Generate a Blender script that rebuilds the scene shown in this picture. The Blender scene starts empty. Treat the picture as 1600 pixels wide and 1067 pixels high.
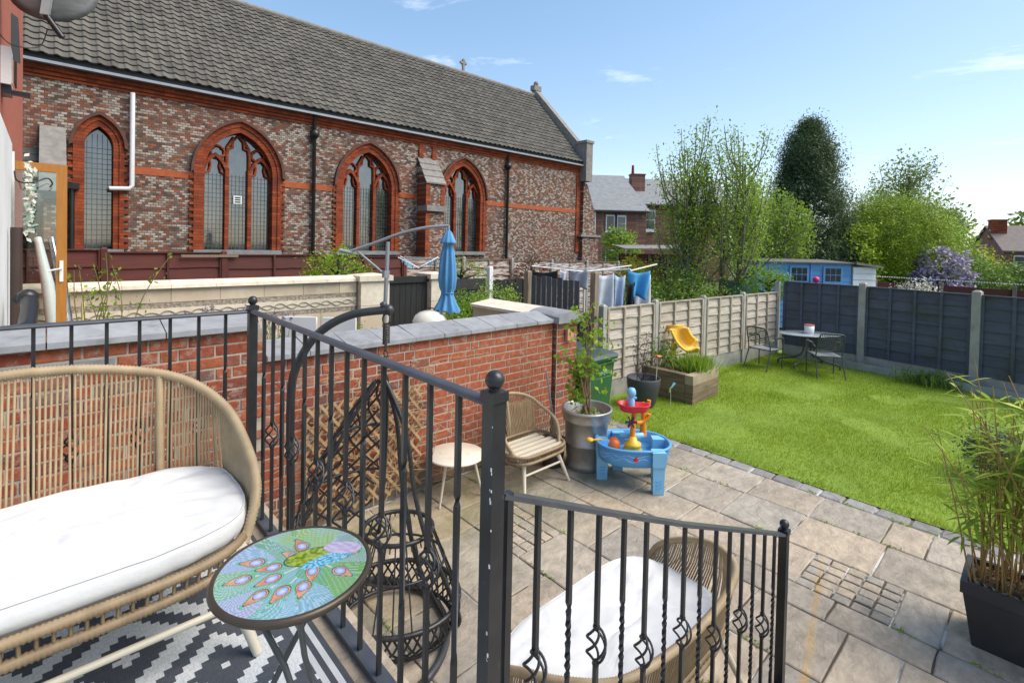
import bpy, math, random
import numpy as np
from mathutils import Vector, Matrix, noise
rnd = random.Random(11)
R = math.radians
sc = bpy.context.scene
col = sc.collection

# ---------------------------------------------------------------- camera, sky, sun, exposure
# world axes: x runs along the church and away from the house, y runs towards the church, z = 0 is the patio
cam_d = bpy.data.cameras.new('camera'); cam = bpy.data.objects.new('camera', cam_d); col.objects.link(cam)
cam_d.sensor_width = 36.0; cam_d.lens = 780 / 1600 * 36
cam_d.shift_y = -0.0859; cam_d.clip_start = 0.05; cam_d.clip_end = 2000
cam.matrix_world = Matrix.Translation((0, 0, 2.5)) @ Matrix.Rotation(R(-43), 4, 'Z') @ Matrix.Rotation(R(90 - 1.1), 4, 'X') @ Matrix.Rotation(R(1.26), 4, 'Z')
sc.camera = cam

SUN_DIR = Vector((0.46, -0.52, 0.86)).normalized()      # towards the sun
world = bpy.data.worlds.new('World'); sc.world = world; world.use_nodes = True
nt = world.node_tree; nt.nodes.clear()
n_out = nt.nodes.new('ShaderNodeOutputWorld'); n_bg = nt.nodes.new('ShaderNodeBackground')
sky = nt.nodes.new('ShaderNodeTexSky'); sky.sky_type = 'NISHITA'; sky.sun_disc = False
sky.sun_elevation = math.asin(SUN_DIR.z); sky.sun_rotation = math.atan2(SUN_DIR.x, SUN_DIR.y)
sky.altitude = 50; sky.air_density = 1.0; sky.dust_density = 0.45; sky.ozone_density = 2.1
# thin high cloud
tc = nt.nodes.new('ShaderNodeTexCoord'); mp = nt.nodes.new('ShaderNodeMapping'); mp.inputs['Scale'].default_value = (1.6, 1.6, 7.0)
mp.inputs['Rotation'].default_value = (0.25, 0.1, 0.4); mp.inputs['Location'].default_value = (0.9, 1.7, 0.4)
cn = nt.nodes.new('ShaderNodeTexNoise'); cn.inputs['Scale'].default_value = 2.3; cn.inputs['Detail'].default_value = 9; cn.inputs['Roughness'].default_value = 0.62; cn.inputs['Distortion'].default_value = 0.5
cr = nt.nodes.new('ShaderNodeValToRGB'); cr.color_ramp.elements[0].position = 0.58; cr.color_ramp.elements[0].color = (0, 0, 0, 1); cr.color_ramp.elements[1].position = 0.86; cr.color_ramp.elements[1].color = (0.75, 0.75, 0.75, 1)
mx = nt.nodes.new('ShaderNodeMixRGB'); mx.inputs[2].default_value = (4.6, 4.8, 5.1, 1)
nt.links.new(tc.outputs['Generated'], mp.inputs['Vector']); nt.links.new(mp.outputs[0], cn.inputs['Vector']); nt.links.new(cn.outputs[0], cr.inputs[0])
# soft shoulder over the whole sky, as a camera's response: c / (1 + 0.12 c)
va = nt.nodes.new('ShaderNodeVectorMath'); va.operation = 'MULTIPLY_ADD'; va.inputs[1].default_value = (0.12,) * 3; va.inputs[2].default_value = (1,) * 3
vd_ = nt.nodes.new('ShaderNodeVectorMath'); vd_.operation = 'DIVIDE'; nt.links.new(sky.outputs[0], va.inputs[0]); nt.links.new(sky.outputs[0], vd_.inputs[0]); nt.links.new(va.outputs[0], vd_.inputs[1])
hs = nt.nodes.new('ShaderNodeHueSaturation'); hs.inputs['Saturation'].default_value = 1.1; nt.links.new(vd_.outputs[0], hs.inputs['Color'])
nt.links.new(cr.outputs[0], mx.inputs[0]); nt.links.new(hs.outputs[0], mx.inputs[1]); nt.links.new(mx.outputs[0], n_bg.inputs['Color'])
nt.links.new(n_bg.outputs[0], n_out.inputs['Surface'])
n_bg.inputs['Strength'].default_value = 0.15
sun_d = bpy.data.lights.new('sun', 'SUN'); sun_d.energy = 2.2; sun_d.angle = R(45); sun_d.color = (1.0, 0.93, 0.83)
sun = bpy.data.objects.new('sun', sun_d); col.objects.link(sun)
sun.rotation_euler = (-SUN_DIR).to_track_quat('-Z', 'Y').to_euler(); sun.location = (0, -10, 20)
vs = sc.view_settings; vs.view_transform = 'Standard'; vs.look = 'None'; vs.exposure = 1.2; vs.gamma = 1.0; vs.use_curve_mapping = False
sc.render.film_transparent = False

# ---------------------------------------------------------------- mesh helpers
ORG = {}
class MB:
    def __init__(s): s.v = []; s.f = []; s.sm = []
    def add(s, vs, fs, smooth=False):
        o = len(s.v); s.v += [tuple(p) for p in vs]; s.f += [tuple(i + o for i in f) for f in fs]; s.sm += [smooth] * len(fs); return s
    def hexa(s, p):
        return s.add(p, [(0, 3, 2, 1), (4, 5, 6, 7), (0, 1, 5, 4), (1, 2, 6, 5), (2, 3, 7, 6), (3, 0, 4, 7)])
    def box(s, c, d, rz=0.0, M=None):
        x, y, z = d[0] / 2, d[1] / 2, d[2] / 2
        p = [Vector(q) for q in ((-x, -y, -z), (x, -y, -z), (x, y, -z), (-x, y, -z), (-x, -y, z), (x, -y, z), (x, y, z), (-x, y, z))]
        m = Matrix.Translation(c) @ (M if M else Matrix.Rotation(rz, 4, 'Z'))
        return s.hexa([m @ q for q in p])
    def b2(s, a, b):
        return s.box([(a[i] + b[i]) / 2 for i in range(3)], [abs(b[i] - a[i]) for i in range(3)])
    def bar(s, a, b, w, h, up=(0, 0, 1)):            # rectangular bar from a to b
        a = Vector(a); b = Vector(b); d = (b - a).normalized(); up = Vector(up)
        if abs(d.dot(up)) > 0.98: up = Vector((1, 0, 0))
        x = d.cross(up).normalized(); y = x.cross(d).normalized(); x *= w / 2; y *= h / 2
        return s.hexa([a - x - y, a + x - y, b + x - y, b - x - y, a - x + y, a + x + y, b + x + y, b - x + y])
    def tube(s, pts, r, n=6, closed=False, smooth=True):
        pts = [Vector(p) for p in pts]; N = len(pts)
        rr = r if isinstance(r, (list, tuple)) else [r] * N
        vs = []; ref = None
        for i, p in enumerate(pts):
            if closed: t = pts[(i + 1) % N] - pts[i - 1]
            else: t = pts[min(i + 1, N - 1)] - pts[max(i - 1, 0)]
            if t.length < 1e-9: t = Vector((0, 0, 1))
            t.normalize()
            if ref is None:
                ref = Vector((0, 0, 1)) if abs(t.z) < 0.9 else Vector((1, 0, 0))
            x = ref - t * ref.dot(t)
            if x.length < 1e-6: x = t.orthogonal()
            x.normalize(); y = t.cross(x); ref = x
            for k in range(n):
                a = 2 * math.pi * k / n; vs.append(p + (x * math.cos(a) + y * math.sin(a)) * rr[i])
        fs = []
        for i in range(N if closed else N - 1):
            j = (i + 1) % N
            for k in range(n):
                l = (k + 1) % n; fs.append((i * n + k, i * n + l, j * n + l, j * n + k))
        s.add(vs, fs, smooth)
        if not closed:
            s.add(vs[:n], [tuple(range(n - 1, -1, -1))]); s.add(vs[-n:], [tuple(range(n))])
        return s
    def lathe(s, prof, c=(0, 0, 0), n=24, smooth=True, sx=1.0, sy=1.0):
        vs = []; fs = []
        for (r, z) in prof:
            for k in range(n):
                a = 2 * math.pi * k / n; vs.append((c[0] + r * sx * math.cos(a), c[1] + r * sy * math.sin(a), c[2] + z))
        for i in range(len(prof) - 1):
            for k in range(n):
                l = (k + 1) % n; fs.append((i * n + k, i * n + l, (i + 1) * n + l, (i + 1) * n + k))
        s.add(vs, fs, smooth)
        if prof[0][0] > 1e-4: s.add(vs[:n], [tuple(range(n - 1, -1, -1))])
        if prof[-1][0] > 1e-4: s.add(vs[-n:], [tuple(range(n))])
        return s
    def ball(s, c, r, n=14, m=8, sz=1.0):
        return s.lathe([(max(r * math.sin(math.pi * i / m), 1e-5), -r * sz * math.cos(math.pi * i / m)) for i in range(m + 1)], c, n)
    def prism(s, poly, z0, z1, M=None, smooth=False):
        n = len(poly); M = M or Matrix.Identity(4)
        vs = [M @ Vector((x, y, z0)) for x, y in poly] + [M @ Vector((x, y, z1)) for x, y in poly]
        fs = [(i, (i + 1) % n, n + (i + 1) % n, n + i) for i in range(n)]
        s.add(vs, fs, smooth); s.add(vs[:n], [tuple(range(n - 1, -1, -1))]); return s.add(vs[n:], [tuple(range(n))])
    def mesh(s, name):
        me = bpy.data.meshes.new(name); me.from_pydata(s.v, [], s.f); me.polygons.foreach_set('use_smooth', s.sm); me.update(); return me
    def build(s, name, m, parent=None, local=False, **kw):
        if parent is not None and not local:
            o = ORG.get(parent.name, Vector()); s.v = [(p[0] - o[0], p[1] - o[1], p[2] - o[2]) for p in s.v]
        return obj(name, s.mesh(name), m, parent, **kw)

def obj(name, me, m=None, parent=None, loc=None, rz=None, label=None, cat=None, group=None, kind=None):
    o = bpy.data.objects.new(name, me); col.objects.link(o)
    if m is not None and me is not None and not me.materials: me.materials.append(m)
    if parent is not None: o.parent = parent; ORG[o.name] = ORG.get(parent.name, Vector())
    if loc is not None: o.location = loc
    if rz is not None: o.rotation_euler = (0, 0, rz)
    tag(o, label, cat, group, kind); return o
def tag(o, label=None, cat=None, group=None, kind=None):
    if label: o['label'] = label
    if cat: o['category'] = cat
    if group: o['group'] = group
    if kind: o['kind'] = kind
    return o
def thing(name, label, cat, loc=(0, 0, 0), rz=0.0, group=None):
    o = obj(name, None, None, None, loc, rz, label, cat, group); o.empty_display_size = 0.1
    ORG[o.name] = Vector(loc); return o
def copy_tree(o, parent=None):
    c = o.copy(); col.objects.link(c); c.parent = parent
    for ch in list(o.children): copy_tree(ch, c)
    return c
def lerp(a, b, t): return a + (b - a) * t
def lv(a, b, t): return tuple(lerp(a[i], b[i], t) for i in range(len(a)))
def arc(c, r, a0, a1, n, plane='xz'):
    out = []
    for i in range(n + 1):
        a = lerp(a0, a1, i / n); x, y = r * math.cos(a), r * math.sin(a)
        out.append((c[0] + x, c[1], c[2] + y) if plane == 'xz' else ((c[0] + x, c[1] + y, c[2]) if plane == 'xy' else (c[0], c[1] + x, c[2] + y)))
    return out
def spline(P, n=8, closed=False):
    P = [Vector(p) for p in P]; out = []; N = len(P)
    for i in range(N if closed else N - 1):
        if closed: a, b, c, d = P[i - 1], P[i], P[(i + 1) % N], P[(i + 2) % N]
        else: a, b, c, d = P[max(i - 1, 0)], P[i], P[i + 1], P[min(i + 2, N - 1)]
        for k in range(n):
            t = k / n; out.append(0.5 * ((2 * b) + (c - a) * t + (2 * a - 5 * b + 4 * c - d) * t * t + (3 * b - a - 3 * c + d) * t ** 3))
    if not closed: out.append(P[-1])
    return out

# ---------------------------------------------------------------- materials
def _new(name):
    m = bpy.data.materials.new(name); m.use_nodes = True; t = m.node_tree
    return m, t, t.nodes['Principled BSDF']
class NT:
    def __init__(s, t): s.t = t
    def n(s, typ, **kw):
        q = s.t.nodes.new(typ)
        for k, v in kw.items(): setattr(q, k, v)
        return q
    def l(s, a, b): s.t.links.new(a, b)
    def val(s, x, sock):
        if hasattr(x, 'is_output') or isinstance(x, bpy.types.NodeSocket): s.l(x, sock)
        else: sock.default_value = x
    def math(s, op, a, b=0.0, c=None):
        q = s.n('ShaderNodeMath', operation=op); s.val(a, q.inputs[0]); s.val(b, q.inputs[1])
        if c is not None: s.val(c, q.inputs[2])
        return q.outputs[0]
    def pos(s): return s.n('ShaderNodeNewGeometry').outputs['Position']
    def map(s, v, scale=(1, 1, 1), rot=(0, 0, 0), loc=(0, 0, 0)):
        q = s.n('ShaderNodeMapping'); s.l(v, q.inputs[0]); q.inputs['Scale'].default_value = scale; q.inputs['Rotation'].default_value = rot; q.inputs['Location'].default_value = loc; return q.outputs[0]
    def noise(s, v, scale, detail=4.0, rough=0.55, dist=0.0):
        q = s.n('ShaderNodeTexNoise'); s.l(v, q.inputs['Vector']); q.inputs['Scale'].default_value = scale; q.inputs['Detail'].default_value = detail; q.inputs['Roughness'].default_value = rough; q.inputs['Distortion'].default_value = dist; return q.outputs[0]
    def ramp(s, f, stops, const=False):
        q = s.n('ShaderNodeValToRGB'); s.l(f, q.inputs[0]); e = q.color_ramp.elements
        if const: q.color_ramp.interpolation = 'CONSTANT'
        while len(e) < len(stops): e.new(0.5)
        for i, (p, c) in enumerate(stops): e[i].position = p; e[i].color = (*c, 1) if len(c) == 3 else c
        return q.outputs[0]
    def mix(s, f, a, b, mode='MIX'):
        q = s.n('ShaderNodeMixRGB', blend_type=mode); s.val(f, q.inputs[0])
        for x, k in ((a, 1), (b, 2)):
            if isinstance(x, (tuple, list)): q.inputs[k].default_value = (*x[:3], 1)
            else: s.l(x, q.inputs[k])
        return q.outputs[0]
    def bump(s, h, bs, strength=0.3, dist=0.01):
        q = s.n('ShaderNodeBump'); q.inputs['Strength'].default_value = strength; q.inputs['Distance'].default_value = dist; s.l(h, q.inputs['Height']); s.l(q.outputs[0], bs.inputs['Normal']); return q
    def objrand(s): return s.n('ShaderNodeObjectInfo').outputs['Random']
    def sep(s, v):
        q = s.n('ShaderNodeSeparateXYZ'); s.l(v, q.inputs[0]); return q.outputs
    def comb(s, x, y, z=0.0):
        q = s.n('ShaderNodeCombineXYZ'); s.val(x, q.inputs[0]); s.val(y, q.inputs[1]); s.val(z, q.inputs[2]); return q.outputs[0]
def g3(v): return (v, v, v)

def pm(name, c, rough=0.6, c2=None, scale=4.0, lo=0.35, hi=0.7, rand=0.0, bump=0.0, bscale=60.0, metal=0.0, spec=0.5, stretch=(1, 1, 1), detail=5.0, dirt=None, dscale=1.5, dlo=0.55, dhi=0.8, obj_space=False):
    m, t, b = _new(name); N = NT(t)
    p = N.n('ShaderNodeTexCoord').outputs['Object'] if obj_space else N.pos()
    p2 = N.map(p, stretch) if stretch != (1, 1, 1) else p
    if c2 is None: c2 = tuple(x * 0.78 for x in c)
    f = N.noise(p2, scale, detail)
    out = N.ramp(f, [(lo, c), (hi, c2)])
    if dirt:
        out = N.mix(N.ramp(N.noise(p, dscale, 6, 0.65), [(dlo, g3(0)), (dhi, g3(1))]), out, dirt)
    if rand:
        h = N.n('ShaderNodeHueSaturation'); N.l(out, h.inputs['Color'])
        N.l(N.math('MULTIPLY_ADD', N.objrand(), 2 * rand, 1 - rand), h.inputs['Value']); out = h.outputs[0]
    N.l(out, b.inputs['Base Color']); b.inputs['Roughness'].default_value = rough; b.inputs['Metallic'].default_value = metal; b.inputs['Specular IOR Level'].default_value = spec
    if bump: N.bump(N.noise(p2, bscale, 4), b, bump, 0.004)
    return m
def leafmat(name, stops, rough=0.5, trans=0.35, nscale=0.9):
    m, t, b = _new(name); N = NT(t)
    r = N.n('ShaderNodeNewGeometry').outputs['Random Per Island']
    f = N.math('ADD', N.math('MULTIPLY', r, 0.42), N.math('MULTIPLY', N.ramp(N.noise(N.pos(), nscale * 1.6, 3), [(0.32, g3(0)), (0.68, g3(1))]), 0.58))
    c = N.ramp(f, stops); N.l(c, b.inputs['Base Color']); b.inputs['Roughness'].default_value = rough; b.inputs['Specular IOR Level'].default_value = 0.25
    tr = N.n('ShaderNodeBsdfTranslucent'); N.l(N.mix(0.5, c, (0.35, 0.5, 0.05)), tr.inputs[0]); ms = N.n('ShaderNodeMixShader'); ms.inputs[0].default_value = trans
    N.l(b.outputs[0], ms.inputs[1]); N.l(tr.outputs[0], ms.inputs[2]); N.l(ms.outputs[0], t.nodes['Material Output'].inputs['Surface'])
    return m
def brickmat(name, palette, mortar, L=0.225, H=0.0825, axis='x', mw=0.013, patch=None, zoff=0.0, tint=False):
    # running bond, each brick takes its own tone from the palette
    m, t, b = _new(name); N = NT(t); X, Y, Z = N.sep(N.pos())
    a = X if axis == 'x' else Y
    if axis == 'both': a = N.math('ADD', X, Y)
    row = N.math('FLOOR', N.math('DIVIDE', N.math('ADD', Z, zoff), H))
    sh = N.math('MULTIPLY', N.math('MODULO', N.math('ABSOLUTE', row), 2.0), 0.5)
    q = N.math('ADD', N.math('DIVIDE', a, L), N.math('ADD', sh, 400.0))
    cl = N.math('FLOOR', q); fx = N.math('SUBTRACT', q, cl)
    fz = N.math('FRACT', N.math('ADD', N.math('DIVIDE', N.math('ADD', Z, zoff), H), 400.0))
    wn = N.n('ShaderNodeTexWhiteNoise', noise_dimensions='2D'); N.l(N.comb(cl, row), wn.inputs['Vector'])
    f = wn.outputs['Value']
    if patch: f = N.math('ADD', N.math('MULTIPLY', f, 1 - patch), N.math('MULTIPLY', N.ramp(N.noise(N.pos(), 0.55, 4, 0.6), [(0.35, g3(0)), (0.65, g3(1))]), patch))
    c = N.ramp(f, palette, const=not patch)
    c = N.mix(0.35, c, N.ramp(N.noise(N.pos(), 30, 4), [(0.3, g3(0.45)), (0.7, g3(1.35))]), 'MULTIPLY')
    if tint:      # repaired redder areas and soot runs
        c = N.mix(N.ramp(N.noise(N.pos(), 0.5, 5, 0.65), [(0.50, g3(0)), (0.66, g3(0.6))]), c, N.mix(0.5, c, (0.30, 0.085, 0.045)))
        c = N.mix(N.ramp(N.noise(N.map(N.pos(), (1.4, 1.4, 0.35)), 1.1, 5, 0.65), [(0.52, g3(0)), (0.72, g3(0.55))]), c, (0.075, 0.062, 0.052))
    mx_ = N.math('MULTIPLY', N.math('GREATER_THAN', fx, mw / L), N.math('GREATER_THAN', fz, mw / H))
    c = N.mix(mx_, mortar, c); N.l(c, b.inputs['Base Color']); b.inputs['Roughness'].default_value = 0.85; b.inputs['Specular IOR Level'].default_value = 0.2
    N.bump(mx_, b, 0.6, 0.008); return m

M = {}
M['iron'] = pm('black_iron', (0.016, 0.017, 0.020), 0.34, (0.028, 0.028, 0.03), 12, bump=0.15, bscale=90, spec=0.5, dirt=(0.05, 0.048, 0.045), dscale=25, dlo=0.66, dhi=0.74)
M['iron_rail'] = pm('grey_iron_rail', (0.05, 0.055, 0.065), 0.36, (0.075, 0.08, 0.09), 10, bump=0.08, bscale=120)
M['stand'] = pm('grey_steel_tube', (0.035, 0.038, 0.042), 0.35, (0.05, 0.052, 0.055), 8)
M['coping'] = pm('grey_coping', (0.23, 0.235, 0.245), 0.8, (0.31, 0.31, 0.315), 9, rand=0.1, bump=0.35, bscale=70, dirt=(0.12, 0.125, 0.11), dscale=6, dlo=0.58, dhi=0.8)
M['mortar'] = pm('old_mortar', (0.46, 0.39, 0.31), 0.95, (0.33, 0.27, 0.21), 9, bump=0.6, bscale=60, dirt=(0.14, 0.12, 0.09), dscale=2.2)
def gardenbrick():
    m, t, b = _new('garden_brick'); N = NT(t); r = N.objrand(); p = N.pos()
    c = N.ramp(r, [(0.0, (0.25, 0.062, 0.035)), (0.22, (0.33, 0.085, 0.042)), (0.45, (0.38, 0.115, 0.055)), (0.62, (0.28, 0.075, 0.045)), (0.76, (0.18, 0.055, 0.04)), (0.86, (0.36, 0.16, 0.10)), (0.94, (0.15, 0.06, 0.05)), (1, (0.30, 0.2, 0.15))])
    c = N.mix(0.55, c, N.ramp(N.noise(p, 22, 6, 0.65), [(0.3, g3(0.45)), (0.68, g3(1.4))]), 'MULTIPLY')
    c = N.mix(N.ramp(N.noise(p, 14, 7, 0.7), [(0.52, g3(0)), (0.66, g3(0.7))]), c, (0.40, 0.31, 0.24))
    c = N.mix(N.ramp(N.noise(p, 2.5, 5, 0.7), [(0.58, g3(0)), (0.8, g3(0.55))]), c, (0.09, 0.05, 0.035))
    zz = N.sep(p)[2]; mr = N.n('ShaderNodeMapRange'); N.l(N.math('ADD', zz, N.math('MULTIPLY', N.noise(p, 2.2, 5, .65), .5)), mr.inputs[0]); mr.inputs[1].default_value = .62; mr.inputs[2].default_value = .3; mr.inputs[3].default_value = 0; mr.inputs[4].default_value = .8
    c = N.mix(mr.outputs[0], c, (0.19, 0.17, 0.115))      # algae and lime bloom low on the wall
    N.l(c, b.inputs['Base Color']); b.inputs['Roughness'].default_value = 0.85; b.inputs['Specular IOR Level'].default_value = 0.2
    N.bump(N.noise(p, 45, 6, 0.7), b, 0.75, 0.008); return m
M['brick'] = gardenbrick()
M['greybrick'] = pm('grey_brick', (0.27, 0.28, 0.285), 0.85, (0.2, 0.2, 0.2), 14, bump=0.4)
def slabmat():
    m, t, b = _new('sandstone_slab'); N = NT(t); r = N.objrand(); p = N.pos()
    c = N.ramp(r, [(0.0, (0.40, 0.33, 0.25)), (0.2, (0.50, 0.40, 0.29)), (0.4, (0.33, 0.29, 0.24)), (0.6, (0.47, 0.37, 0.26)), (0.8, (0.38, 0.34, 0.28)), (1, (0.45, 0.38, 0.30))])
    X, Y, Z = N.sep(p)
    c = N.mix(0.6, c, N.ramp(N.noise(N.map(p, (1, 1.6, 1)), 7, 8, 0.68, 0.4), [(0.3, g3(0.5)), (0.7, g3(1.35))]), 'MULTIPLY')
    dk = N.ramp(N.noise(p, 2.1, 7, 0.7), [(0.48, g3(0)), (0.7, g3(0.62))]); c = N.mix(dk, c, (0.16, 0.145, 0.12))
    wh = N.ramp(N.noise(p, 26, 5, 0.75), [(0.58, g3(0)), (0.72, g3(0.6))]); c = N.mix(wh, c, (0.55, 0.52, 0.46))
    # green algae where the paving stays damp below the brick wall
    mrn = N.n('ShaderNodeMapRange'); N.l(Y, mrn.inputs[0]); mrn.inputs[1].default_value = 2.4; mrn.inputs[2].default_value = 4.1; mrn.inputs[3].default_value = 0; mrn.inputs[4].default_value = 0.95
    al = N.math('MULTIPLY', mrn.outputs[0], N.ramp(N.noise(p, 1.6, 6, 0.65), [(0.36, g3(0)), (0.62, g3(1))])); c = N.mix(al, c, (0.17, 0.155, 0.06))
    # rust run across the slabs near the setts
    dd_ = N.math('ABSOLUTE', N.math('SUBTRACT', N.math('ADD', Y, -0.03), N.math('MULTIPLY_ADD', X, 0.205, 0.20)))
    ru = N.ramp(N.math('ADD', dd_, N.math('MULTIPLY', N.noise(p, 7, 4), 0.10)), [(0.045, g3(0.6)), (0.085, g3(0))]); ur = N.n('ShaderNodeMapRange'); N.l(X, ur.inputs[0]); ur.inputs[1].default_value = 4.9; ur.inputs[2].default_value = 4.3
    c = N.mix(N.math('MULTIPLY', ru, N.math('MULTIPLY', ur.outputs[0], N.math('GREATER_THAN', X, 2.9))), c, (0.50, 0.30, 0.09))
    N.l(c, b.inputs['Base Color']); b.inputs['Roughness'].default_value = 0.75; b.inputs['Specular IOR Level'].default_value = 0.3
    N.bump(N.noise(N.map(p, (1, 1.4, 1)), 6, 10, 0.66, 0.9), b, 0.8, 0.028); return m
M['slab'] = slabmat()
M['pointing'] = pm('patio_joint', (0.09, 0.07, 0.05), 0.95, (0.55, 0.53, 0.50), 2.9, 0.47, 0.58, bump=0.5, bscale=50)
M['sett'] = pm('grey_sett', (0.27, 0.26, 0.25), 0.85, (0.2, 0.185, 0.17), 12, rand=0.22, bump=0.5, bscale=40)
M['soil'] = pm('soil', (0.035, 0.024, 0.016), 0.95, (0.08, 0.05, 0.03), 30, bump=0.9, bscale=40)
M['ground'] = pm('rough_ground', (0.05, 0.065, 0.025), 0.95, (0.1, 0.09, 0.05), 0.6)
M['lawn'] = pm('lawn_turf', (0.15, 0.23, 0.018), 0.9, (0.20, 0.29, 0.025), 1.7, bump=0.8, bscale=50, dirt=(0.13, 0.11, 0.045), dscale=3.2, dlo=0.62, dhi=0.78)
M['concrete'] = pm('concrete', (0.40, 0.385, 0.35), 0.9, (0.31, 0.29, 0.255), 6, bump=0.35, bscale=70, dirt=(0.17, 0.16, 0.12), dscale=2.5, dlo=0.55, dhi=0.85)
M['fence'] = pm('weathered_lap_board', (0.53, 0.465, 0.39), 0.85, (0.35, 0.29, 0.225), 2.5, 0.38, 0.66, rand=0.14, bump=0.5, bscale=8, stretch=(1.0, 1.0, 12.0), dirt=(0.2, 0.12, 0.07), dscale=4, dlo=0.6, dhi=0.78)
M['batten'] = pm('weathered_batten', (0.48, 0.41, 0.33), 0.85, (0.29, 0.23, 0.17), 5, rand=0.1, bump=0.4, bscale=40)
M['navy'] = pm('slate_blue_fence_paint', (0.062, 0.074, 0.104), 0.62, (0.088, 0.101, 0.135), 2.0, rand=0.16, bump=0.45, bscale=9, stretch=(1, 1, 9), dirt=(0.045, 0.052, 0.028), dscale=1.7, dlo=0.52, dhi=0.75)
M['redfence'] = pm('red_brown_fence', (0.105, 0.022, 0.014), 0.7, (0.07, 0.016, 0.012), 3, rand=0.15, bump=0.4, bscale=9, stretch=(1, 1, 10), dirt=(0.19, 0.12, 0.09), dscale=7, dlo=0.66, dhi=0.76)
M['peeling'] = pm('peeling_fence', (0.16, 0.05, 0.035), 0.85, (0.5, 0.45, 0.39), 9, 0.42, 0.55, rand=0.15, bump=0.4, stretch=(0.35, 0.35, 2.2))
M['greyedge'] = pm('weathered_timber_edge', (0.36, 0.37, 0.34), 0.8, (0.26, 0.28, 0.25), 4)
M['cream'] = pm('cream_limestone', (0.62, 0.52, 0.38), 0.75, (0.5, 0.40, 0.28), 1.6, rand=0.12, bump=0.2, bscale=40, dirt=(0.70, 0.63, 0.52), dscale=2, dlo=0.5, dhi=0.7)
M['creamcap'] = pm('cream_cap', (0.74, 0.67, 0.55), 0.75, (0.62, 0.53, 0.4), 10, rand=0.06, bump=0.3, bscale=25)
M['mosaic'] = pm('brown_mosaic', (0.2, 0.16, 0.115), 0.7, (0.42, 0.36, 0.28), 28, 0.4, 0.6)
M['scroll'] = pm('scroll_relief', (0.30, 0.26, 0.19), 0.7, (0.4, 0.35, 0.27), 20)
M['blackboard'] = pm('black_stained_board', (0.012, 0.012, 0.012), 0.6, (0.022, 0.021, 0.02), 4, rand=0.2, bump=0.3, stretch=(6, 6, 0.6))
M['greyboard'] = pm('slate_grey_board', (0.055, 0.062, 0.072), 0.7, (0.085, 0.092, 0.1), 5, rand=0.15, bump=0.3, stretch=(6, 6, 0.7))
M['oldpost'] = pm('old_timber', (0.27, 0.21, 0.15), 0.9, (0.17, 0.13, 0.09), 6, bump=0.4, stretch=(5, 5, 0.7))
M['white'] = pm('white_paint', (0.8, 0.8, 0.79), 0.45, (0.74, 0.74, 0.73), 4)
M['upvc'] = pm('white_upvc', (0.82, 0.82, 0.81), 0.3, (0.78, 0.78, 0.78), 3)
M['render_white'] = pm('white_masonry', (0.8, 0.79, 0.77), 0.8, (0.7, 0.69, 0.66), 2, bump=0.3, bscale=30)
M['redwall'] = pm('terracotta_masonry_paint', (0.42, 0.125, 0.075), 0.8, (0.36, 0.10, 0.06), 3, bump=0.5, bscale=18, stretch=(1, 1, 1.8))
M['blackplastic'] = pm('black_plastic', (0.012, 0.012, 0.013), 0.35, (0.02, 0.02, 0.02), 6)
M['pipebrown'] = pm('brown_pipe', (0.06, 0.035, 0.028), 0.4)
M['oak'] = pm('golden_oak_frame', (0.44, 0.185, 0.03), 0.38, (0.36, 0.14, 0.02), 7, stretch=(6, 6, 0.5), bump=0.08)
M['cushion'] = pm('white_cushion', (0.68, 0.675, 0.66), 0.9, (0.60, 0.59, 0.57), 5, bump=0.9, bscale=11, dirt=(0.66, 0.63, 0.57), dscale=4, dlo=0.62, dhi=0.9)
M['rattan'] = pm('natural_rattan', (0.42, 0.315, 0.185), 0.55, (0.33, 0.235, 0.13), 14)
M['rattan_dk'] = pm('brown_rattan', (0.29, 0.205, 0.115), 0.55, (0.20, 0.14, 0.075), 16)
M['cream_metal'] = pm('cream_metal', (0.66, 0.585, 0.45), 0.42, (0.60, 0.53, 0.41), 6)
M['blackrattan'] = pm('black_rattan', (0.012, 0.012, 0.013), 0.4, (0.03, 0.03, 0.03), 40)
M['chain'] = pm('galvanised_chain', (0.07, 0.065, 0.06), 0.45, (0.13, 0.1, 0.08), 40, metal=0.6)
M['cane'] = pm('dry_cane', (0.45, 0.30, 0.15), 0.8, (0.30, 0.19, 0.09), 8)
M['bluetub'] = pm('sky_blue_plastic', (0.10, 0.36, 0.70), 0.4, (0.09, 0.33, 0.66), 2)
M['bluelight'] = pm('pale_blue_plastic', (0.22, 0.52, 0.76), 0.4, (0.2, 0.48, 0.72), 2)
M['redtoy'] = pm('red_plastic', (0.66, 0.018, 0.02), 0.35, (0.6, 0.015, 0.02), 2)
M['orangetoy'] = pm('orange_plastic', (0.82, 0.25, 0.008), 0.4, (0.76, 0.22, 0.008), 2)
M['orangeball'] = pm('deep_orange_plastic', (0.74, 0.14, 0.012), 0.4, (0.68, 0.12, 0.012), 2)
M['yellowtoy'] = pm('yellow_plastic', (0.86, 0.48, 0.03), 0.4, (0.8, 0.43, 0.025), 2)
M['purple'] = pm('purple_plastic', (0.07, 0.008, 0.07), 0.35, (0.05, 0.008, 0.05), 3)
M['steel'] = pm('brushed_keg_steel', (0.50, 0.485, 0.46), 0.42, (0.38, 0.36, 0.33), 7, metal=0.75, bump=0.15, bscale=25, dirt=(0.25, 0.23, 0.2), dscale=3)
M['bin'] = pm('green_bin_plastic', (0.030, 0.115, 0.040), 0.45, (0.024, 0.095, 0.034), 3, dirt=(0.06, 0.12, 0.06), dscale=8, dlo=0.66, dhi=0.85)
M['binlid'] = pm('bin_lid_plastic', (0.05, 0.075, 0.075), 0.28, (0.035, 0.055, 0.055), 4)
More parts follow.
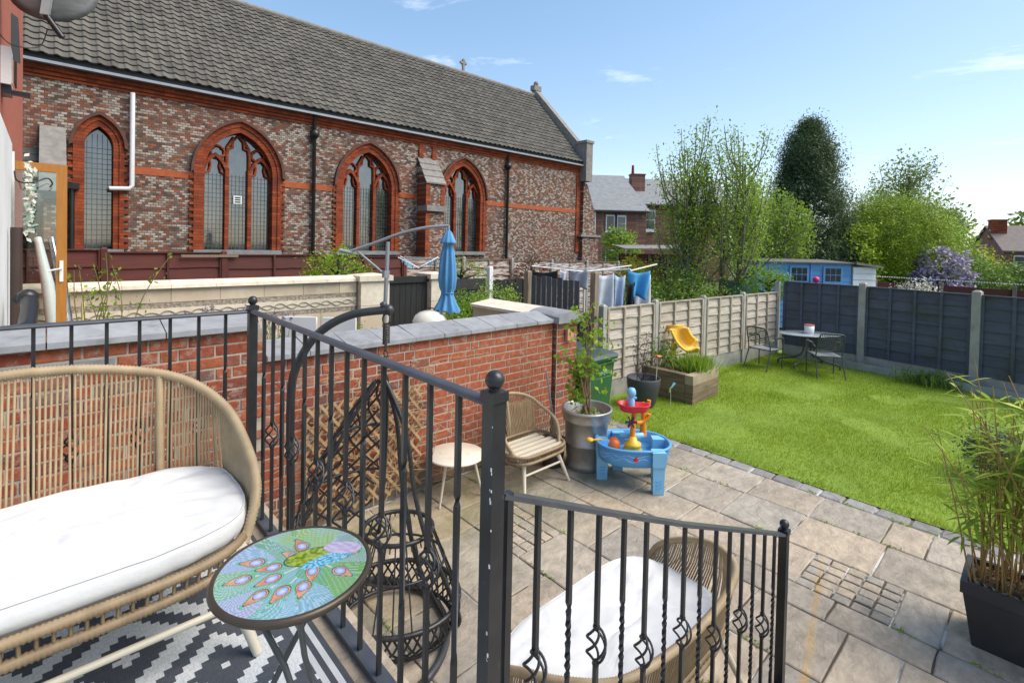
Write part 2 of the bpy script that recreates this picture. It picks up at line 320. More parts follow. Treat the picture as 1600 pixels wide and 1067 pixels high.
M['pot'] = pm('charcoal_pot', (0.055, 0.057, 0.065), 0.6, (0.04, 0.042, 0.048), 6)
M['trough'] = pm('anthracite_trough', (0.028, 0.030, 0.034), 0.55, (0.022, 0.024, 0.027), 9, bump=0.1)
M['brownpot'] = pm('dark_brown_pot', (0.05, 0.035, 0.03), 0.55)
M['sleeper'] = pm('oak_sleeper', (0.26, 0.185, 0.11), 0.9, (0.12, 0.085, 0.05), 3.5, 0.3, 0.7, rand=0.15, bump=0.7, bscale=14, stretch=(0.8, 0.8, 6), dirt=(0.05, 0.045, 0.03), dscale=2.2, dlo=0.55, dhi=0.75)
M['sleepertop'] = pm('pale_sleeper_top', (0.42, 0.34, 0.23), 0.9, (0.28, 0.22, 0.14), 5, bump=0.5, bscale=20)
M['shedblue'] = pm('blue_shed_paint', (0.13, 0.36, 0.66), 0.6, (0.11, 0.31, 0.6), 3, rand=0.08, bump=0.2)
M['felt'] = pm('roof_felt', (0.10, 0.10, 0.098), 0.9, (0.16, 0.155, 0.15), 8)
M['glassdark'] = pm('dark_glass', (0.012, 0.014, 0.016), 0.08, (0.03, 0.034, 0.036), 0.8, spec=0.8)
M['glassgrey'] = pm('curtained_glass', (0.10, 0.115, 0.12), 0.08, (0.03, 0.035, 0.04), 1.2, spec=0.8)
M['darkmetal'] = pm('graphite_steel', (0.055, 0.062, 0.06), 0.4, (0.075, 0.08, 0.078), 8)
M['mesh_grey'] = pm('grey_mesh_seat', (0.22, 0.235, 0.255), 0.5, (0.18, 0.19, 0.205), 30)
M['tabletop'] = pm('grey_glass_top', (0.33, 0.37, 0.40), 0.12, (0.28, 0.32, 0.35), 3, spec=0.7)
M['parasol'] = pm('blue_canvas', (0.11, 0.32, 0.56), 0.85, (0.085, 0.26, 0.48), 6, stretch=(3, 3, 0.6), bump=0.2)
M['polegrey'] = pm('grey_aluminium', (0.34, 0.36, 0.39), 0.38, (0.29, 0.31, 0.34), 5, metal=0.2)
M['kettle'] = pm('ivory_enamel', (0.76, 0.73, 0.62), 0.18, (0.72, 0.69, 0.58), 3)
M['lead'] = pm('lead_strip', (0.20, 0.205, 0.21), 0.5, (0.27, 0.275, 0.28), 6)
M['came'] = pm('lead_came', (0.075, 0.08, 0.08), 0.5, (0.14, 0.145, 0.145), 8)
def terra():
    m, t, b = _new('red_terracotta_trim'); N = NT(t); p = N.pos(); X, Y, Z = N.sep(p)
    row = N.math('FLOOR', N.math('DIVIDE', Z, 0.075)); wn = N.n('ShaderNodeTexWhiteNoise', noise_dimensions='2D'); N.l(N.comb(N.math('FLOOR', N.math('DIVIDE', X, 0.21)), row), wn.inputs['Vector'])
    c = N.ramp(wn.outputs['Value'], [(0, (0.20, 0.042, 0.018)), (0.5, (0.29, 0.06, 0.022)), (1, (0.36, 0.082, 0.028))]); c = N.mix(0.6, c, N.ramp(N.noise(p, 14, 6, .7), [(.3, g3(.5)), (.7, g3(1.35))]), 'MULTIPLY')
    c = N.mix(N.ramp(N.noise(p, 2.6, 6, .7), [(.48, g3(0)), (.75, g3(.75))]), c, (0.075, 0.035, 0.025))
    jn = N.math('GREATER_THAN', N.math('FRACT', N.math('DIVIDE', Z, 0.075)), 0.14); c = N.mix(jn, (0.10, 0.04, 0.028), c)
    N.l(c, b.inputs['Base Color']); b.inputs['Roughness'].default_value = .85; b.inputs['Specular IOR Level'].default_value = .2; N.bump(N.math('ADD', jn, N.noise(p, 40, 4)), b, .5, .006); return m
M['terracotta'] = terra()
M['terra_dk'] = pm('sooted_terracotta', (0.16, 0.05, 0.03), 0.85, (0.08, 0.045, 0.032), 6, 0.35, 0.6, bump=0.4)
M['orangeband'] = pm('orange_brick_band', (0.42, 0.105, 0.03), 0.85, (0.33, 0.075, 0.025), 9, bump=0.4, dirt=(0.16, 0.05, 0.03), dscale=2.5)
M['stonecap'] = pm('weathered_stone', (0.27, 0.25, 0.225), 0.9, (0.18, 0.165, 0.15), 7, rand=0.15, bump=0.4)
M['leadgutter'] = pm('grey_gutter', (0.33, 0.35, 0.39), 0.5, (0.27, 0.29, 0.33), 5)
M['darkgutter'] = pm('dark_fascia', (0.018, 0.02, 0.026), 0.5)
def tilemat():
    m, t, b = _new('concrete_roof_tile'); N = NT(t); r = N.objrand(); p = N.pos()
    X, Y, Z = N.sep(p)
    wn = N.n('ShaderNodeTexWhiteNoise', noise_dimensions='2D'); N.l(N.comb(N.math('FLOOR', N.math('DIVIDE', X, 0.24)), N.math('FLOOR', N.math('DIVIDE', Z, 0.18))), wn.inputs['Vector'])
    c = N.ramp(wn.outputs['Value'], [(0, (0.095, 0.086, 0.074)), (0.5, (0.122, 0.111, 0.095)), (1, (0.15, 0.137, 0.117))])
    c = N.mix(0.5, c, N.ramp(N.noise(p, 1.3, 7, 0.7), [(0.3, g3(0.7)), (0.7, g3(1.2))]), 'MULTIPLY')
    c = N.mix(N.ramp(N.noise(p, 16, 5, 0.75), [(0.62, g3(0)), (0.74, g3(0.6))]), c, (0.08, 0.075, 0.06))
    N.l(c, b.inputs['Base Color']); b.inputs['Roughness'].default_value = 0.85; b.inputs['Specular IOR Level'].default_value = 0.25; N.bump(N.noise(p, 60, 3), b, 0.25, 0.004); return m
M['tile'] = tilemat()
M['darktile'] = pm('dark_tile', (0.05, 0.055, 0.052), 0.7, (0.08, 0.085, 0.08), 6)
M['churchbrick'] = brickmat('church_brick', [(0.0, (0.12, 0.07, 0.055)), (0.14, (0.25, 0.092, 0.055)), (0.27, (0.15, 0.115, 0.092)), (0.38, (0.40, 0.34, 0.28)), (0.52, (0.20, 0.125, 0.095)), (0.62, (0.31, 0.25, 0.20)), (0.74, (0.46, 0.41, 0.35)), (0.86, (0.28, 0.19, 0.145)), (0.95, (0.33, 0.12, 0.06))], (0.085, 0.07, 0.06), L=0.108, H=0.057, mw=0.011, tint=True)
M['redbrickwall'] = brickmat('red_church_brick', [(0.0, (0.33, 0.075, 0.025)), (0.4, (0.24, 0.055, 0.025)), (0.7, (0.4, 0.1, 0.035)), (0.9, (0.14, 0.05, 0.03))], (0.12, 0.06, 0.04), L=0.225)
M['terrbrick'] = brickmat('terrace_brick', [(0.0, (0.24, 0.11, 0.08)), (0.35, (0.19, 0.09, 0.07)), (0.6, (0.30, 0.14, 0.10)), (0.85, (0.15, 0.085, 0.07))], (0.27, 0.22, 0.19), L=0.24, H=0.085, axis='both')
M['housebrick'] = brickmat('far_house_brick', [(0.0, (0.28, 0.12, 0.085)), (0.35, (0.22, 0.09, 0.07)), (0.6, (0.33, 0.15, 0.11)), (0.85, (0.2, 0.1, 0.08))], (0.3, 0.25, 0.22), L=0.24, H=0.085, axis='both')
M['slate'] = pm('grey_slate', (0.26, 0.265, 0.27), 0.7, (0.17, 0.175, 0.18), 3, bump=0.5, bscale=6, stretch=(1, 1, 4), dirt=(0.2, 0.19, 0.15), dscale=0.8)
M['slate_dk'] = pm('dark_slate', (0.05, 0.053, 0.062), 0.6, (0.07, 0.072, 0.08), 3)
M['browntile'] = pm('brown_roof_tile', (0.2, 0.16, 0.14), 0.8, (0.15, 0.12, 0.105), 3)
M['bark'] = pm('grey_bark', (0.22, 0.195, 0.16), 0.9, (0.11, 0.095, 0.075), 10, bump=0.6, bscale=30, stretch=(1, 1, 0.4))
M['bark_dk'] = pm('dark_bark', (0.07, 0.05, 0.038), 0.9, (0.04, 0.03, 0.025), 10)
M['stem'] = pm('birch_stem', (0.27, 0.15, 0.10), 0.7, (0.18, 0.09, 0.06), 20)
M['bamboo'] = pm('bamboo_cane', (0.36, 0.22, 0.075), 0.5, (0.26, 0.17, 0.05), 9, stretch=(1, 1, 0.3))
M['leaf_lime'] = leafmat('fresh_lime_leaf', [(0.15, (0.10, 0.21, 0.012)), (0.5, (0.18, 0.33, 0.02)), (0.85, (0.30, 0.46, 0.035))])
M['leaf_mid'] = leafmat('spring_green_leaf', [(0.15, (0.13, 0.22, 0.03)), (0.5, (0.24, 0.37, 0.045)), (0.85, (0.40, 0.52, 0.08))])
M['leaf_dark'] = leafmat('dark_conifer_leaf', [(0.15, (0.028, 0.052, 0.026)), (0.5, (0.052, 0.09, 0.038)), (0.85, (0.09, 0.14, 0.052))], trans=0.12)
M['leaf_gold'] = leafmat('golden_conifer_leaf', [(0.1, (0.07, 0.125, 0.010)), (0.45, (0.20, 0.30, 0.018)), (0.85, (0.42, 0.52, 0.035))], trans=0.2)
M['leaf_grey'] = leafmat('pale_grey_green_leaf', [(0.15, (0.09, 0.125, 0.045)), (0.5, (0.16, 0.21, 0.085)), (0.85, (0.25, 0.29, 0.14))])
M['leaf_shrub'] = leafmat('shrub_leaf', [(0.15, (0.07, 0.13, 0.025)), (0.5, (0.13, 0.22, 0.04)), (0.85, (0.22, 0.32, 0.06))], trans=0.2)
M['leaf_yellow'] = leafmat('yellow_leaf', [(0.15, (0.30, 0.30, 0.01)), (0.5, (0.48, 0.42, 0.015)), (0.85, (0.6, 0.52, 0.03))], trans=0.2)
M['leaf_bamboo'] = leafmat('bamboo_leaf', [(0.1, (0.18, 0.28, 0.025)), (0.45, (0.33, 0.46, 0.045)), (0.7, (0.54, 0.60, 0.08)), (0.95, (0.66, 0.58, 0.12))], trans=0.3)
M['leaf_purple'] = leafmat('dark_purple_leaf', [(0.15, (0.02, 0.014, 0.018)), (0.85, (0.05, 0.03, 0.035))], trans=0.1)
M['lilac'] = leafmat('lilac_flower', [(0.1, (0.30, 0.22, 0.42)), (0.9, (0.52, 0.43, 0.62))], trans=0.2)
M['lavender'] = leafmat('lavender_flower', [(0.1, (0.16, 0.08, 0.28)), (0.9, (0.28, 0.18, 0.42))], trans=0.2)
M['whiteflower'] = leafmat('white_flower', [(0.1, (0.6, 0.57, 0.48)), (0.9, (0.8, 0.78, 0.72))], trans=0.2)
M['grass'] = leafmat('grass_blade', [(0.12, (0.215, 0.295, 0.014)), (0.4, (0.28, 0.365, 0.018)), (0.7, (0.34, 0.43, 0.024)), (0.97, (0.45, 0.45, 0.09))], trans=0.3, nscale=1.3)
def glassmat(name, tint=(0.85, 0.9, 0.88), rough=0.02, alpha=0.25):
    m, t, b = _new(name); N = NT(t); g = N.n('ShaderNodeBsdfGlossy'); g.inputs['Roughness'].default_value = rough
    tr = N.n('ShaderNodeBsdfTransparent'); tr.inputs[0].default_value = (*tint, 1); fr = N.n('ShaderNodeFresnel'); fr.inputs[0].default_value = 1.5
    ms = N.n('ShaderNodeMixShader'); N.l(N.math('ADD', fr.outputs[0], alpha * 0.3), ms.inputs[0]); N.l(tr.outputs[0], ms.inputs[1]); N.l(g.outputs[0], ms.inputs[2]); N.l(ms.outputs[0], t.nodes['Material Output'].inputs['Surface']); return m
M['clearglass'] = glassmat('clear_glass')
M['clearplastic'] = glassmat('clear_plastic', (0.8, 0.83, 0.84), 0.15, 1.0)

def leadglass():
    m, t, b = _new('leaded_glass'); N = NT(t); p = N.pos(); X, Y, Z = N.sep(p)
    wn = N.n('ShaderNodeTexWhiteNoise', noise_dimensions='2D'); N.l(N.comb(N.math('FLOOR', N.math('DIVIDE', X, 0.092)), N.math('FLOOR', N.math('DIVIDE', Z, 0.118))), wn.inputs['Vector'])
    c = N.ramp(wn.outputs['Value'], [(0, (0.016, 0.019, 0.018)), (1, (0.04, 0.045, 0.042))]); c = N.mix(N.ramp(N.noise(p, 0.9, 4), [(.45, g3(0)), (.65, g3(.8))]), c, (0.11, 0.115, 0.12)); N.l(c, b.inputs['Base Color'])
    b.inputs['Roughness'].default_value = 0.07; b.inputs['Specular IOR Level'].default_value = 1.0; b.inputs['Coat Weight'].default_value = 1.0; b.inputs['Coat IOR'].default_value = 1.9; b.inputs['Coat Roughness'].default_value = 0.03
    N.bump(wn.outputs['Value'], b, 0.08, 0.01); return m
M['leadglass'] = leadglass()
# ---------------------------------------------------------------- ground, patio, lawn, terrace
MB().add([(-300, -200, -0.06), (500, -200, -0.06), (500, 500, -0.06), (-300, 500, -0.06)], [(0, 1, 2, 3)]).build('ground', M['ground'], kind='structure')
patio = MB().b2((0.86, -2.2, -0.2), (5.99, 4.9, -0.012)).build('patio', M['pointing'], kind='structure')
_sl = {}
def slab_mesh(key, du, dv, th, ch, jit):
    if key in _sl: return _sl[key]
    b = MB(); r = random.Random(hash(key) & 0xffff); n = 3
    def ring(o, z):
        pts = []
        for (ax, ay, bx, by) in ((0, 0, 1, 0), (1, 0, 1, 1), (1, 1, 0, 1), (0, 1, 0, 0)):
            for k in range(n):
                t = k / n; x = lerp(ax, bx, t); y = lerp(ay, by, t)
                pts.append([x, y])
        return pts
    base = ring(0, 0); out = []; J = [(r.uniform(-jit, jit), r.uniform(-jit, jit)) for _ in base]
    for z, ins in ((-th, 0.0), (-ch, 0.0), (0.0, ch * 1.3)):
        for (x, y), (jx, jy) in zip(base, J):
            X = x * du + jx; Y = y * dv + jy
            X += (0.5 - x) * 2 * ins; Y += (0.5 - y) * 2 * ins
            out.append((X - du / 2, Y - dv / 2, z))
    m = len(base); fs = []
    for i in range(2):
        for k in range(m): l = (k + 1) % m; fs.append((i * m + k, i * m + l, (i + 1) * m + l, (i + 1) * m + k))
    fs.append(tuple(range(2 * m, 3 * m))); b.add(out, fs)
    me = b.mesh('paving_slab'); me.materials.append(M['slab']); _sl[key] = me; return me
def put_slab(u0, u1, v0, v1, gap=0.012, th=0.05, ch=0.006, jit=0.004, name='paving_slab', m=None):
    du = u1 - u0 - gap; dv = v1 - v0 - gap
    if du < 0.03 or dv < 0.03: return
    key = (name, round(du, 2), round(dv, 2), rnd.randint(0, 1)); me = slab_mesh(key, du, dv, th, ch, jit)
    if m and me.materials[0] is not m: me.materials[0] = m
    o = obj(name, me, None, patio, ((u0 + u1) / 2, (v0 + v1) / 2, rnd.uniform(-0.003, 0.003)))
    o.rotation_euler = (rnd.uniform(-0.004, 0.004), rnd.uniform(-0.004, 0.004), 0)
rows = [5.78, 5.255, 4.675, 4.14, 3.86, 3.29, 2.77, 2.20, 1.62, 0.88]
fixed = {0: [4.25, 3.68, 3.15, 2.59, 2.04, 1.47, 0.91, 0.615, -0.25, -0.82, -1.4, -2.2], 1: [4.25, 3.4, 2.62, 2.06, 1.48, 0.86, 0.29, -0.57, -1.14, -2.2],
         2: [4.25, 3.68, 2.82, 2.25, 1.23, 0.65, 0.39, -0.45, -1.0, -2.2], 3: [4.25, 3.96, 3.1, 2.53, 1.67, 0.96, 0.40, -0.17, -1.0, -2.2]}
for i in range(len(rows) - 1):
    a, b = rows[i + 1], rows[i]
    if i in fixed: cuts = fixed[i]
    else:
        cuts = [4.25]
        while cuts[-1] > -2.0: cuts.append(cuts[-1] - rnd.choice([0.57, 0.86, 0.57, 0.86, 0.29]))
        cuts[-1] = max(cuts[-1], -2.2)
    for k in range(len(cuts) - 1):
        v1, v0 = cuts[k], cuts[k + 1]
        setts = (i == 2 and k == 4) or (i == 5 and v0 < 2.9 < v1)
        if setts:
            nu = 5; nv = max(5, int((v1 - v0) / 0.1))
            for p in range(nu):
                for q in range(nv):
                    put_slab(lerp(a, b, p / nu), lerp(a, b, (p + 1) / nu), lerp(v0, v1, q / nv), lerp(v0, v1, (q + 1) / nv), 0.014, ch=0.004, jit=0.003, name='sett_block')
        else: put_slab(a, b, v0, v1)
v = -2.2
while v < 4.0:
    d = rnd.uniform(0.19, 0.27); put_slab(5.785, 5.985, v, v + d, 0.012, ch=0.012, jit=0.006, name='edging_sett', m=M['sett']); v += d
put_slab(5.24, 5.75, 4.25, 4.85); put_slab(5.75, 6.3, 4.0, 4.85)

lawn = MB(); NU, NV = 40, 56
vv = [(lerp(5.972, 13.6, i / NU), lerp(-7, 4.9, j / NV), 0.002 + 0.02 * noise.noise((i * 0.23, j * 0.23, 3)) * min(1, i * 0.35)) for j in range(NV + 1) for i in range(NU + 1)]
lawn.add(vv, [(j * (NU + 1) + i, j * (NU + 1) + i + 1, (j + 1) * (NU + 1) + i + 1, (j + 1) * (NU + 1) + i) for j in range(NV) for i in range(NU)], True)
lawn.build('lawn', M['lawn'], kind='structure')
def grass(name, label, n, area, h0, h1, w, seed, dens=None):
    g = np.random.default_rng(seed); P = np.stack([g.uniform(area[0], area[1], n), g.uniform(area[2], area[3], n)], 1)
    if dens is not None:
        keep = np.array([g.random() < dens(x, y) for x, y in P]); P = P[keep]
    n = len(P); hh = g.uniform(h0, h1, n) * (0.7 + 0.5 * (np.sin(P[:, 0] * 2.3) * np.cos(P[:, 1] * 1.9) * 0.5 + 0.5)); a = g.uniform(0, 2 * np.pi, n); lean = g.uniform(0.1, 0.75, n); la = g.uniform(0, 2 * np.pi, n)
    dx, dy = np.cos(a) * w / 2, np.sin(a) * w / 2; V = np.zeros((n, 3, 3))
    V[:, 0, 0] = P[:, 0] - dx; V[:, 0, 1] = P[:, 1] - dy; V[:, 1, 0] = P[:, 0] + dx; V[:, 1, 1] = P[:, 1] + dy
    V[:, 2, 0] = P[:, 0] + np.cos(la) * hh * lean; V[:, 2, 1] = P[:, 1] + np.sin(la) * hh * lean; V[:, 2, 2] = hh
    me = bpy.data.meshes.new(name); me.vertices.add(n * 3); me.loops.add(n * 3); me.polygons.add(n)
    me.vertices.foreach_set('co', V.ravel()); me.loops.foreach_set('vertex_index', np.arange(n * 3)); me.polygons.foreach_set('loop_start', np.arange(n) * 3); me.update(calc_edges=True)
    return obj(name, me, M['grass'], label=label, cat='grass', kind='stuff')
def gd(x, y):
    k = noise.noise((x * 1.1, y * 1.1, 5)); return 1.0 if k < 0.28 else 0.35
grass('grass', 'short bright green lawn grass with a few bare patches', 235000, (5.965, 12.9, -4.5, 4.45), 0.02, 0.05, 0.006, 3, gd)

def vd(x, y): return 1.0 if (x < 6.10 and noise.noise((y * 3, 1, 2)) > -.25) or abs(y - (4.62 - (x - 6.5) * .05)) < .12 or abs(x - (12.55 + .15 * (y - 1) )) < .1 or noise.noise((x * 1.7, y * 1.7, 9)) > .52 else 0.0
grass('verge_grass', 'longer uncut grass tufts along the lawn edges and fence bases', 60000, (5.94, 12.95, -3.5, 4.75), 0.04, 0.085, 0.007, 8, vd)

# raised terrace with steps, edged in sandstone
terr = MB().b2((-3.0, -3.0, -0.05), (0.87, 3.02, 1.0)).build('terrace', M['render_white'], kind='structure')
terr_f = MB()
for i in range(7):
    for j in range(8):
        terr_f = MB().b2((-3.0 + i * 0.555 + 0.004, -1.4 + j * 0.555 + 0.004, 1.0), (-3.0 + (i + 1) * 0.555 - 0.004, -1.4 + (j + 1) * 0.555 - 0.004, 1.045 + rnd.uniform(0, 0.003)))
        if -1.4 + (j + 1) * 0.555 < 3.06: terr_f.build('paving_slab', M['slab'], terr)
st = MB()
stairs = thing('stone_steps', 'sandstone steps leading down from the terrace to the patio', 'steps', (0.9, 0.3, 0))
for i in range(5):
    MB().b2((0.88 + i * 0.37, -0.35, 0), (0.88 + (i + 1) * 0.37 - 0.003, 0.86, 0.875 - i * 0.175)).build('step', M['slab'], stairs)

# ---------------------------------------------------------------- garden brick wall
def brickmesh(L, H, D, seed):
    r = random.Random(seed); b = MB(); ch = 0.004; x, z = L / 2, H / 2
    def q(ix, y): return [(-x + ix + r.uniform(-.002, .002), y + r.uniform(-.0015, .0015), -z + ix), (x - ix, y + r.uniform(-.0015, .0015), -z + ix + r.uniform(-.002, .002)), (x - ix + r.uniform(-.002, .002), y + r.uniform(-.0015, .0015), z - ix), (-x + ix, y, z - ix + r.uniform(-.002, .002))]
    vs = q(0, D) + q(0, ch) + q(ch, 0)
    fs = [(0, 1, 5, 4), (1, 2, 6, 5), (2, 3, 7, 6), (3, 0, 4, 7), (4, 5, 9, 8), (5, 6, 10, 9), (6, 7, 11, 10), (7, 4, 8, 11), (8, 9, 10, 11)]
    b.add(vs, fs); me = b.mesh('brick'); me.materials.append(M['brick']); return me
CO = 0.0885
BS = [brickmesh(0.226, 0.075, 0.05, i) for i in range(6)]; BH = [brickmesh(0.106, 0.075, 0.05, 20 + i) for i in range(4)]
BG = brickmesh(0.226, 0.075, 0.05, 50); BG.materials[0] = M['greybrick']
wall = thing('brick_wall', 'red brick garden wall with grey stone coping stepping down behind the railing', 'wall', (2.0, 4.4, 0))
WF = 4.27
MB().b2((1.28, WF + 0.0055, 0), (4.72, WF + 0.24, 1.515)).b2((-2.2, WF + 0.0056, 0), (1.279, WF + 0.2401, 1.778)).build('core', M['mortar'], wall)
bricks = []
for seg, (ua, ub, nc) in enumerate(((1.28, 4.72, 17), (-2.2, 1.28, 20))):
    for r_ in range(nc):
        z = r_ * CO + 0.045; u = ua + (0 if r_ % 2 else -0.06) - (0 if seg == 0 else 0.1) ; k = rnd.randint(0, 3)
        while u < ub - 0.02:
            hd = (k % 4 == 3); L = 0.116 if hd else 0.236
            if u + L > ub: L = ub - u
            k += 1
            if u < ua: L = u + L - ua; u = ua
            if L > 0.05: bricks.append((u + L / 2, z, L, hd, seg, r_))
            u += L
def cdep(u, v): return u * 0.682 + v * 0.731
bricks.sort(key=lambda q: 0 if (-0.3 < q[0] and q[1] > 0.0) else 1)
bricks.sort(key=lambda q: (0 if (-0.28 < q[0]) else 1, q[0]))
rest = MB(); cnt = 0
for (u, z, L, hd, seg, r_) in bricks:
    if u < -0.5: continue
    base = BH if (hd or L < 0.15) else BS; full = 0.106 if base is BH else 0.226
    grey = seg == 1 and r_ == nc - 2 and u < 0.45
    if cnt < 300:
        o = obj('brick', BG if grey else rnd.choice(base), None, wall, (u - 2.0, WF - 4.4 - rnd.uniform(-0.002, 0.004), z + rnd.uniform(-0.002, 0.002)))
        o.scale = ((L - 0.012) / (0.226 if grey else full), 1, 1); o.rotation_euler = (0, rnd.uniform(-0.008, 0.008), rnd.uniform(-0.01, 0.01)); cnt += 1
    else:
        me = rnd.choice(base); s_ = (L - 0.012) / full
        rest.add([(u + v_.co.x * s_, WF + v_.co.y, z + v_.co.z) for v_ in me.vertices], [tuple(p.vertices) for p in me.polygons])
if rest.v: rest.build('far_bricks', M['brick'], wall, kind='stuff')
def coping(u0, u1, z, n):
    x = u0
    for i in range(n):
        L = (u1 - u0) / n; a, b = x + 0.004, x + L - 0.004; j = rnd.uniform(-0.004, 0.004)
        f, k = WF - 0.05 + j, WF + 0.31; t = 0.038; zf = z + 0.002; zb = z + 0.075 + j
        MB().hexa([(a, f, zf), (b, f, zf), (b, k, zb), (a, k, zb), (a, f + 0.003, zf + t), (b, f + 0.003, zf + t + rnd.uniform(-.003, .003)), (b, k, zb + t), (a, k, zb + t)]).build('coping_stone', M['coping'], wall); x += L
coping(1.29, 4.74, 1.515, 10)
coping(-1.86, 1.24, 1.778, 5)
# pier at the end of the wall
pier = thing('brick_pier', 'brick gate pier with rounded grey cap at the end of the garden wall', 'pier', (4.95, 4.42, 0))
MB().b2((4.758, 4.2285, 0), (5.145, 4.605, 1.505)).build('core', M['mortar'], pier)
for r_ in range(17):
    z = r_ * CO + 0.045
    for (cx, cy, rz, n_) in ((4.955, 4.223, 0, 2), (4.753, 4.42, -math.pi / 2, 2)):
        for k in range(2):
            Ls = (0.236, 0.146) if (r_ + (rz != 0)) % 2 else (0.146, 0.236); off = (-0.19 + Ls[0] / 2, -0.19 + Ls[0] + Ls[1] / 2)[k]
            o = obj('brick', rnd.choice(BS), None, pier, (cx - 4.95 + off * math.cos(rz), cy - 4.42 + off * math.sin(rz), z)); o.rotation_euler = (0, 0, rz); o.scale = ((Ls[k] - 0.012) / 0.226, 1, 1)
cap = MB(); prof = [(-0.27, 0), (0.27, 0), (0.27, 0.05)] + [(0.27 * math.cos(a), 0.05 + 0.09 * math.sin(a)) for a in [math.pi * k / 10 for k in range(1, 10)]] + [(-0.27, 0.05)]
cap.add([(4.955 + x, 4.14, 1.51 + z) for x, z in prof] + [(4.955 + x, 4.70, 1.51 + z) for x, z in prof], [(i, (i + 1) % 12, 12 + (i + 1) % 12, 12 + i) for i in range(12)] + [tuple(range(11, -1, -1)), tuple(range(12, 24))], False)
cap.build('cap_stone', M['coping'], pier)
MB().b2((4.90, 4.17, 1.27), (5.02, 4.213, 1.42)).build('pier_plaque', pm('salmon_plastic', (0.62, 0.22, 0.15), 0.5, (0.55, 0.3, 0.2), 20), label='small salmon pink square plaque on the brick pier', cat='plaque')  # small salmon pink plaque on the pier face, not a lamp

# ---------------------------------------------------------------- church
CV = 14.9
def gothic(cx, w, zb, zs, za, n=10):
    h = za - zs; r = (w * w + h * h) / (2 * w); ang = math.atan2(h, r - w); L = [(cx - w, zb)]
    for i in range(n + 1):
        a = math.pi - ang * i / n; L.append((cx - w + r + r * math.cos(a), zs + r * math.sin(a)))
    Rr = [(2 * cx - x, z) for x, z in L[:-1]][::-1]
    return L + Rr
from mathutils.geometry import tessellate_polygon
church = thing('church', 'long red and grey patterned brick church nave with grey tiled roof and arched windows', 'church', (8.0, 14.9, 0))
S = 1.2016
WIN = [(0.875, 0.255, 0.455, 2.17, 4.53, 4.97, 5.23), (3.80, 0.83, 1.07, 2.17, 4.2, 5.32, 5.6), (7.53, 0.83, 1.07, 2.17, 4.2, 5.32, 5.6), (11.33, 0.83, 1.07, 2.17, 4.2, 5.34, 5.62)]
outer = [(-4.0, -0.05), (18.15, -0.05), (18.15, 6.2), (-4.0, 6.2)]
holes = [gothic(cx, w + 0.05, zb, zs, za + 0.06) for cx, w, ow, zb, zs, za, oa in WIN]
poly = [[Vector((x, z, 0)) for x, z in P_] for P_ in [outer] + holes]
tri = tessellate_polygon(poly); allp = [p for q in poly for p in q]
wm = MB(); wm.add([(p.x, CV, p.y) for p in allp], [tuple(t) for t in tri]); wm.b2((-4, CV + 0.45, 0), (18.1, CV + 6.3, 6.2))
wm.b2((-4, CV + 0.01, 6.1), (18.14, CV + 0.44, 6.19)); wm.b2((18.11, CV + 0.01, 0), (18.149, CV + 0.44, 6.1)); wm.build('wall', M['churchbrick'], church)
def ringstrip(mb, A, B, y0, y1):       # ring between polylines A (inner) and B (outer), front at y0, back at y1
    n = len(A); vs = [(x, y0, z) for x, z in A] + [(x, y0, z) for x, z in B] + [(x, y1, z) for x, z in A] + [(x, y1, z) for x, z in B]
    fs = []
    for i in range(n - 1): fs += [(i, i + 1, n + i + 1, n + i), (2 * n + i, i + 0, i + 1, 2 * n + i + 1)[::-1], (n + i, n + i + 1, 3 * n + i + 1, 3 * n + i)]
    mb.add(vs, fs)
def arch2(cx, w, zs, za, n=8): return gothic(cx, w, zs, zs, za, n)[1:-1]
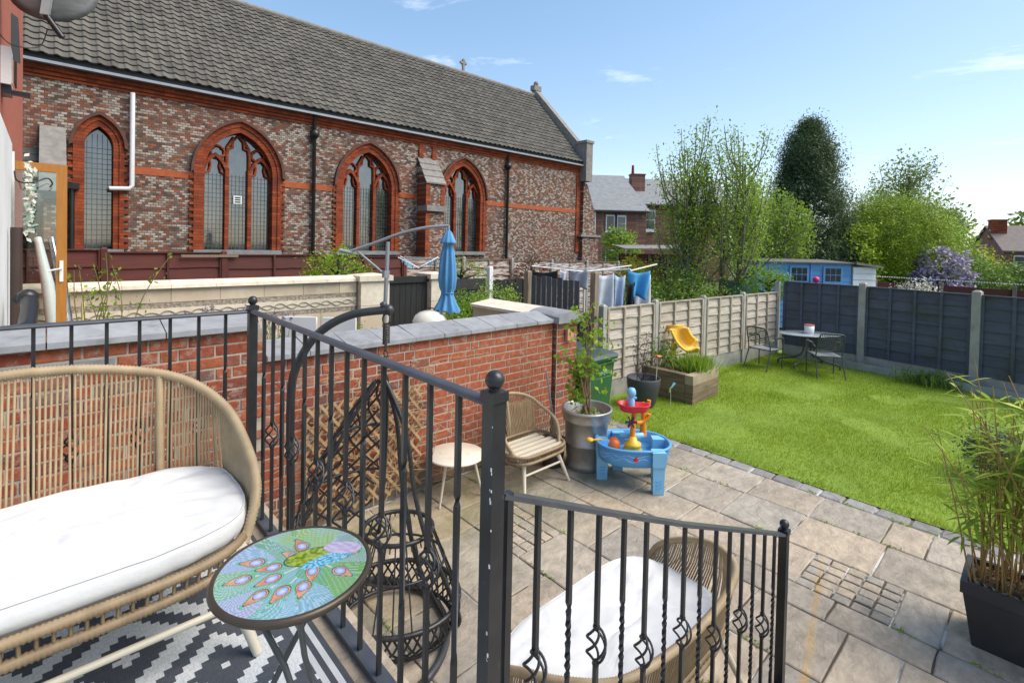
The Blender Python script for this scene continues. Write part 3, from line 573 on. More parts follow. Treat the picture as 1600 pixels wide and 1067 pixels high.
for wi, (cx, w, ow, zb, zs, za, oa) in enumerate(WIN):
    win = MB(); ringstrip(win, gothic(cx, w, zb, zs, za), gothic(cx, w + (ow - w) * 0.55, zb, zs, lerp(za, oa, 0.55)), CV - 0.03, CV + 0.34)
    win = win.build('window_surround', M['terracotta'], church)
    o2 = MB(); ringstrip(o2, gothic(cx, w + (ow - w) * 0.55, zb, zs, lerp(za, oa, 0.55)), gothic(cx, ow, zb, zs, oa), CV - 0.055, CV + 0.02)
    for k in range(24):       # toothed brick quoins down the jambs
        zq = zb + k * 0.165
        if zq + 0.08 > zs: break
        for s_ in (-1, 1): o2.b2((cx + s_ * ow, CV - 0.05, zq), (cx + s_ * (ow + 0.09), CV + 0.02, zq + 0.08))
    o2.build('brick_surround', M['terracotta'], win)
    hm = MB(); ringstrip(hm, arch2(cx, ow + 0.001, zs, oa + 0.001, 10), arch2(cx, ow + 0.075, zs - 0.05, oa + 0.085, 10), CV - 0.12, CV + 0.02); hm.build('hood_mould', M['terra_dk'], win)
    MB().b2((cx - ow, CV - 0.1, zb - 0.12), (cx + ow, CV + 0.3, zb - 0.001)).build('sill', M['lead'], win)
    gy = CV + 0.22
    lights = [(cx, w)] if wi == 0 else [(cx - w * 0.655, w * 0.27), (cx, w * 0.285), (cx + w * 0.655, w * 0.27)]
    gl = gothic(cx, w, zb, zs, za); g_ = MB(); g_.add([(x, gy, z) for x, z in gl], [tuple(range(len(gl)))]); g_.build('glass', M['leadglass'], win)
    ld = MB()
    x = cx - w + 0.05
    while x < cx + w:
        zt = zs + (za - zs) * max(0, 1 - abs(x - cx) / w) ** 0.7; ld.b2((x - 0.005, gy - 0.014, zb), (x + 0.005, gy - 0.002, min(zt, zs + (0.0 if wi else 0.3)))); x += 0.092
    z = zb + 0.09
    while z < zs:
        ld.b2((cx - w, gy - 0.011, z - 0.005), (cx + w, gy - 0.0021, z + 0.005)); z += 0.118
    ld.build('lead_cames', M['came'], win, kind='stuff')
    if wi:
        tr = MB()
        for s_ in (-1, 1):
            mxp = cx + s_ * w * 0.335
            tr.b2((mxp - 0.05, CV + 0.1, zb), (mxp + 0.05, CV + 0.26, zs + 0.15))
            # side light head
            lx, lw = cx + s_ * w * 0.665, w * 0.30
            sa = gothic(lx, lw, zs - 0.12, zs - 0.1, zs + 0.44, 6)[1:-1]; sb = gothic(lx, lw + 0.075, zs - 0.12, zs - 0.1, zs + 0.54, 6)[1:-1]; ringstrip(tr, sa, sb, CV + 0.09, CV + 0.26)
            for c_ in (-1, 1): tr.tube([(lx + c_ * lw, CV + 0.17, zs - 0.02), (lx + c_ * lw * 0.55, CV + 0.17, zs + 0.03), (lx + c_ * lw * 0.42, CV + 0.17, zs + 0.2), (lx + c_ * lw * 0.5, CV + 0.17, zs + 0.3)], 0.035, 5)
            # eyelet circle
            tr.tube(arc((cx + s_ * w * 0.60, CV + 0.17, zs + 0.56), 0.165, 0, 2 * math.pi, 16)[:-1], 0.036, 6, True)
            for k in range(4):
                a = k * math.pi / 2 + 0.785; tr.ball((cx + s_ * w * 0.60 + 0.15 * math.cos(a), CV + 0.17, zs + 0.56 + 0.15 * math.sin(a)), 0.045, 6, 4)
            # spandrel
            tr.tube([(mxp, CV + 0.18, zs + 0.1), (mxp, CV + 0.18, zs + 0.5), (mxp - s_ * 0.02, CV + 0.18, zs + 0.72), (cx + s_ * 0.1, CV + 0.18, za - 0.12)], 0.05, 6)
            tr.tube([(cx + s_ * w * 0.335, CV + 0.17, zs + 0.66), (cx + s_ * 0.14, CV + 0.17, zs + 0.72), (cx + s_ * 0.13, CV + 0.17, zs + 0.9), (cx, CV + 0.17, za - 0.06)], 0.036, 5)
            tr.tube([(cx + s_ * w * 0.75, CV + 0.18, zs + 0.50), (cx + s_ * w * 0.93, CV + 0.18, zs + 0.25)], 0.05, 5)
        tr.build('tracery', M['terracotta'], win)
    if wi == 1:
        vn = MB().b2((cx - 0.105, gy - 0.05, 3.42), (cx + 0.105, gy - 0.02, 3.64)).build('ventilator', M['white'], win)
        for k in range(3): MB().b2((cx - .07, gy - .056, 3.455 + k * .06), (cx + .07, gy - .0505, 3.485 + k * .06)).build('vent_slot', M['blackplastic'], vn)
for a_, b_ in ((-4, 0.42), (1.42, 2.72), (4.89, 6.45), (8.62, 10.25), (12.42, 18.0)): MB().b2((a_, CV - 0.015, 3.97), (b_, CV + 0.01, 4.14)).build('string_course', M['orangeband'], church)
cor = MB().b2((-4, CV - 0.06, 5.93), (18.1, CV + 0.01, 6.02)).b2((-4, CV - 0.10, 6.02), (18.1, CV + 0.01, 6.12)).b2((-4, CV - 0.03, 5.86), (18.1, CV + 0.01, 5.93)); cor.build('cornice', M['terracotta'], church)
MB().b2((-4, CV - 0.27, 6.135), (18.05, CV - 0.02, 6.195)).build('gutter', M['leadgutter'], church)
MB().b2((-4, CV - 0.17, 6.2), (18.05, CV - 0.02, 6.31)).build('fascia', M['darkgutter'], church)
# roof
E0 = Vector((0, CV - 0.24, 6.30)); E1 = Vector((0, 18.05, 10.05)); sl = E1 - E0; SL = sl.length; sd = sl.normalized(); sn = Vector((0, -sd.z, sd.y))
roof = MB().hexa([(-4, E0.y + 0.05, E0.z), (18.1, E0.y + 0.05, E0.z), (18.1, E1.y, E1.z - 0.05), (-4, E1.y, E1.z - 0.05), (-4, E0.y + .05, E0.z + .02), (18.1, E0.y + .05, E0.z + .02), (18.1, E1.y, E1.z - 0.02), (-4, E1.y, E1.z - 0.02)])
roof.hexa([(-4, E1.y, E1.z - .05), (18.1, E1.y, E1.z - .05), (18.1, 21.4, 6.3), (-4, 21.4, 6.3), (-4, E1.y, E1.z - .02), (18.1, E1.y, E1.z - .02), (18.1, 21.45, 6.3), (-4, 21.45, 6.3)])
roof = roof.build('roof', M['darktile'], church)
TW = 0.24; NR = 21; GA = SL / NR
prof = [(0, 0.0), (0.04, 0.002), (0.09, 0.012), (0.125, 0.036), (0.165, 0.036), (0.20, 0.014), (0.245, 0.0)]
tv = []; n_ = len(prof)
for (along, lift) in ((0.0, 0.042), (GA + 0.04, 0.002)): tv += [(x, along, h + lift) for x, h in prof]
tv += [(x, 0.004, h + 0.006) for x, h in prof]
tf = [(i, i + 1, n_ + i + 1, n_ + i) for i in range(n_ - 1)] + [(2 * n_ + i, 2 * n_ + i + 1, i + 1, i) for i in range(n_ - 1)]
Mt = Matrix(((1, 0, 0, 0), (0, sd.y, sn.y, 0), (0, sd.z, sn.z, 0), (0, 0, 0, 1)))
tmesh = MB().add([Mt @ Vector(p) for p in tv], tf).mesh('roof_tile'); tmesh.materials.append(M['tile'])
tl = []
for r_ in range(NR):
    for k in range(int(20.4 / TW)):
        u = -2.4 + k * TW
        if u > 17.85: break
        p = E0 + sd * (r_ * GA) + Vector((u, 0, 0)); tl.append((p.x * 0.682 + p.y * 0.731 + abs(p.z - 2.5) * 0.0, p))
vis = [t for t in tl if t[1].x > -0.9 + (t[1].z - 6.3) * 1.0]; vis.sort(key=lambda t: t[0]); near = set(id(t) for t in vis[:300]); rest = MB()
tverts = [tuple(v_.co) for v_ in tmesh.vertices]
for t in tl:
    p = t[1]; j = Vector((rnd.uniform(-.004, .004), 0, rnd.uniform(-.004, .004)))
    if id(t) in near: o = obj('roof_tile', tmesh, None, roof, (p.x + j.x - 8.0, p.y - 14.9, p.z + j.z))
    else: rest.add([(a + p.x + j.x, b + p.y, c_ + p.z + j.z) for a, b, c_ in tverts], tf)
rest.build('far_roof_tiles', M['tile'], roof, kind='stuff')
rg = MB()
for k in range(46): rg.tube([(-2.4 + k * 0.45, 18.05, 10.06 + (k % 2) * 0.004), (-2.4 + (k + 1) * 0.45, 18.05, 10.06 + (k % 2) * 0.004)], 0.12, 8)
rg.build('ridge_tiles', M['stonecap'], roof, kind='stuff')
# stone cross on the ridge
cz = MB().box((13.6, 18.05, 10.42), (0.09, 0.09, 0.55)).box((13.6, 18.05, 10.52), (0.36, 0.085, 0.09)).tube(arc((13.6, 18.05, 10.52), 0.12, 0, 6.283, 12)[:-1], 0.03, 5, True); cz.build('ridge_cross', M['stonecap'], church)
# gable parapet, kneeler, end buttress
gp = MB(); P0 = (14.55, 6.75); P1 = (18.05, 10.42)
gp.hexa([(18.1, 14.75, 6.2), (18.42, 14.75, 6.2), (18.42, 18.05, 9.9), (18.1, 18.05, 9.9), (18.1, P0[0], P0[1]), (18.42, P0[0], P0[1]), (18.42, P1[0], P1[1]), (18.1, P1[0], P1[1])])
gp.hexa([(18.1, 18.05, 9.9), (18.42, 18.05, 9.9), (18.42, 21.4, 6.2), (18.1, 21.4, 6.2), (18.1, P1[0], P1[1]), (18.42, P1[0], P1[1]), (18.42, 21.6, 6.75), (18.1, 21.6, 6.75)])
gp.b2((18.05, 14.5, 5.45), (18.5, 15.05, 7.2)).b2((18.0, 14.46, 7.2), (18.55, 15.1, 7.32)).b2((18.0, 17.9, 10.3), (18.5, 18.2, 10.55)).ball((18.25, 18.05, 10.68), 0.13, 8, 5).build('gable_parapet', M['stonecap'], church)
eb = MB(); pr = [(18.15, 0), (19.35, 0), (19.35, 2.9), (19.1, 3.1), (18.95, 4.2), (18.45, 5.3), (18.15, 5.45)]
eb.add([(x, 14.7, z) for x, z in pr] + [(x, 15.4, z) for x, z in pr], [(i, (i + 1) % 7, 7 + (i + 1) % 7, 7 + i)[::-1] for i in range(7)] + [tuple(range(7)), tuple(range(13, 6, -1))])
eb.build('end_buttress', M['churchbrick'], church); MB().b2((17.95, 14.62, 2.9), (19.42, 15.45, 3.0)).build('offset_course', M['stonecap'], church); MB().b2((17.85, 14.855, 2.2), (18.16, 14.92, 5.85)).build('corner_quoins', M['redbrickwall'], church)
def buttress(u0, u1, ztop, zmid, proj, capname='buttress'):
    b = MB().b2((u0 + .03, CV - proj, 0), (u1 - .03, CV + 0.02, zmid)); b = b.build('buttress', M['churchbrick'], church)
    MB().b2((u0, CV - proj - 0.015, 0), (u0 + 0.17, CV + .021, zmid - .004)).b2((u1 - 0.17, CV - proj - 0.0151, zmid - 0.75), (u1, CV + .0211, zmid - .0041)).build('quoins', M['redbrickwall'], b)
    n = 4
    for k in range(n):
        z0 = lerp(zmid, ztop, k / n); z1 = lerp(zmid, ztop, (k + 1) / n); y0 = lerp(CV - proj - .04, CV, k / n); y1 = lerp(CV - proj - .04, CV, (k + 1) / n)
        MB().hexa([(u0 - .02, y0 - .02, z0), (u1 + .02, y0 - .02, z0), (u1 + .02, y1, z1), (u0 - .02, y1, z1), (u0 - .02, y0 - .03, z0 + .05), (u1 + .02, y0 - .03, z0 + .05), (u1 + .02, y1 - .01, z1 + .03), (u0 - .02, y1 - .01, z1 + .03)]).build('cap_slate', M['stonecap'], b)
    MB().hexa([(u0 + .03, CV - proj + .03, zmid), (u1 - .03, CV - proj + .03, zmid), (u1 - .03, CV + .02, zmid), (u0 + .03, CV + .02, zmid), (u0 + .03, CV - .02, ztop - .02), (u1 - .03, CV - .02, ztop - .02), (u1 - .03, CV + .02, ztop), (u0 + .03, CV + .02, ztop)]).build('cap_core', M['churchbrick'], b)
buttress(9.35, 10.12, 5.40, 4.48, 0.55)
MB().b2((9.33, CV - 0.66, 3.55), (10.14, CV, 3.74)).build('offset_course', M['stonecap'], church)
MB().b2((9.38, CV - 0.055, 5.4), (9.55, CV, 5.86)).b2((9.92, CV - 0.055, 5.4), (10.09, CV, 5.86)).build('pilaster', M['terracotta'], church)
MB().hexa([(-0.12, 13.6, 3.2), (0.30, 13.6, 3.2), (0.30, 14.9, 4.5), (-0.12, 14.9, 4.5), (-0.12, 13.5, 3.35), (0.30, 13.5, 3.35), (0.30, 14.9, 4.85), (-0.12, 14.9, 4.85)]).build('porch_coping', M['stonecap'], church)
MB().b2((-0.05, 13.7, 0), (0.25, 14.88, 3.2)).build('porch_wall', M['churchbrick'], church)
lt = MB()
for k in range(7):
    y0 = lerp(13.3, 14.85, k / 7); z0 = lerp(3.1, 4.30, k / 7); y1 = lerp(13.3, 14.85, (k + 1) / 7); z1 = lerp(3.1, 4.30, (k + 1) / 7)
    for q in range(9): lt.hexa([(-2.2 + q * .235, y0, z0), (-2.2 + q * .235 + .23, y0, z0), (-2.2 + q * .235 + .23, y1, z1), (-2.2 + q * .235, y1, z1), (-2.2 + q * .235, y0, z0 + .05 + .02 * (q % 2)), (-2.2 + q * .235 + .23, y0, z0 + .05), (-2.2 + q * .235 + .23, y1, z1 + .02), (-2.2 + q * .235, y1, z1 + .02)])
lt.build('porch_roof_tiles', M['darktile'], church, kind='stuff')
def downpipe(u, z0, z1, m, hop=True, r=0.055):
    b = MB().tube([(u, CV - 0.09, z0), (u, CV - 0.09, z1 - 0.1), (u, CV - 0.16, z1 + .05)], r, 8)
    if hop: b.lathe([(0.07, -0.14), (0.13, -0.05), (0.14, 0.05), (0.06, 0.12)], (u, CV - 0.1, z1 - 0.55), 8)
    b.build('downpipe', m, church)
downpipe(5.76, 0, 6.15, M['blackplastic']); downpipe(13.5, 0, 6.15, M['blackplastic'])
MB().tube([(1.47, CV - 0.12, 5.85), (1.47, CV - 0.12, 3.68), (1.42, CV - 0.12, 3.6), (1.05, CV - 0.12, 3.57)], 0.05, 10).build('downpipe', M['white'], church, label='white plastic offset downpipe')
MB().tube([(0.40, CV - 0.09, 0), (0.40, CV - 0.09, 3.5)], 0.055, 8).b2((0.27, CV - 0.2, 3.5), (0.53, CV, 3.63)).build('downpipe', M['blackplastic'], church)

# moss and small weeds rooted in the paving joints
wp = []; wr_ = random.Random(5)
for k in range(95):
    i = wr_.randint(0, len(rows) - 1); c = (rows[i] + wr_.uniform(-.006, .006), wr_.uniform(-.6, 4.2)) if k % 3 else (5.785 + wr_.choice([0, .2]), wr_.uniform(-.6, 4.0))
    for q in range(wr_.randint(5, 22)): wp.append((c[0] + wr_.gauss(0, .010), c[1] + wr_.gauss(0, .035), wr_.uniform(.0, .02)))
# ---------------------------------------------------------------- fences
def lap_panel(name, label, group, p0, p1, z0, z1, nb, nbat, mb_, mbat, wav, cap=True, side=1, thick=0.02, batw=0.04):
    p0 = Vector((*p0, 0)); p1 = Vector((*p1, 0)); d = (p1 - p0); L = d.length; d.normalize(); nrm = Vector((d.y, -d.x, 0)) * side; rz = math.atan2(d.y, d.x)
    t = thing(name, label, 'fence', ((p0 + p1) / 2 + Vector((0, 0, z0)))[:], rz, group)
    sy = -1 if side == 1 else 1; H = (z1 - z0) / nb
    for i in range(nb):
        b = MB(); n = 10; vs = []
        zz = i * H
        for k in range(n + 1):
            x = -L / 2 + L * k / n; w = wav * noise.noise((x * 3 + p0.x * 7, i * 3.7, p0.y)) if wav else 0
            vs += [(x, sy * (thick + 0.014), zz - 0.012 + w), (x, sy * 0.004, min(zz + H + 0.02, z1 - z0)), (x, sy * (0.004 + 0.01), zz - 0.012 + w)]
        fs = []
        for k in range(n):
            a = 3 * k; c = a + 3; fs += [(a, c, c + 1, a + 1), (a + 2, c + 2, c, a), (a + 1, c + 1, c + 2, a + 2)]
        b.add(vs, fs); b.build('board', mb_, t, local=True)
    for k in range(nbat):
        x = lerp(-L / 2 + 0.02, L / 2 - 0.02, k / (nbat - 1)); MB().box((x, sy * (thick + 0.026), (z1 - z0) / 2), (batw, 0.022, z1 - z0)).build('batten', mbat, t, local=True)
    if cap: MB().box((0, sy * 0.018, z1 - z0 + 0.012), (L, 0.055, 0.022)).build('capping', mbat, t, local=True)
    return t
def conc_post(name, label, u, v, z1, rz, w=0.1, group=None, m=None):
    t = MB(); c, s_ = math.cos(rz), math.sin(rz)
    t.box((0, 0, z1 / 2), (w, w, z1)).hexa([(-w / 2, -w / 2, z1), (w / 2, -w / 2, z1), (w / 2, w / 2, z1), (-w / 2, w / 2, z1), (-w / 4, -w / 4, z1 + .03), (w / 4, -w / 4, z1 + .03), (w / 4, w / 4, z1 + .03), (-w / 4, w / 4, z1 + .03)])
    o = t.build(name, m or M['concrete'], label=label, cat='post', group=group); o.location = (u, v, 0); o.rotation_euler = (0, 0, rz); return o
# pale lap fence on the left of the lawn
WP = [(6.62, 4.90), (8.10, 4.84), (9.72, 4.72), (11.25, 4.56), (12.92, 4.42)]
wl = ['weathered lap fence panel behind the green bin', 'weathered lap fence panel behind the planter and yellow slide', 'weathered lap fence panel between planter and garden table', 'weathered lap fence panel nearest the dark corner']
for i in range(4):
    a, b = WP[i], WP[i + 1]; rz = math.atan2(b[1] - a[1], b[0] - a[0]); q = 0.07 / math.hypot(b[0] - a[0], b[1] - a[1])
    lap_panel('lap_fence', wl[i], 'pale fence panels', lv(a, b, q), lv(a, b, 1 - q), 0.30, 1.47, 7, 4, M['fence'], M['batten'], 0.022)
    g = MB(); m_ = lv(a, b, 0.5); g.box((m_[0], m_[1], 0.15), (math.hypot(b[0] - a[0], b[1] - a[1]) - 0.13, 0.05, 0.3), rz)
    g.build('gravel_board', M['concrete'], label='concrete gravel board under the ' + wl[i].replace('weathered lap fence panel', 'pale panel'), cat='board', group='gravel boards under the pale fence')
pl = ['behind the wheelie bin', 'left of the yellow slide', 'right of the yellow slide', 'left of the garden chairs', 'in the corner where pale and dark fences meet']
for i, p in enumerate(WP): conc_post('fence_post', 'concrete fence post ' + pl[i], p[0], p[1], 1.52 if i < 4 else 1.72, 0, group='concrete fence posts')
# dark blue fence across the end of the lawn
DPs = [(12.99, 4.36), (12.99, 2.70), (12.62, 0.86), (12.25, -0.98), (11.9, -2.8)]
dl = ['dark blue fence panel behind the garden table', 'dark blue fence panel between the two pale posts', 'dark blue fence panel right of the second pale post', 'dark blue fence panel at the far right behind the bamboo']
for i in range(4):
    a, b = DPs[i], DPs[i + 1]; q = 0.07 / math.hypot(b[0] - a[0], b[1] - a[1]); rz = math.atan2(b[1] - a[1], b[0] - a[0])
    lap_panel('lap_fence', dl[i], 'dark blue fence panels', lv(a, b, q), lv(a, b, 1 - q), 0.26, 1.73, 7, 5, M['navy'], M['navy'], 0.006, batw=0.05)
    m_ = lv(a, b, 0.5); MB().box((m_[0], m_[1], 0.13), (math.hypot(b[0] - a[0], b[1] - a[1]) - 0.13, 0.05, 0.26), rz).build('gravel_board', M['concrete'], label='concrete gravel board under ' + dl[i].replace('dark blue fence panel', 'the dark panel'), cat='board', group='gravel boards under the dark fence')
    if i: conc_post('fence_post', 'pale concrete post ' + ['', 'right of the garden table in the dark fence', 'behind the lawn edge grass clump in the dark fence', 'behind the bamboo in the dark fence'][i], a[0] - 0.02, a[1], 1.8, rz, 0.13, 'concrete posts in the dark fence')
ed = MB(); a, b = Vector((12.72, 3.9, 0)), Vector((11.6, -2.8, 0)); ed.bar(a + Vector((0, 0, .07)), b + Vector((0, 0, .07)), 0.035, 0.16).build('timber_edging', M['greyedge'], label='grey green timber edging board along the dark fence', cat='edging')
# red-brown and peeling fence along the church
cut = [-1.2, 0.75, 2.65, 4.6, 6.85, 8.8, 10.7, 12.55, 14.45, 16.4, 18.4]
for i in range(len(cut) - 1):
    red = i < 4; z1 = lerp(2.22, 1.82, i / 9)
    lab = ('red brown lap fence panel below the church, ' if red else 'peeling pale and red fence panel below the church, ') + ['beside the glass door', 'below the narrow window', 'below the first wide window', 'behind the parasol mast', 'behind the closed parasol', 'left of the white post', 'behind the black fence', 'behind the washing', 'right of the washing', 'farthest along'][i]
    lap_panel('lap_fence', lab, 'fence below the church', (cut[i] + 0.04, 11.5), (cut[i + 1] - 0.04, 11.5), 0.0, z1, 8 if red else 9, 3, M['redfence'] if red else M['peeling'], M['redfence'] if red else M['oldpost'], 0.02 if red else 0.05)
    conc_post('fence_post', ('red brown post ' if red else 'pale post ') + lab.split(', ')[1].replace('beside', 'right of').replace('below', 'right of and below') + ' in the church side fence', cut[i + 1], 11.47, z1 + 0.03, 0, 0.09, 'posts below the church', M['redfence'] if red else M['concrete'])
MB().b2((1.9, 11.40, 2.10), (2.9, 11.43, 2.15)).build('loose_batten', M['oldpost'], label='loose pale batten nailed to the red brown fence', cat='batten')

# ---------------------------------------------------------------- neighbour: cream wall, pillars, gates, fences
cw = thing('cream_stone_wall', 'long cream limestone garden wall with mosaic band and scrolled frieze', 'wall', (1.8, 8.6, 0))
MB().b2((-1.5, 8.52, 0), (4.1, 8.78, 1.76)).build('core', M['creamcap'], cw)
for r_, (z0, z1) in enumerate(((0.0, 0.42), (0.42, 0.82), (0.82, 1.24), (1.56, 1.76))):
    u = -1.5 - (r_ % 2) * 0.3
    while u < 4.1:
        a, b = max(u, -1.5), min(u + 0.62, 4.1)
        if b - a > 0.05: MB().b2((a + .003, 8.5 - rnd.uniform(0, .003), z0 + .003), (b - .003, 8.521, z1 - .003)).build('stone', M['cream'], cw)
        u += 0.62
for z0, z1 in ((1.24, 1.32), (1.48, 1.56)):
    MB().b2((-1.5, 8.505, z0), (4.1, 8.52, z1)).build('mosaic_band', M['mosaic'], cw)
MB().b2((-1.5, 8.498, 1.32), (4.1, 8.52, 1.48)).build('frieze', M['creamcap'], cw)
sc_ = MB()
for ph in (0, math.pi): sc_.tube([(-1.5 + 5.6 * k / 220, 8.492, 1.40 + 0.045 * math.sin(k * 0.42 + ph) * (1 if ph == 0 else 0.6)) for k in range(221)], 0.010, 4)
sc_.build('scroll', M['scroll'], cw, kind='stuff')
u = -1.5
while u < 4.0: MB().hexa([(u, 8.44, 1.765), (u + .556, 8.44, 1.765), (u + .556, 8.86, 1.765), (u, 8.86, 1.765), (u, 8.45, 1.815), (u + .556, 8.45, 1.815), (u + .556, 8.65, 1.87), (u, 8.65, 1.87)]).build('coping_stone', M['creamcap'], cw); u += 0.56
def pillar(u0, u1, label):
    t = thing('stone_pillar', label, 'pillar', ((u0 + u1) / 2, 8.6, 0), group='cream gate pillars')
    for k in range(4): MB().b2((u0 + .002, 8.38, k * 0.44 + .003), (u1 - .002, 8.82, k * 0.44 + .437)).build('stone', M['creamcap'] if k % 2 else M['cream'], t)
    MB().b2((u0 - .05, 8.33, 1.765), (u1 + .05, 8.87, 1.86)).hexa([(u0 - .05, 8.33, 1.861), (u1 + .05, 8.33, 1.861), (u1 + .05, 8.87, 1.861), (u0 - .05, 8.87, 1.861), (u0 + .2, 8.58, 1.90), (u1 - .2, 8.58, 1.90), (u1 - .2, 8.62, 1.90), (u0 + .2, 8.62, 1.90)]).build('cap', M['creamcap'], t)
pillar(4.13, 4.70, 'wide cream stone pillar left of the black gate'); pillar(5.63, 6.0, 'cream stone pillar right of the black gate behind the parasol')
gt = thing('black_gate', 'black boarded garden gate between cream pillars', 'gate', (5.2, 8.5, 0))
for k in range(7): MB().b2((4.74 + k * 0.125, 8.5, 0.05), (4.74 + k * 0.125 + 0.119, 8.52, 1.78)).build('board', M['blackboard'], gt)
MB().b2((4.73, 8.46, 1.7), (5.62, 8.499, 1.82)).build('top_rail', M['blackboard'], gt)
cl = thing('low_cream_wall', 'low cream stone wall with white coping behind the brick pier', 'wall', (4.95, 5.3, 0))
for k in range(4):
    for j in range(3): MB().b2((4.84 - .002 * (j % 2), 4.66 + j * .46 + .002, k * .38 + .003), (5.12, 4.66 + (j + 1) * .46 - .002, k * .38 + .377)).build('stone', M['cream'], cl)
for j in range(3): MB().hexa([(4.78, 4.62 + j * .48, 1.525), (5.2, 4.62 + j * .48, 1.525), (5.2, 4.62 + j * .48 + .476, 1.525), (4.78, 4.62 + j * .48 + .476, 1.525), (4.78, 4.62 + j * .48, 1.565), (5.2, 4.62 + j * .48, 1.62), (5.2, 4.62 + j * .48 + .476, 1.62), (4.78, 4.62 + j * .48 + .476, 1.565)]).build('coping_stone', M['creamcap'], cl)
bf = thing('black_panel_fence', 'black lap fence panel right of the closed parasol', 'fence', (6.9, 9.2, 0))
for k in range(7): MB().hexa([(6.05, 9.17, k * .235), (7.72, 9.17, k * .235), (7.72, 9.2, k * .235 + .25), (6.05, 9.2, k * .235 + .25), (6.05, 9.19, k * .235), (7.72, 9.19, k * .235), (7.72, 9.22, k * .235 + .25), (6.05, 9.22, k * .235 + .25)]).build('board', M['blackboard'], bf)
conc_post('white_post', 'white painted fence post between the two black fences', 7.82, 9.15, 1.92, 0, 0.11, None, M['white'])
bp = thing('black_board_fence', 'black vertical board fence behind the low cream wall', 'fence', (8.6, 9.2, 0))
for k in range(11): MB().b2((7.95 + k * 0.13, 9.2 + .012 * (k % 2), 0), (7.95 + k * .13 + .122, 9.222 + .012 * (k % 2), 1.6 + .015 * (k % 2))).build('board', M['blackboard'], bp)
gp_ = thing('slate_picket_fence', 'slate grey upright board fence beside the brick pier', 'fence', (6.38, 5.6, 0))
for k in range(11):
    v_ = 6.24 - k * 0.124; zt = 1.93 + rnd.uniform(-.02, .02) if k < 9 else 1.4
    MB().b2((6.36, v_ - .05, 0.02), (6.382, v_ + .05, zt)).build('board', M['greyboard'], gp_)
    if k % 1 == 0 and k < 9: MB().b2((6.40, v_ - .107, 0.02), (6.42, v_ - .03, 1.42)).build('back_board', M['greyboard'], gp_)
for z in (0.4, 1.3): MB().b2((6.384, 4.85, z), (6.399, 6.3, z + .08)).build('rail', M['greyboard'], gp_)
conc_post('timber_post', 'old timber post at the far end of the slate grey fence', 6.38, 6.40, 2.0, 0, 0.1, None, M['oldpost'])
conc_post('timber_post', 'old timber post at the near end of the slate grey fence', 6.42, 4.93, 2.06, 0, 0.1, None, M['oldpost'])

# ---------------------------------------------------------------- neighbour house on the left
nh = thing('neighbour_house', 'terracotta painted house side with white lower wall at the left edge', 'house', (-1.0, 7.5, 0))
MB().b2((-3.5, 4.9, 0), (-0.275, 10.8, 7.5)).build('wall', M['redwall'], nh)
MB().b2((-3.4, 4.55, 0), (-0.25, 6.95, 3.37)).build('white_wall', M['render_white'], nh)
MB().b2((-0.30, 6.96, 0.9), (-0.235, 7.04, 3.3)).build('door_jamb', M['upvc'], nh)
MB().b2((-0.30, 8.0, 4.2), (-0.262, 8.35, 4.75)).build('airbrick', M['blackplastic'], nh)
dr = thing('glass_door', 'open golden oak framed glass door with white handle', 'door', (-0.2, 7.1, 1.1))
fx0, fx1, fz0, fz1, fy = -0.72, 0.157, 1.12, 3.22, 7.05; fw = 0.085
MB().b2((fx0, fy, fz1 - fw), (fx1 - fw - .001, fy + .06, fz1)).b2((fx1 - fw, fy, fz0), (fx1, fy + .06, fz1)).b2((fx0, fy, fz0), (fx1 - fw - .001, fy + .06, fz0 + fw)).b2((fx0, fy + .001, fz0 + fw + .001), (fx0 + fw, fy + .059, fz1 - fw - .001)).build('frame', M['oak'], dr)
MB().b2((fx0 + fw, fy + .025, fz0 + fw), (fx1 - fw, fy + .035, fz1 - fw)).build('pane', M['clearglass'], dr)
hd = MB().b2((fx1 - .058, fy - .012, 2.0), (fx1 - .028, fy, 2.22)); hd = hd.build('handle_plate', M['upvc'], dr)
MB().tube([(fx1 - .043, fy - .045, 2.14), (fx1 - .15, fy - .05, 2.115)], .009, 6).tube([(fx1 - .043, fy, 2.14), (fx1 - .043, fy - .05, 2.14)], .009, 6).build('lever', M['upvc'], hd)
# flower wreath, brackets, pipes, lamp, dish
wr = thing('flower_wreath', 'pale artificial flower wreath hanging by the glass door', 'wreath', (-0.16, 6.8, 2.85))
fl = MB(); gr = MB()
for k in range(260):
    a = rnd.uniform(0, 6.283); rr = 0.11 + rnd.gauss(0, 0.035); c = Vector((-0.155 + abs(rnd.gauss(0, .03)), 6.8 + rr * math.cos(a) * 0.8, 2.82 + rr * 2.1 * math.sin(a)))
    t1 = Vector((rnd.gauss(0, 1), rnd.gauss(0, 1), rnd.gauss(0, 1))).normalized(); t2 = t1.orthogonal().normalized(); s_ = rnd.uniform(.018, .036)
    (fl if k % 4 else gr).add([c - t1 * s_, c + t2 * s_ * .7, c + t1 * s_, c - t2 * s_ * .7], [(0, 1, 2, 3)])
fl.build('petals', M['whiteflower'], wr, kind='stuff'); gr.build('leaves', pm('sage_leaf', (0.25, 0.38, 0.3), 0.7), wr, kind='stuff')
MB().tube(spline([(-0.22, 6.5, 3.07), (-0.2, 6.5, 2.98), (-0.1, 6.6, 2.98), (0.0, 6.7, 3.04), (0.04, 6.8, 3.0), (0.02, 6.8, 2.96)], 6), 0.007, 5).build('hanging_bracket', M['iron'], label='thin curled iron hanging bracket above the flower wreath', cat='bracket')
MB().tube([(-0.195, 6.2, 2.55), (-0.195, 6.2, 1.6)], 0.04, 8).build('waste_pipe', M['pipebrown'], label='dark brown vertical waste pipe on the white wall', cat='pipe')
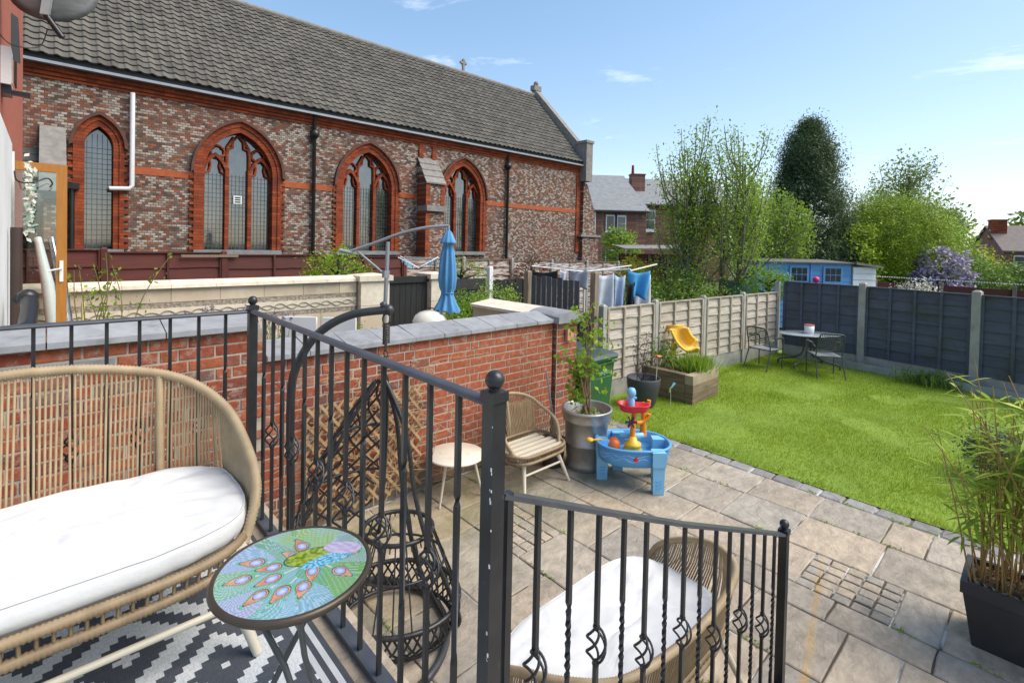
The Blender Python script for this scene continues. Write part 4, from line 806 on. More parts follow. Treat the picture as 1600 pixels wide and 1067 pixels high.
MB().tube(spline([(-0.16, 5.6, 1.98), (-0.10, 5.5, 1.96), (-0.10, 5.2, 1.86), (-0.13, 5.0, 1.80), (-0.3, 4.9, 1.79)], 5), 0.055, 10).ball((-0.11, 5.55, 1.985), 0.07, 10, 6).build('soil_pipe_elbow', M['blackplastic'], label='black plastic soil pipe elbow above the wall coping at left', cat='pipe')
sp = thing('security_lamp', 'white and cream security lamp box on the terracotta wall', 'lamp', (-0.26, 5.9, 3.7))
MB().b2((-0.30, 5.76, 3.70), (-0.215, 6.0, 4.0)).build('housing', M['upvc'], sp); MB().b2((-0.214, 5.8, 3.72), (-0.21, 5.94, 3.87)).build('sensor_panel', M['kettle'], sp)
MB().b2((-0.30, 5.8, 3.63), (-0.215, 5.98, 3.699)).box((-0.16, 5.9, 3.66), (0.11, 0.05, 0.035)).build('bracket', M['blackplastic'], sp)
vt = MB().hexa([(-0.275, 7.3, 4.28), (-0.21, 7.32, 4.25), (-0.21, 7.5, 4.30), (-0.275, 7.5, 4.33), (-0.275, 7.3, 4.75), (-0.225, 7.32, 4.72), (-0.225, 7.5, 4.75), (-0.275, 7.5, 4.78)]); vt.build('vent_cowl', M['blackplastic'], label='black vent cowl on the terracotta wall corner', cat='vent')
ds = thing('satellite_dish', 'grey weathered satellite dish seen from behind at the top left', 'dish', (-0.2, 5.3, 4.3))
dm = Matrix.Translation((0.02, 5.45, 4.46)) @ Vector((-.30, -.90, .32)).to_track_quat('-Z', 'Y').to_matrix().to_4x4()
dd = MB(); pr = [(0.001, 0), (.09, .004), (.18, .018), (.24, .035), (.285, .055), (.29, .051), (.24, .029), (.18, .012), (.09, -.002), (.001, -.005)]
tmp = MB().lathe(pr, (0, 0, 0), 28); dd.add([dm @ Vector(p) for p in tmp.v], tmp.f, True); dd.build('reflector', pm('weathered_grey_dish', (0.13, 0.135, 0.14), 0.6, (0.06, 0.06, 0.058), 4, stretch=(1, 1, 3)), ds)
dd = MB(); dd.bar(dm @ Vector((0, -.3, -.02)), dm @ Vector((0, .2, -.03)), .05, .04); dd.build('spine', M['lead'], ds)
dd = MB(); q = dm @ Vector((0, -.28, -.02)); dd.tube([q, q + Vector((.10, -.02, -.16))], .022, 6).build('feed_arm', M['blackplastic'], ds)
MB().tube([dm @ Vector((0, .05, -.03)), (-.28, 5.7, 4.5)], .022, 6).build('wall_arm', M['lead'], ds)
MB().tube(spline([(-0.27, 5.0, 3.92), (-0.2, 5.3, 3.9), (-0.05, 5.4, 3.95), (0.0, 5.4, 4.1)], 6), .004, 4).build('dish_cable', M['blackplastic'], label='thin dark cable looping below the satellite dish', cat='cable')
for k, (x0, y0, x1, lab) in enumerate(((-0.02, 8.25, 0.16, 'white rolled tube leaning behind the glass door'), (0.10, 8.3, 0.24, 'clear plastic sheeting roll leaning behind the glass door'))):
    MB().tube([(x0 + .1, y0 - .3, 1.2), (x0 + .03, y0 - .1, 1.9), (x0 - .06, y0 + .05, 2.45)], [.065, .06, .035], 10).build('plastic_roll', M['upvc'] if k == 0 else M['clearplastic'], label=lab, cat='roll')
MB().tube([(0.33, 8.1, 1.4), (0.33, 8.1, 1.66)], .018, 8).build('yellow_tube', pm('pale_yellow', (0.75, 0.7, 0.3), 0.5), label='short pale yellow tube standing before the cream wall', cat='tube')

# ---------------------------------------------------------------- parasol, barbecue, seating next door
pa = thing('cantilever_parasol', 'closed sky blue cantilever parasol on a grey mast', 'parasol', (4.1, 7.5, 0))
MB().tube([(4.10, 7.52, 0), (4.15, 7.48, 2.49)], .034, 10).build('mast', M['polegrey'], pa)
MB().tube(spline([(3.66, 7.93, 2.30), (4.0, 7.62, 2.47), (4.30, 7.34, 2.63), (4.6, 7.06, 2.735), (4.88, 6.80, 2.775)], 6), .026, 8).build('arm', M['polegrey'], pa)
MB().tube([(3.78, 7.82, 2.32), (4.13, 7.49, 1.93)], .018, 8).tube([(3.55, 8.0, 2.33), (3.72, 7.88, 2.29)], .035, 8).box((4.13, 7.5, 1.95), (.09, .09, .12)).build('crank', M['polegrey'], pa)
cn_ = MB(); rows_ = [(0.025, 2.70), (0.06, 2.66), (.125, 2.51), (.13, 2.49), (.075, 2.47), (.095, 2.35), (.125, 2.1), (.135, 1.9), (.12, 1.75), (.085, 1.66), (.095, 1.62), (.135, 1.5), (.185, 1.39), (.195, 1.36)]
n_ = 40; vs_ = []
for i, (r_, z) in enumerate(rows_):
    for k in range(n_):
        a = 2 * math.pi * k / n_; rr = r_ * (1 + (0.22 if i > 4 else 0.08) * math.cos(8 * a + i * .12) + .06 * math.sin(3 * a)); vs_.append((4.885 + rr * math.cos(a), 6.795 + rr * math.sin(a), z + (0.03 * math.cos(8 * a) if i > 11 else 0)))
cn_.add(vs_, [(i * n_ + k, i * n_ + (k + 1) % n_, (i + 1) * n_ + (k + 1) % n_, (i + 1) * n_ + k) for i in range(len(rows_) - 1) for k in range(n_)], True); cn_.build('canopy', M['parasol'], pa)
MB().tube(arc((4.885, 6.795, 1.66), .098, 0, 6.283, 20, 'xy')[:-1], .012, 6, True).build('tie', M['parasol'], pa)
MB().tube([(4.885, 6.795, 2.69), (4.885, 6.795, 2.79)], .02, 8).build('hub', M['polegrey'], pa)
kt = thing('kettle_barbecue', 'ivory enamel kettle barbecue below the closed parasol', 'barbecue', (4.62, 6.9, 0))
MB().lathe([(.2, .95), (.265, 1.05), (.275, 1.19)], (4.62, 6.9, 0), 24).build('bowl', M['kettle'], kt)
MB().lathe([(.285, 1.195), (.28, 1.22), (.24, 1.3), (.17, 1.35), (.08, 1.375), (.001, 1.38)], (4.62, 6.9, 0), 24).build('lid', M['kettle'], kt)
MB().tube(spline([(4.57, 6.95, 1.375), (4.58, 6.94, 1.41), (4.66, 6.86, 1.41), (4.67, 6.85, 1.37)], 4), .01, 6).build('lid_handle', M['blackplastic'], kt)
for k in range(3):
    a = k * 2.094; MB().tube([(4.62 + .2 * math.cos(a), 6.9 + .2 * math.sin(a), 1.0), (4.62 + .3 * math.cos(a), 6.9 + .3 * math.sin(a), 0)], .013, 6).build('leg', M['polegrey'], kt)
for k, (u, v_, lab) in enumerate(((2.45, 6.72, 'white garden armchair back nearest the railing post behind the brick wall'), (2.83, 6.36, 'white garden armchair back next to the green shrub behind the brick wall'))):
    t = thing('white_armchair', lab, 'chair', (u, v_, 0), R(-43), 'white garden chairs')
    MB().box((0, 0.02, 1.02), (.44, .05, .9)).build('backrest', M['white'], t, local=True); MB().box((0, -.27, .42), (.44, .5, .12)).build('seat', M['white'], t, local=True)
    for sx in (-.2, .2):
        for sy in (-.48, 0): MB().box((sx, sy, .18), (.04, .04, .36)).build('leg', M['white'], t, local=True)
# rotary airers and washing
def airer(name, label, c, zt, armlen, ang, tilt=0.35, zb=0):
    t = thing(name, label, 'clothes airer', (c[0], c[1], 0)); MB().tube([(c[0], c[1], zb), (c[0], c[1], zt - .35)], .022, 8).build('pole', M['white'], t)
    ends = []
    for k in range(4):
        a = ang + k * math.pi / 2; e = (c[0] + armlen * math.cos(a), c[1] + armlen * math.sin(a), zt); ends.append(e)
        MB().tube([(c[0], c[1], zt - tilt), e], .012, 6).build('arm', M['white'], t)
    ln = MB()
    for f_ in (.55, .75, .95): ln.tube([lv((c[0], c[1], zt - tilt), e, f_) for e in ends], .003, 4, True)
    ln.build('line', M['white'], t); return ends
e1 = airer('rotary_airer', 'rotary clothes airer with pegs behind the black gate', (6.2, 9.75), 2.15, 0.62, 0.2, 0.25)
pg = MB()
for k in range(22):
    t = rnd.uniform(.2, .95); i = rnd.randint(0, 3); p = lv((6.2, 9.75, 1.9), e1[i], t); pg.box((p[0], p[1], p[2] - .03), (.012, .03, .09), rnd.uniform(0, 3))
pg.build('clothes_pegs', M['bluelight'], label='pale pegs clipped on the airer behind the black gate', cat='pegs', kind='stuff')
airer('rotary_airer', 'rotary clothes airer loaded with washing beside the slate grey fence', (7.75, 6.2), 2.1, 1.25, 0.58 - math.pi / 4, 0.12)
def cloth(name, label, p0, p1, ztop, drop, m, wave=0.03, taper=0.0, seed=0):
    r = random.Random(seed); n, k_ = 12, 8; vs = []
    p0 = Vector(p0); p1 = Vector(p1); d = (p1 - p0).normalized(); nn = Vector((-d.y, d.x, 0)); ph = r.uniform(0, 6)
    for j in range(k_ + 1):
        for i in range(n + 1):
            s_ = i / n; t = j / k_; q = p0.lerp(p1, .5 + (s_ - .5) * (1 - taper * t)); sag = .05 * math.sin(math.pi * s_) * (1 - t)
            vs.append((q.x + nn.x * wave * math.sin(s_ * 9 + ph + t * 2) * (0.3 + t), q.y + nn.y * wave * math.sin(s_ * 9 + ph + t * 2) * (.3 + t), ztop - sag - drop * t * (1 + .08 * math.sin(s_ * 7 + ph))))
    b = MB(); b.add(vs, [(j * (n + 1) + i, j * (n + 1) + i + 1, (j + 1) * (n + 1) + i + 1, (j + 1) * (n + 1) + i) for j in range(k_) for i in range(n)], True)
    o = b.build(name, m, label=label, cat='laundry', group='washing on the line'); md = o.modifiers.new('thickness', 'SOLIDIFY'); md.thickness = .004; return o
mw = pm('white_cotton', (.74, .76, .80), .9); mb = pm('pale_blue_cotton', (.45, .55, .74), .9); mk = pm('black_cotton', (.012, .012, .014), .9); mt = pm('turquoise_cotton', (.06, .33, .66), .9); ml = pm('grey_cotton', (.35, .38, .44), .9)
cloth('towel', 'black garment hanging behind the slate grey fence', (6.95, 6.95, 0), (7.35, 6.55, 0), 2.0, .3, mk, seed=1); cloth('towel', 'small white cloth pegged on the black garment', (7.36, 6.5, 0), (7.47, 6.4, 0), 2.02, .33, mw, seed=2)
cloth('towel', 'grey and white cloth right of the black garment on the airer', (7.5, 6.36, 0), (7.72, 6.1, 0), 2.03, .36, ml, seed=3); cloth('sheet', 'white sheet hanging left of the pale blue cloth', (7.32, 5.62, 0), (7.58, 5.39, 0), 2.0, .75, mw, .05, seed=4)
cloth('sheet', 'pale blue cloth hanging beside the white sheet', (7.59, 5.38, 0), (7.74, 5.25, 0), 1.98, .75, mb, .04, seed=5); cloth('shirt', 'black shirt hanging left of the turquoise top', (7.74, 5.22, 0), (7.87, 5.12, 0), 1.86, .65, mk, seed=6)
cloth('top', 'turquoise top hanging on the washing line', (7.80, 5.24, 0), (8.16, 5.0, 0), 2.06, .50, mt, .07, .35, seed=7); cloth('sheet', 'white cloth behind the turquoise top', (8.0, 5.28, 0), (8.28, 5.06, 0), 1.98, .72, mw, .04, seed=8)
MB().tube([(7.85, 5.22, 2.05), (8.75, 5.22, 2.16)], .018, 6).build('line_prop', M['cream_metal'], label='pale wooden line prop pointing right of the turquoise top', cat='prop')
# ---------------------------------------------------------------- vegetation
def leafmesh(name, P, size, seed, aspect=0.55, N=None, droop=0.0, flat=0.0):
    g = np.random.default_rng(seed); P = np.asarray(P, float); n = len(P)
    a = g.normal(size=(n, 3)); a[:, 2] = a[:, 2] * (1 - flat) - droop; a /= np.linalg.norm(a, axis=1, keepdims=True) + 1e-9
    b = g.normal(size=(n, 3))
    if N is not None: b = np.cross(a, np.asarray(N) + 0.55 * b)
    else: b = np.cross(a, b)
    b /= np.linalg.norm(b, axis=1, keepdims=True) + 1e-9
    nn = np.cross(a, b); s = (size * g.uniform(0.6, 1.35, n))[:, None]
    V = np.stack([P - a * s * .5, P + b * s * aspect * .5 + nn * s * .08, P + a * s * .5, P - b * s * aspect * .5 + nn * s * .08], 1)
    me = bpy.data.meshes.new(name); me.vertices.add(n * 4); me.loops.add(n * 4); me.polygons.add(n); me.vertices.foreach_set('co', V.ravel()); me.loops.foreach_set('vertex_index', np.arange(n * 4)); me.polygons.foreach_set('loop_start', np.arange(n) * 4); me.update(calc_edges=True); return me
def upright_tree(label, base, h, spread, shoots, per, size, m, mbark, seed, trunk_r=0.09, zlow=0.12, cat='tree', group=None, name='tree', lean=(0, 0), fuzz=0.16, stems=1):
    r = random.Random(seed); t = thing(name, label, cat, base, group=group); tb = MB(); P = []
    tops = []
    for s_ in range(stems):
        o = Vector((r.uniform(-.25, .25) * (stems > 1), r.uniform(-.25, .25) * (stems > 1), 0)); top = o + Vector((lean[0] + r.uniform(-.2, .2), lean[1] + r.uniform(-.2, .2), h * r.uniform(.6, .78)))
        pts = [o.lerp(top, k / 6) + Vector((r.uniform(-.05, .05), r.uniform(-.05, .05), 0)) * (k > 0) for k in range(7)]; tb.tube(pts, [trunk_r * (1 - .8 * k / 6) for k in range(7)], 7); tops.append(pts)
    for i in range(shoots):
        pts = r.choice(tops); f = r.uniform(zlow, .95) ** 0.8; k = min(int(f * 6), 5); p = pts[k].lerp(pts[k + 1], f * 6 - k); a = r.uniform(0, 6.283); ln = h * r.uniform(.22, .42) * (1.15 - .45 * f); out = spread * r.uniform(.35, 1.0) * (1.1 - .65 * f)
        e = p + Vector((math.cos(a) * out, math.sin(a) * out, ln)); mid = p.lerp(e, .5) + Vector((math.cos(a) * out * .22, math.sin(a) * out * .22, -ln * .08)); S_ = spline([p, mid, e], 5); tb.tube(S_, [.022 * (1 - .8 * q / (len(S_) - 1)) + .003 for q in range(len(S_))], 4)
        for q in range(per):
            tt = r.random() ** .75; x = S_[min(int(tt * (len(S_) - 1)), len(S_) - 1)]; g_ = fuzz * (1.25 - .7 * tt) * (h / 5); P.append((x.x + r.gauss(0, g_), x.y + r.gauss(0, g_), x.z + r.gauss(0, g_)))
    tb.build('trunk', mbark, t, local=True); obj('crown', leafmesh('crown', P, size, seed), m, t); return t
def clump_tree(label, base, h, rx, clumps, per, size, m, seed, shape='ellipsoid', cat='tree', name='tree', z0=0.0, ry=None, crad=0.3, mbark=None, droop=0.0, flat=0.0, group=None, rz=0.0, core=True, up=0.0, trunk=0.12, aspect=.55):
    r = random.Random(seed); t = thing(name, label, cat, base, rz, group); ry = ry or rx; P = []; NN = []
    for i in range(clumps):
        if shape == 'cone':
            f = r.random() ** 1.35; z = z0 + (h - z0) * f; rad = (.20 + .80 * (1 - f)) * min(1, (1.02 - f) / .16) * (1 - .25 * max(0, .2 - f) / .2) * (1 + .3 * noise.noise((math.cos(i * 2.4) * 1.5, math.sin(i * 2.4) * 1.5, f * 5))); a = r.uniform(0, 6.283); d = r.uniform(.82, 1.05) * rad; c = Vector((rx * d * math.cos(a), ry * d * math.sin(a), z)); n = Vector((math.cos(a), math.sin(a), .25))
        else:
            while True:
                d = Vector((r.gauss(0, 1), r.gauss(0, 1), r.gauss(0, 1))).normalized()
                if d.z > -.75: break
            k = r.uniform(.72, 1.04) * (1 + .2 * noise.noise(d * 2.1 + Vector((seed, 0, 0)))); hz = (h - z0) / 2; c = Vector((d.x * rx * k, d.y * ry * k, z0 + hz + d.z * hz * k)); n = d
        cr_ = crad * r.uniform(.6, 1.3)
        for q in range(per):
            P.append((c.x + r.gauss(0, cr_ * .5), c.y + r.gauss(0, cr_ * .5), c.z + r.gauss(0, cr_ * .42) + up * r.random() * cr_)); NN.append((n.x, n.y, n.z + .3))
    obj('crown', leafmesh('crown', P, size, seed, aspect, N=NN, droop=droop, flat=flat), m, t)
    tb = MB().tube([(0, 0, 0), (0, 0, z0 + (h - z0) * .8)], [trunk, trunk * .3], 7)
    for k in range(9): a = k * 2.4; f = .2 + .07 * k; q = Vector((0, 0, z0 + (h - z0) * f * .8)); tb.tube([q, q + Vector((rx * .6 * math.cos(a), ry * .6 * math.sin(a), (h - z0) * .16))], [trunk * .4, .01], 5)
    tb.build('trunk', mbark or M['bark_dk'], t, local=True); return t
obj('joint_weeds', leafmesh('joint_weeds', wp, .022, 6, .5), M['leaf_mid'], label='tiny green weeds and moss growing in the paving joints', cat='weeds', kind='stuff')
# fresh green trees beyond the pale fence
upright_tree('tall feathery spring green tree standing behind the pale fence, left of the cluster', (12.75, 6.5, 0), 6.3, 1.5, 62, 140, .074, M['leaf_mid'], M['bark'], 5, .07, .14, stems=3, fuzz=.18, group='green trees behind the pale fence')
upright_tree('tall spring green tree with pale forked trunk, middle of the cluster', (13.6, 5.75, 0), 6.1, 1.55, 62, 140, .074, M['leaf_mid'], M['bark'], 8, .12, .16, stems=2, fuzz=.18, group='green trees behind the pale fence')
upright_tree('lower spring green tree over the blue shed roof, right of the cluster', (18.3, 7.2, 0), 5.7, 1.6, 54, 130, .095, M['leaf_mid'], M['bark'], 13, .06, .3, stems=3, fuzz=.17, group='green trees behind the pale fence')
upright_tree('short spring green tree in front of the dark conifer', (19.9, 6.5, 0), 5.2, 1.5, 46, 130, .095, M['leaf_mid'], M['bark'], 17, .06, .3, stems=3, fuzz=.15, group='green trees behind the pale fence')
clump_tree('low dark shrubbery under the green trees beyond the pale fence', (12.6, 7.2, 0), 2.0, 1.5, 120, 30, .09, M['leaf_shrub'], 21, cat='shrub', name='shrub', crad=.35)
clump_tree('tall dark green conifer rising behind the blue shed', (26.9, 8.0, 0), 8.6, 2.45, 680, 160, .14, M['leaf_dark'], 31, 'cone', z0=.4, crad=.56, droop=.9, trunk=.25, aspect=.26)
clump_tree('broad golden green conifer hedge tree right of the dark conifer', (29.6, 5.2, 0), 4.75, 2.35, 520, 150, .11, M['leaf_gold'], 37, crad=.6, up=1.1, trunk=.2, aspect=.3)
clump_tree('golden green shrub between the dark conifer and the golden conifer', (26.9, 5.9, 0), 3.7, .9, 90, 60, .15, M['leaf_gold'], 38, crad=.4, cat='shrub', name='shrub')
far = upright_tree('open pale grey green tree far off above the golden conifer', (56.4, 9.0, 0), 12.3, 4.1, 64, 46, .26, M['leaf_grey'], M['bark_dk'], 41, .28, .35, stems=4, fuzz=.24)
clump_tree('soft mid green tree right of the golden conifer', (40.0, 5.7, 0), 4.9, 2.6, 200, 46, .22, M['leaf_mid'], 43, crad=.8)
clump_tree('pale thin tree behind the right hand roofs', (62.0, 8.3, 0), 8.0, 3.6, 140, 22, .45, M['leaf_grey'], 44, crad=1.0)
clump_tree('lilac bush in pale purple flower behind the brown fence', (28.6, 3.25, 0), 2.75, 1.05, 110, 30, .16, M['lilac'], 45, crad=.26, cat='shrub', name='lilac_bush', up=.5)
clump_tree('dark green shrub behind the lilac bush', (31.5, 3.5, 0), 2.8, 2.1, 170, 44, .15, M['leaf_shrub'], 46, crad=.5, cat='shrub', name='shrub')
clump_tree('bright yellow flowering shrub below the right hand house', (41.0, 3.2, 0), 2.75, 1.5, 120, 40, .17, M['leaf_yellow'], 47, crad=.5, cat='shrub', name='shrub')
clump_tree('rounded clipped dark green hedge at the right edge', (34.8, 0.0, 0), 2.15, 2.1, 260, 30, .15, M['leaf_shrub'], 48, crad=.28, cat='hedge', name='hedge')
clump_tree('mid green shrub left of the rounded hedge', (34.5, 3.0, 0), 2.2, 1.9, 160, 40, .15, M['leaf_mid'], 49, crad=.5, cat='shrub', name='shrub')
for i, (u, v_, h, rx, sd_) in enumerate(((95, -4, 9, 8, 51), (110, -14, 10, 9, 52), (120, 22, 9, 9, 53))):
    clump_tree('distant tree line ' + ['left of the far roofs', 'beyond the dark roof at the right edge', 'low behind the pale tree'][i], (u, v_, 0), h, rx, 120, 22, .8, M['leaf_shrub'], sd_, crad=1.6)
clump_tree('lime green shrub growing over the cream wall beside the parasol mast', (4.25, 9.6, 0), 2.35, .62, 90, 26, .055, M['leaf_lime'], 61, cat='shrub', name='shrub', z0=1.3, crad=.16)
clump_tree('green climbing shrub right of the closed parasol', (5.75, 7.35, 0), 1.55, .62, 130, 34, .05, M['leaf_lime'], 62, cat='shrub', name='shrub', crad=.16, ry=.5)
clump_tree('loose green shrub along the black fence', (7.5, 8.6, 0), 1.62, .75, 90, 24, .055, M['leaf_mid'], 63, cat='shrub', name='shrub', crad=.2)
clump_tree('small green shrub on the fence above the black fence', (8.3, 10.9, 0), 2.0, .7, 60, 22, .06, M['leaf_mid'], 64, cat='shrub', name='shrub', crad=.2, z0=1.1)
clump_tree('dark red leaved shrub left of the washing', (10.9, 10.8, 0), 2.05, .55, 60, 24, .06, leafmat('dark_red_leaf', [(.1, (.06, .01, .015)), (.9, (.16, .03, .035))], trans=.15), 65, cat='shrub', name='shrub', crad=.2, z0=1.0)
clump_tree('small round tree in front of the terrace house', (24.5, 17.0, 0), 3.6, 1.0, 90, 30, .16, M['leaf_mid'], 66, crad=.3, z0=1.0)
clump_tree('yellow shrub right of the washing line', (12.4, 8.0, 0), 2.2, .55, 80, 26, .075, M['leaf_yellow'], 67, cat='shrub', name='shrub', crad=.2, z0=.9)
clump_tree('lime green hedge plant under the yellow shrub', (11.4, 7.4, 0), 1.75, .8, 120, 28, .07, M['leaf_lime'], 68, cat='shrub', name='shrub', crad=.22)
clump_tree('leafy green shrub beyond the pale fence, left of the green trees', (12.2, 6.2, 0), 1.75, .9, 120, 28, .07, M['leaf_mid'], 69, cat='shrub', name='shrub', crad=.24)
clump_tree('dark shrub beyond the pale fence behind the washing', (10.4, 6.6, 0), 1.5, .8, 100, 26, .07, M['leaf_shrub'], 70, cat='shrub', name='shrub', crad=.24)
clump_tree('lime climber tumbling over the corner of pale and dark fences', (13.3, 4.75, 0), 2.05, .48, 90, 26, .055, M['leaf_lime'], 71, cat='climber', name='climber', crad=.16, z0=1.15)
clump_tree('white flowering shrub beyond the dark fence', (17.6, 2.4, 0), 1.75, .6, 60, 24, .07, M['whiteflower'], 72, cat='shrub', name='shrub', crad=.2)
clump_tree('green plant between the white chairs and the cream pillar', (3.35, 7.1, 0), 1.3, .28, 50, 26, .045, M['leaf_lime'], 73, cat='plant', name='plant', crad=.12, z0=.6)
def lavender(label, c, z0, h, w, n, seed, mfl):
    r = random.Random(seed); t = thing('lavender', label, 'plant', (c[0], c[1], z0)); st_ = MB(); P = []; L = []
    for i in range(n):
        a = r.uniform(0, 6.283); o = Vector((r.gauss(0, w * .3), r.gauss(0, w * .3), 0)); e = o * 1.6 + Vector((r.gauss(0, .05), r.gauss(0, .05), h * r.uniform(.6, 1))); st_.tube([o, o.lerp(e, .5), e], .003, 3)
        for q in range(8): P.append(tuple(e - (e - o) * .12 * r.random() + Vector((r.gauss(0, .012), r.gauss(0, .012), 0))))
        for q in range(7): L.append(tuple(o.lerp(e, r.random() * .75) + Vector((r.gauss(0, .03), r.gauss(0, .03), 0))))
    st_.build('stems', M['leaf_shrub'], t, local=True, kind='stuff'); obj('flowers', leafmesh('flowers', P, .03, seed), mfl, t, kind='stuff'); obj('leaves', leafmesh('leaves', L, .05, seed + 1, .25), M['leaf_mid'], t, kind='stuff')
lavender('purple lavender tuft against the cream wall left of the railing post', (1.62, 7.3), .9, .75, .35, 34, 81, M['lavender']); lavender('purple lavender tuft right of the railing post', (2.2, 6.9), .95, .6, .22, 26, 82, M['lavender'])
rs = thing('rose_bush', 'sparse rose stems with fresh leaves in front of the cream wall', 'plant', (0.35, 7.6, 0)); rb = MB(); P = []
for i in range(11):
    r = random.Random(90 + i); p0 = Vector((r.uniform(-.12, .45), r.uniform(-.2, .1), .6)); p1 = p0 + Vector((r.uniform(-.4, .5), r.uniform(-.2, .2), r.uniform(.7, 1.75))); mid = p0.lerp(p1, .55) + Vector((r.uniform(-.15, .15), 0, .1)); S_ = spline([p0, mid, p1], 6); rb.tube(S_, [.009 - .0055 * k / (len(S_) - 1) for k in range(len(S_))], 5)
    for q in range(26):
        x = S_[int((.35 + .65 * r.random()) * (len(S_) - 1))]; P.append((x.x + r.gauss(0, .06), x.y + r.gauss(0, .06), x.z + r.gauss(0, .05)))
rb.build('stems', pm('rose_stem', (.2, .19, .06), .7), rs, local=True, kind='stuff'); obj('leaves', leafmesh('leaves', P, .055, 91), M['leaf_lime'], rs)
gtuf = MB(); tf_ = thing('grass_clump', 'tall dark green grass clump beside the timber edging', 'grass', (12.2, 1.45, 0)); P = []
for i in range(260):
    r = rnd; a = r.uniform(0, 6.283); o = Vector((r.gauss(0, .13), r.gauss(0, .22), 0)); h = r.uniform(.18, .42); e = o + Vector((math.cos(a) * h * .6, math.sin(a) * h * .6, h * r.uniform(.5, 1))); m_ = o.lerp(e, .5) + Vector((0, 0, h * .25)); s_ = Vector((-math.sin(a), math.cos(a), 0)) * .008; gtuf.add([o - s_, o + s_, m_ + s_, m_ - s_, e], [(0, 1, 2, 3), (3, 2, 4)])
gtuf.build('blades', M['leaf_shrub'], tf_, local=True, kind='stuff')
clump_tree('grey green lavender mound on the lawn edge behind the bamboo', (7.7, 0.28, 0), .5, .30, 80, 34, .04, leafmat('silver_leaf', [(.1, (.05, .085, .05)), (.9, (.13, .17, .11))], trans=.15), 95, cat='plant', name='plant', crad=.12, up=.8)

for i, (u, v_, h, rx, m_, sd_) in enumerate(((31.0, -5.5, 2.6, 2.6, 'leaf_shrub', 151), (37.0, -10.0, 4.2, 2.8, 'leaf_mid', 152), (27.0, -12.0, 3.0, 2.6, 'leaf_shrub', 153), (44.0, -6.0, 5.0, 3.2, 'leaf_mid', 154), (52.0, -14.0, 6.0, 4.0, 'leaf_shrub', 155))):
    clump_tree(['long dark hedge right of the rounded hedge beyond the brown fence', 'mid green tree farther right beyond the hedges', 'dark shrub at the far right beyond the brown fence', 'mid green tree in front of the right hand houses', 'large dark tree at the far right behind the gardens'][i], (u, v_, 0), h, rx, 180, 36, .2, M[m_], sd_, crad=.5, cat='tree' if i in (1, 3, 4) else 'hedge', name='tree' if i in (1, 3, 4) else 'hedge')

# ---------------------------------------------------------------- sheds and houses beyond
sh = thing('blue_shed', 'long sky blue timber shed with two small paned windows behind the fence', 'shed', (16.66, 6.34, 0), R(-43)); W = 3.02
for k in range(11): MB().hexa([(0, -.015, k * .19), (W, -.015, k * .19), (W, 0.003, k * .19 + .195), (0, 0.003, k * .19 + .195), (0, .02, k * .19), (W, .02, k * .19), (W, .021, k * .19 + .195), (0, .021, k * .19 + .195)]).build('board', M['shedblue'], sh, local=True)
MB().box((W / 2, .75, 1.02), (W - .01, 1.45, 2.04)).build('body', M['shedblue'], sh, local=True)
MB().box((1.73, -.03, 1.05), (.06, .03, 2.07)).build('corner_strip', M['shedblue'], sh, local=True)
MB().hexa([(-.1, -.14, 2.085), (W + .05, -.14, 2.085), (W + .05, 1.6, 2.15), (-.1, 1.6, 2.15), (-.1, -.14, 2.125), (W + .05, -.14, 2.125), (W + .05, 1.6, 2.19), (-.1, 1.6, 2.19)]).build('roof', M['felt'], sh, local=True)
for x in (1.08, 2.16):
    w_ = MB().box((x + .26, -.035, 1.72), (.62, .03, .56)).build('window', M['shedblue'], sh, local=True)
    for i in range(3):
        for j in range(2): MB().box((x + .09 + i * .17, -.053, 1.62 + j * .22), (.145, .01, .195)).build('pane', M['glassdark'], w_, local=True)
ws = thing('white_shed', 'small white boarded shed adjoining the blue shed', 'shed', (18.9, 4.25, 0), R(-43))
for k in range(10): MB().hexa([(0.0, -.06, k * .2), (.72, -.06, k * .2), (.72, -.04, k * .2 + .195), (0, -.04, k * .2 + .195), (0, .02, k * .2), (.72, .02, k * .2), (.72, .021, k * .2 + .195), (0, .021, k * .2 + .195)]).build('board', M['white'], ws, local=True)
MB().box((.36, .7, .97), (.71, 1.35, 1.94)).build('body', M['white'], ws, local=True)
MB().hexa([(.0, -.2, 2.08), (.85, -.2, 1.98), (.85, 1.5, 2.0), (.0, 1.5, 2.1), (.0, -.2, 2.16), (.85, -.2, 2.04), (.85, 1.5, 2.06), (.0, 1.5, 2.18)]).build('roof', M['stonecap'], ws, local=True)
MB().ball((17.75, 4.95, 1.58), .10, 12, 8).b2((17.7, 4.9, 0), (17.8, 5.0, 1.49)).build('pink_float', pm('pink_plastic', (.8, .04, .25), .4), label='bright pink round toy in front of the blue shed window', cat='toy')
fb = thing('brown_lean_to_fence', 'dark brown fence with white scalloped roof edge beyond the dark blue fence', 'fence', (20.3, 3.6, 0))
a, b = Vector((20.0, 3.95, 0)), Vector((21.6, -1.4, 0))
for k in range(8): MB().bar(a + Vector((0, 0, .1 + k * .19)), b + Vector((0, 0, .0 + k * .19)), .02, .185).build('board', M['redfence'], fb)
for k in range(4): p = a.lerp(b, .3 * k + .02); MB().box((p.x - .05, p.y, .8), (.09, .09, 1.6 - .03 * k)).build('post', M['oldpost'], fb)
tr_ = MB()
for k in range(90):
    p = a.lerp(b, k / 90); tr_.box((p.x - .1, p.y, 1.70 - .10 * k / 90), (.03, .035, .03))
tr_.build('scalloped_edge', M['white'], fb, kind='stuff')
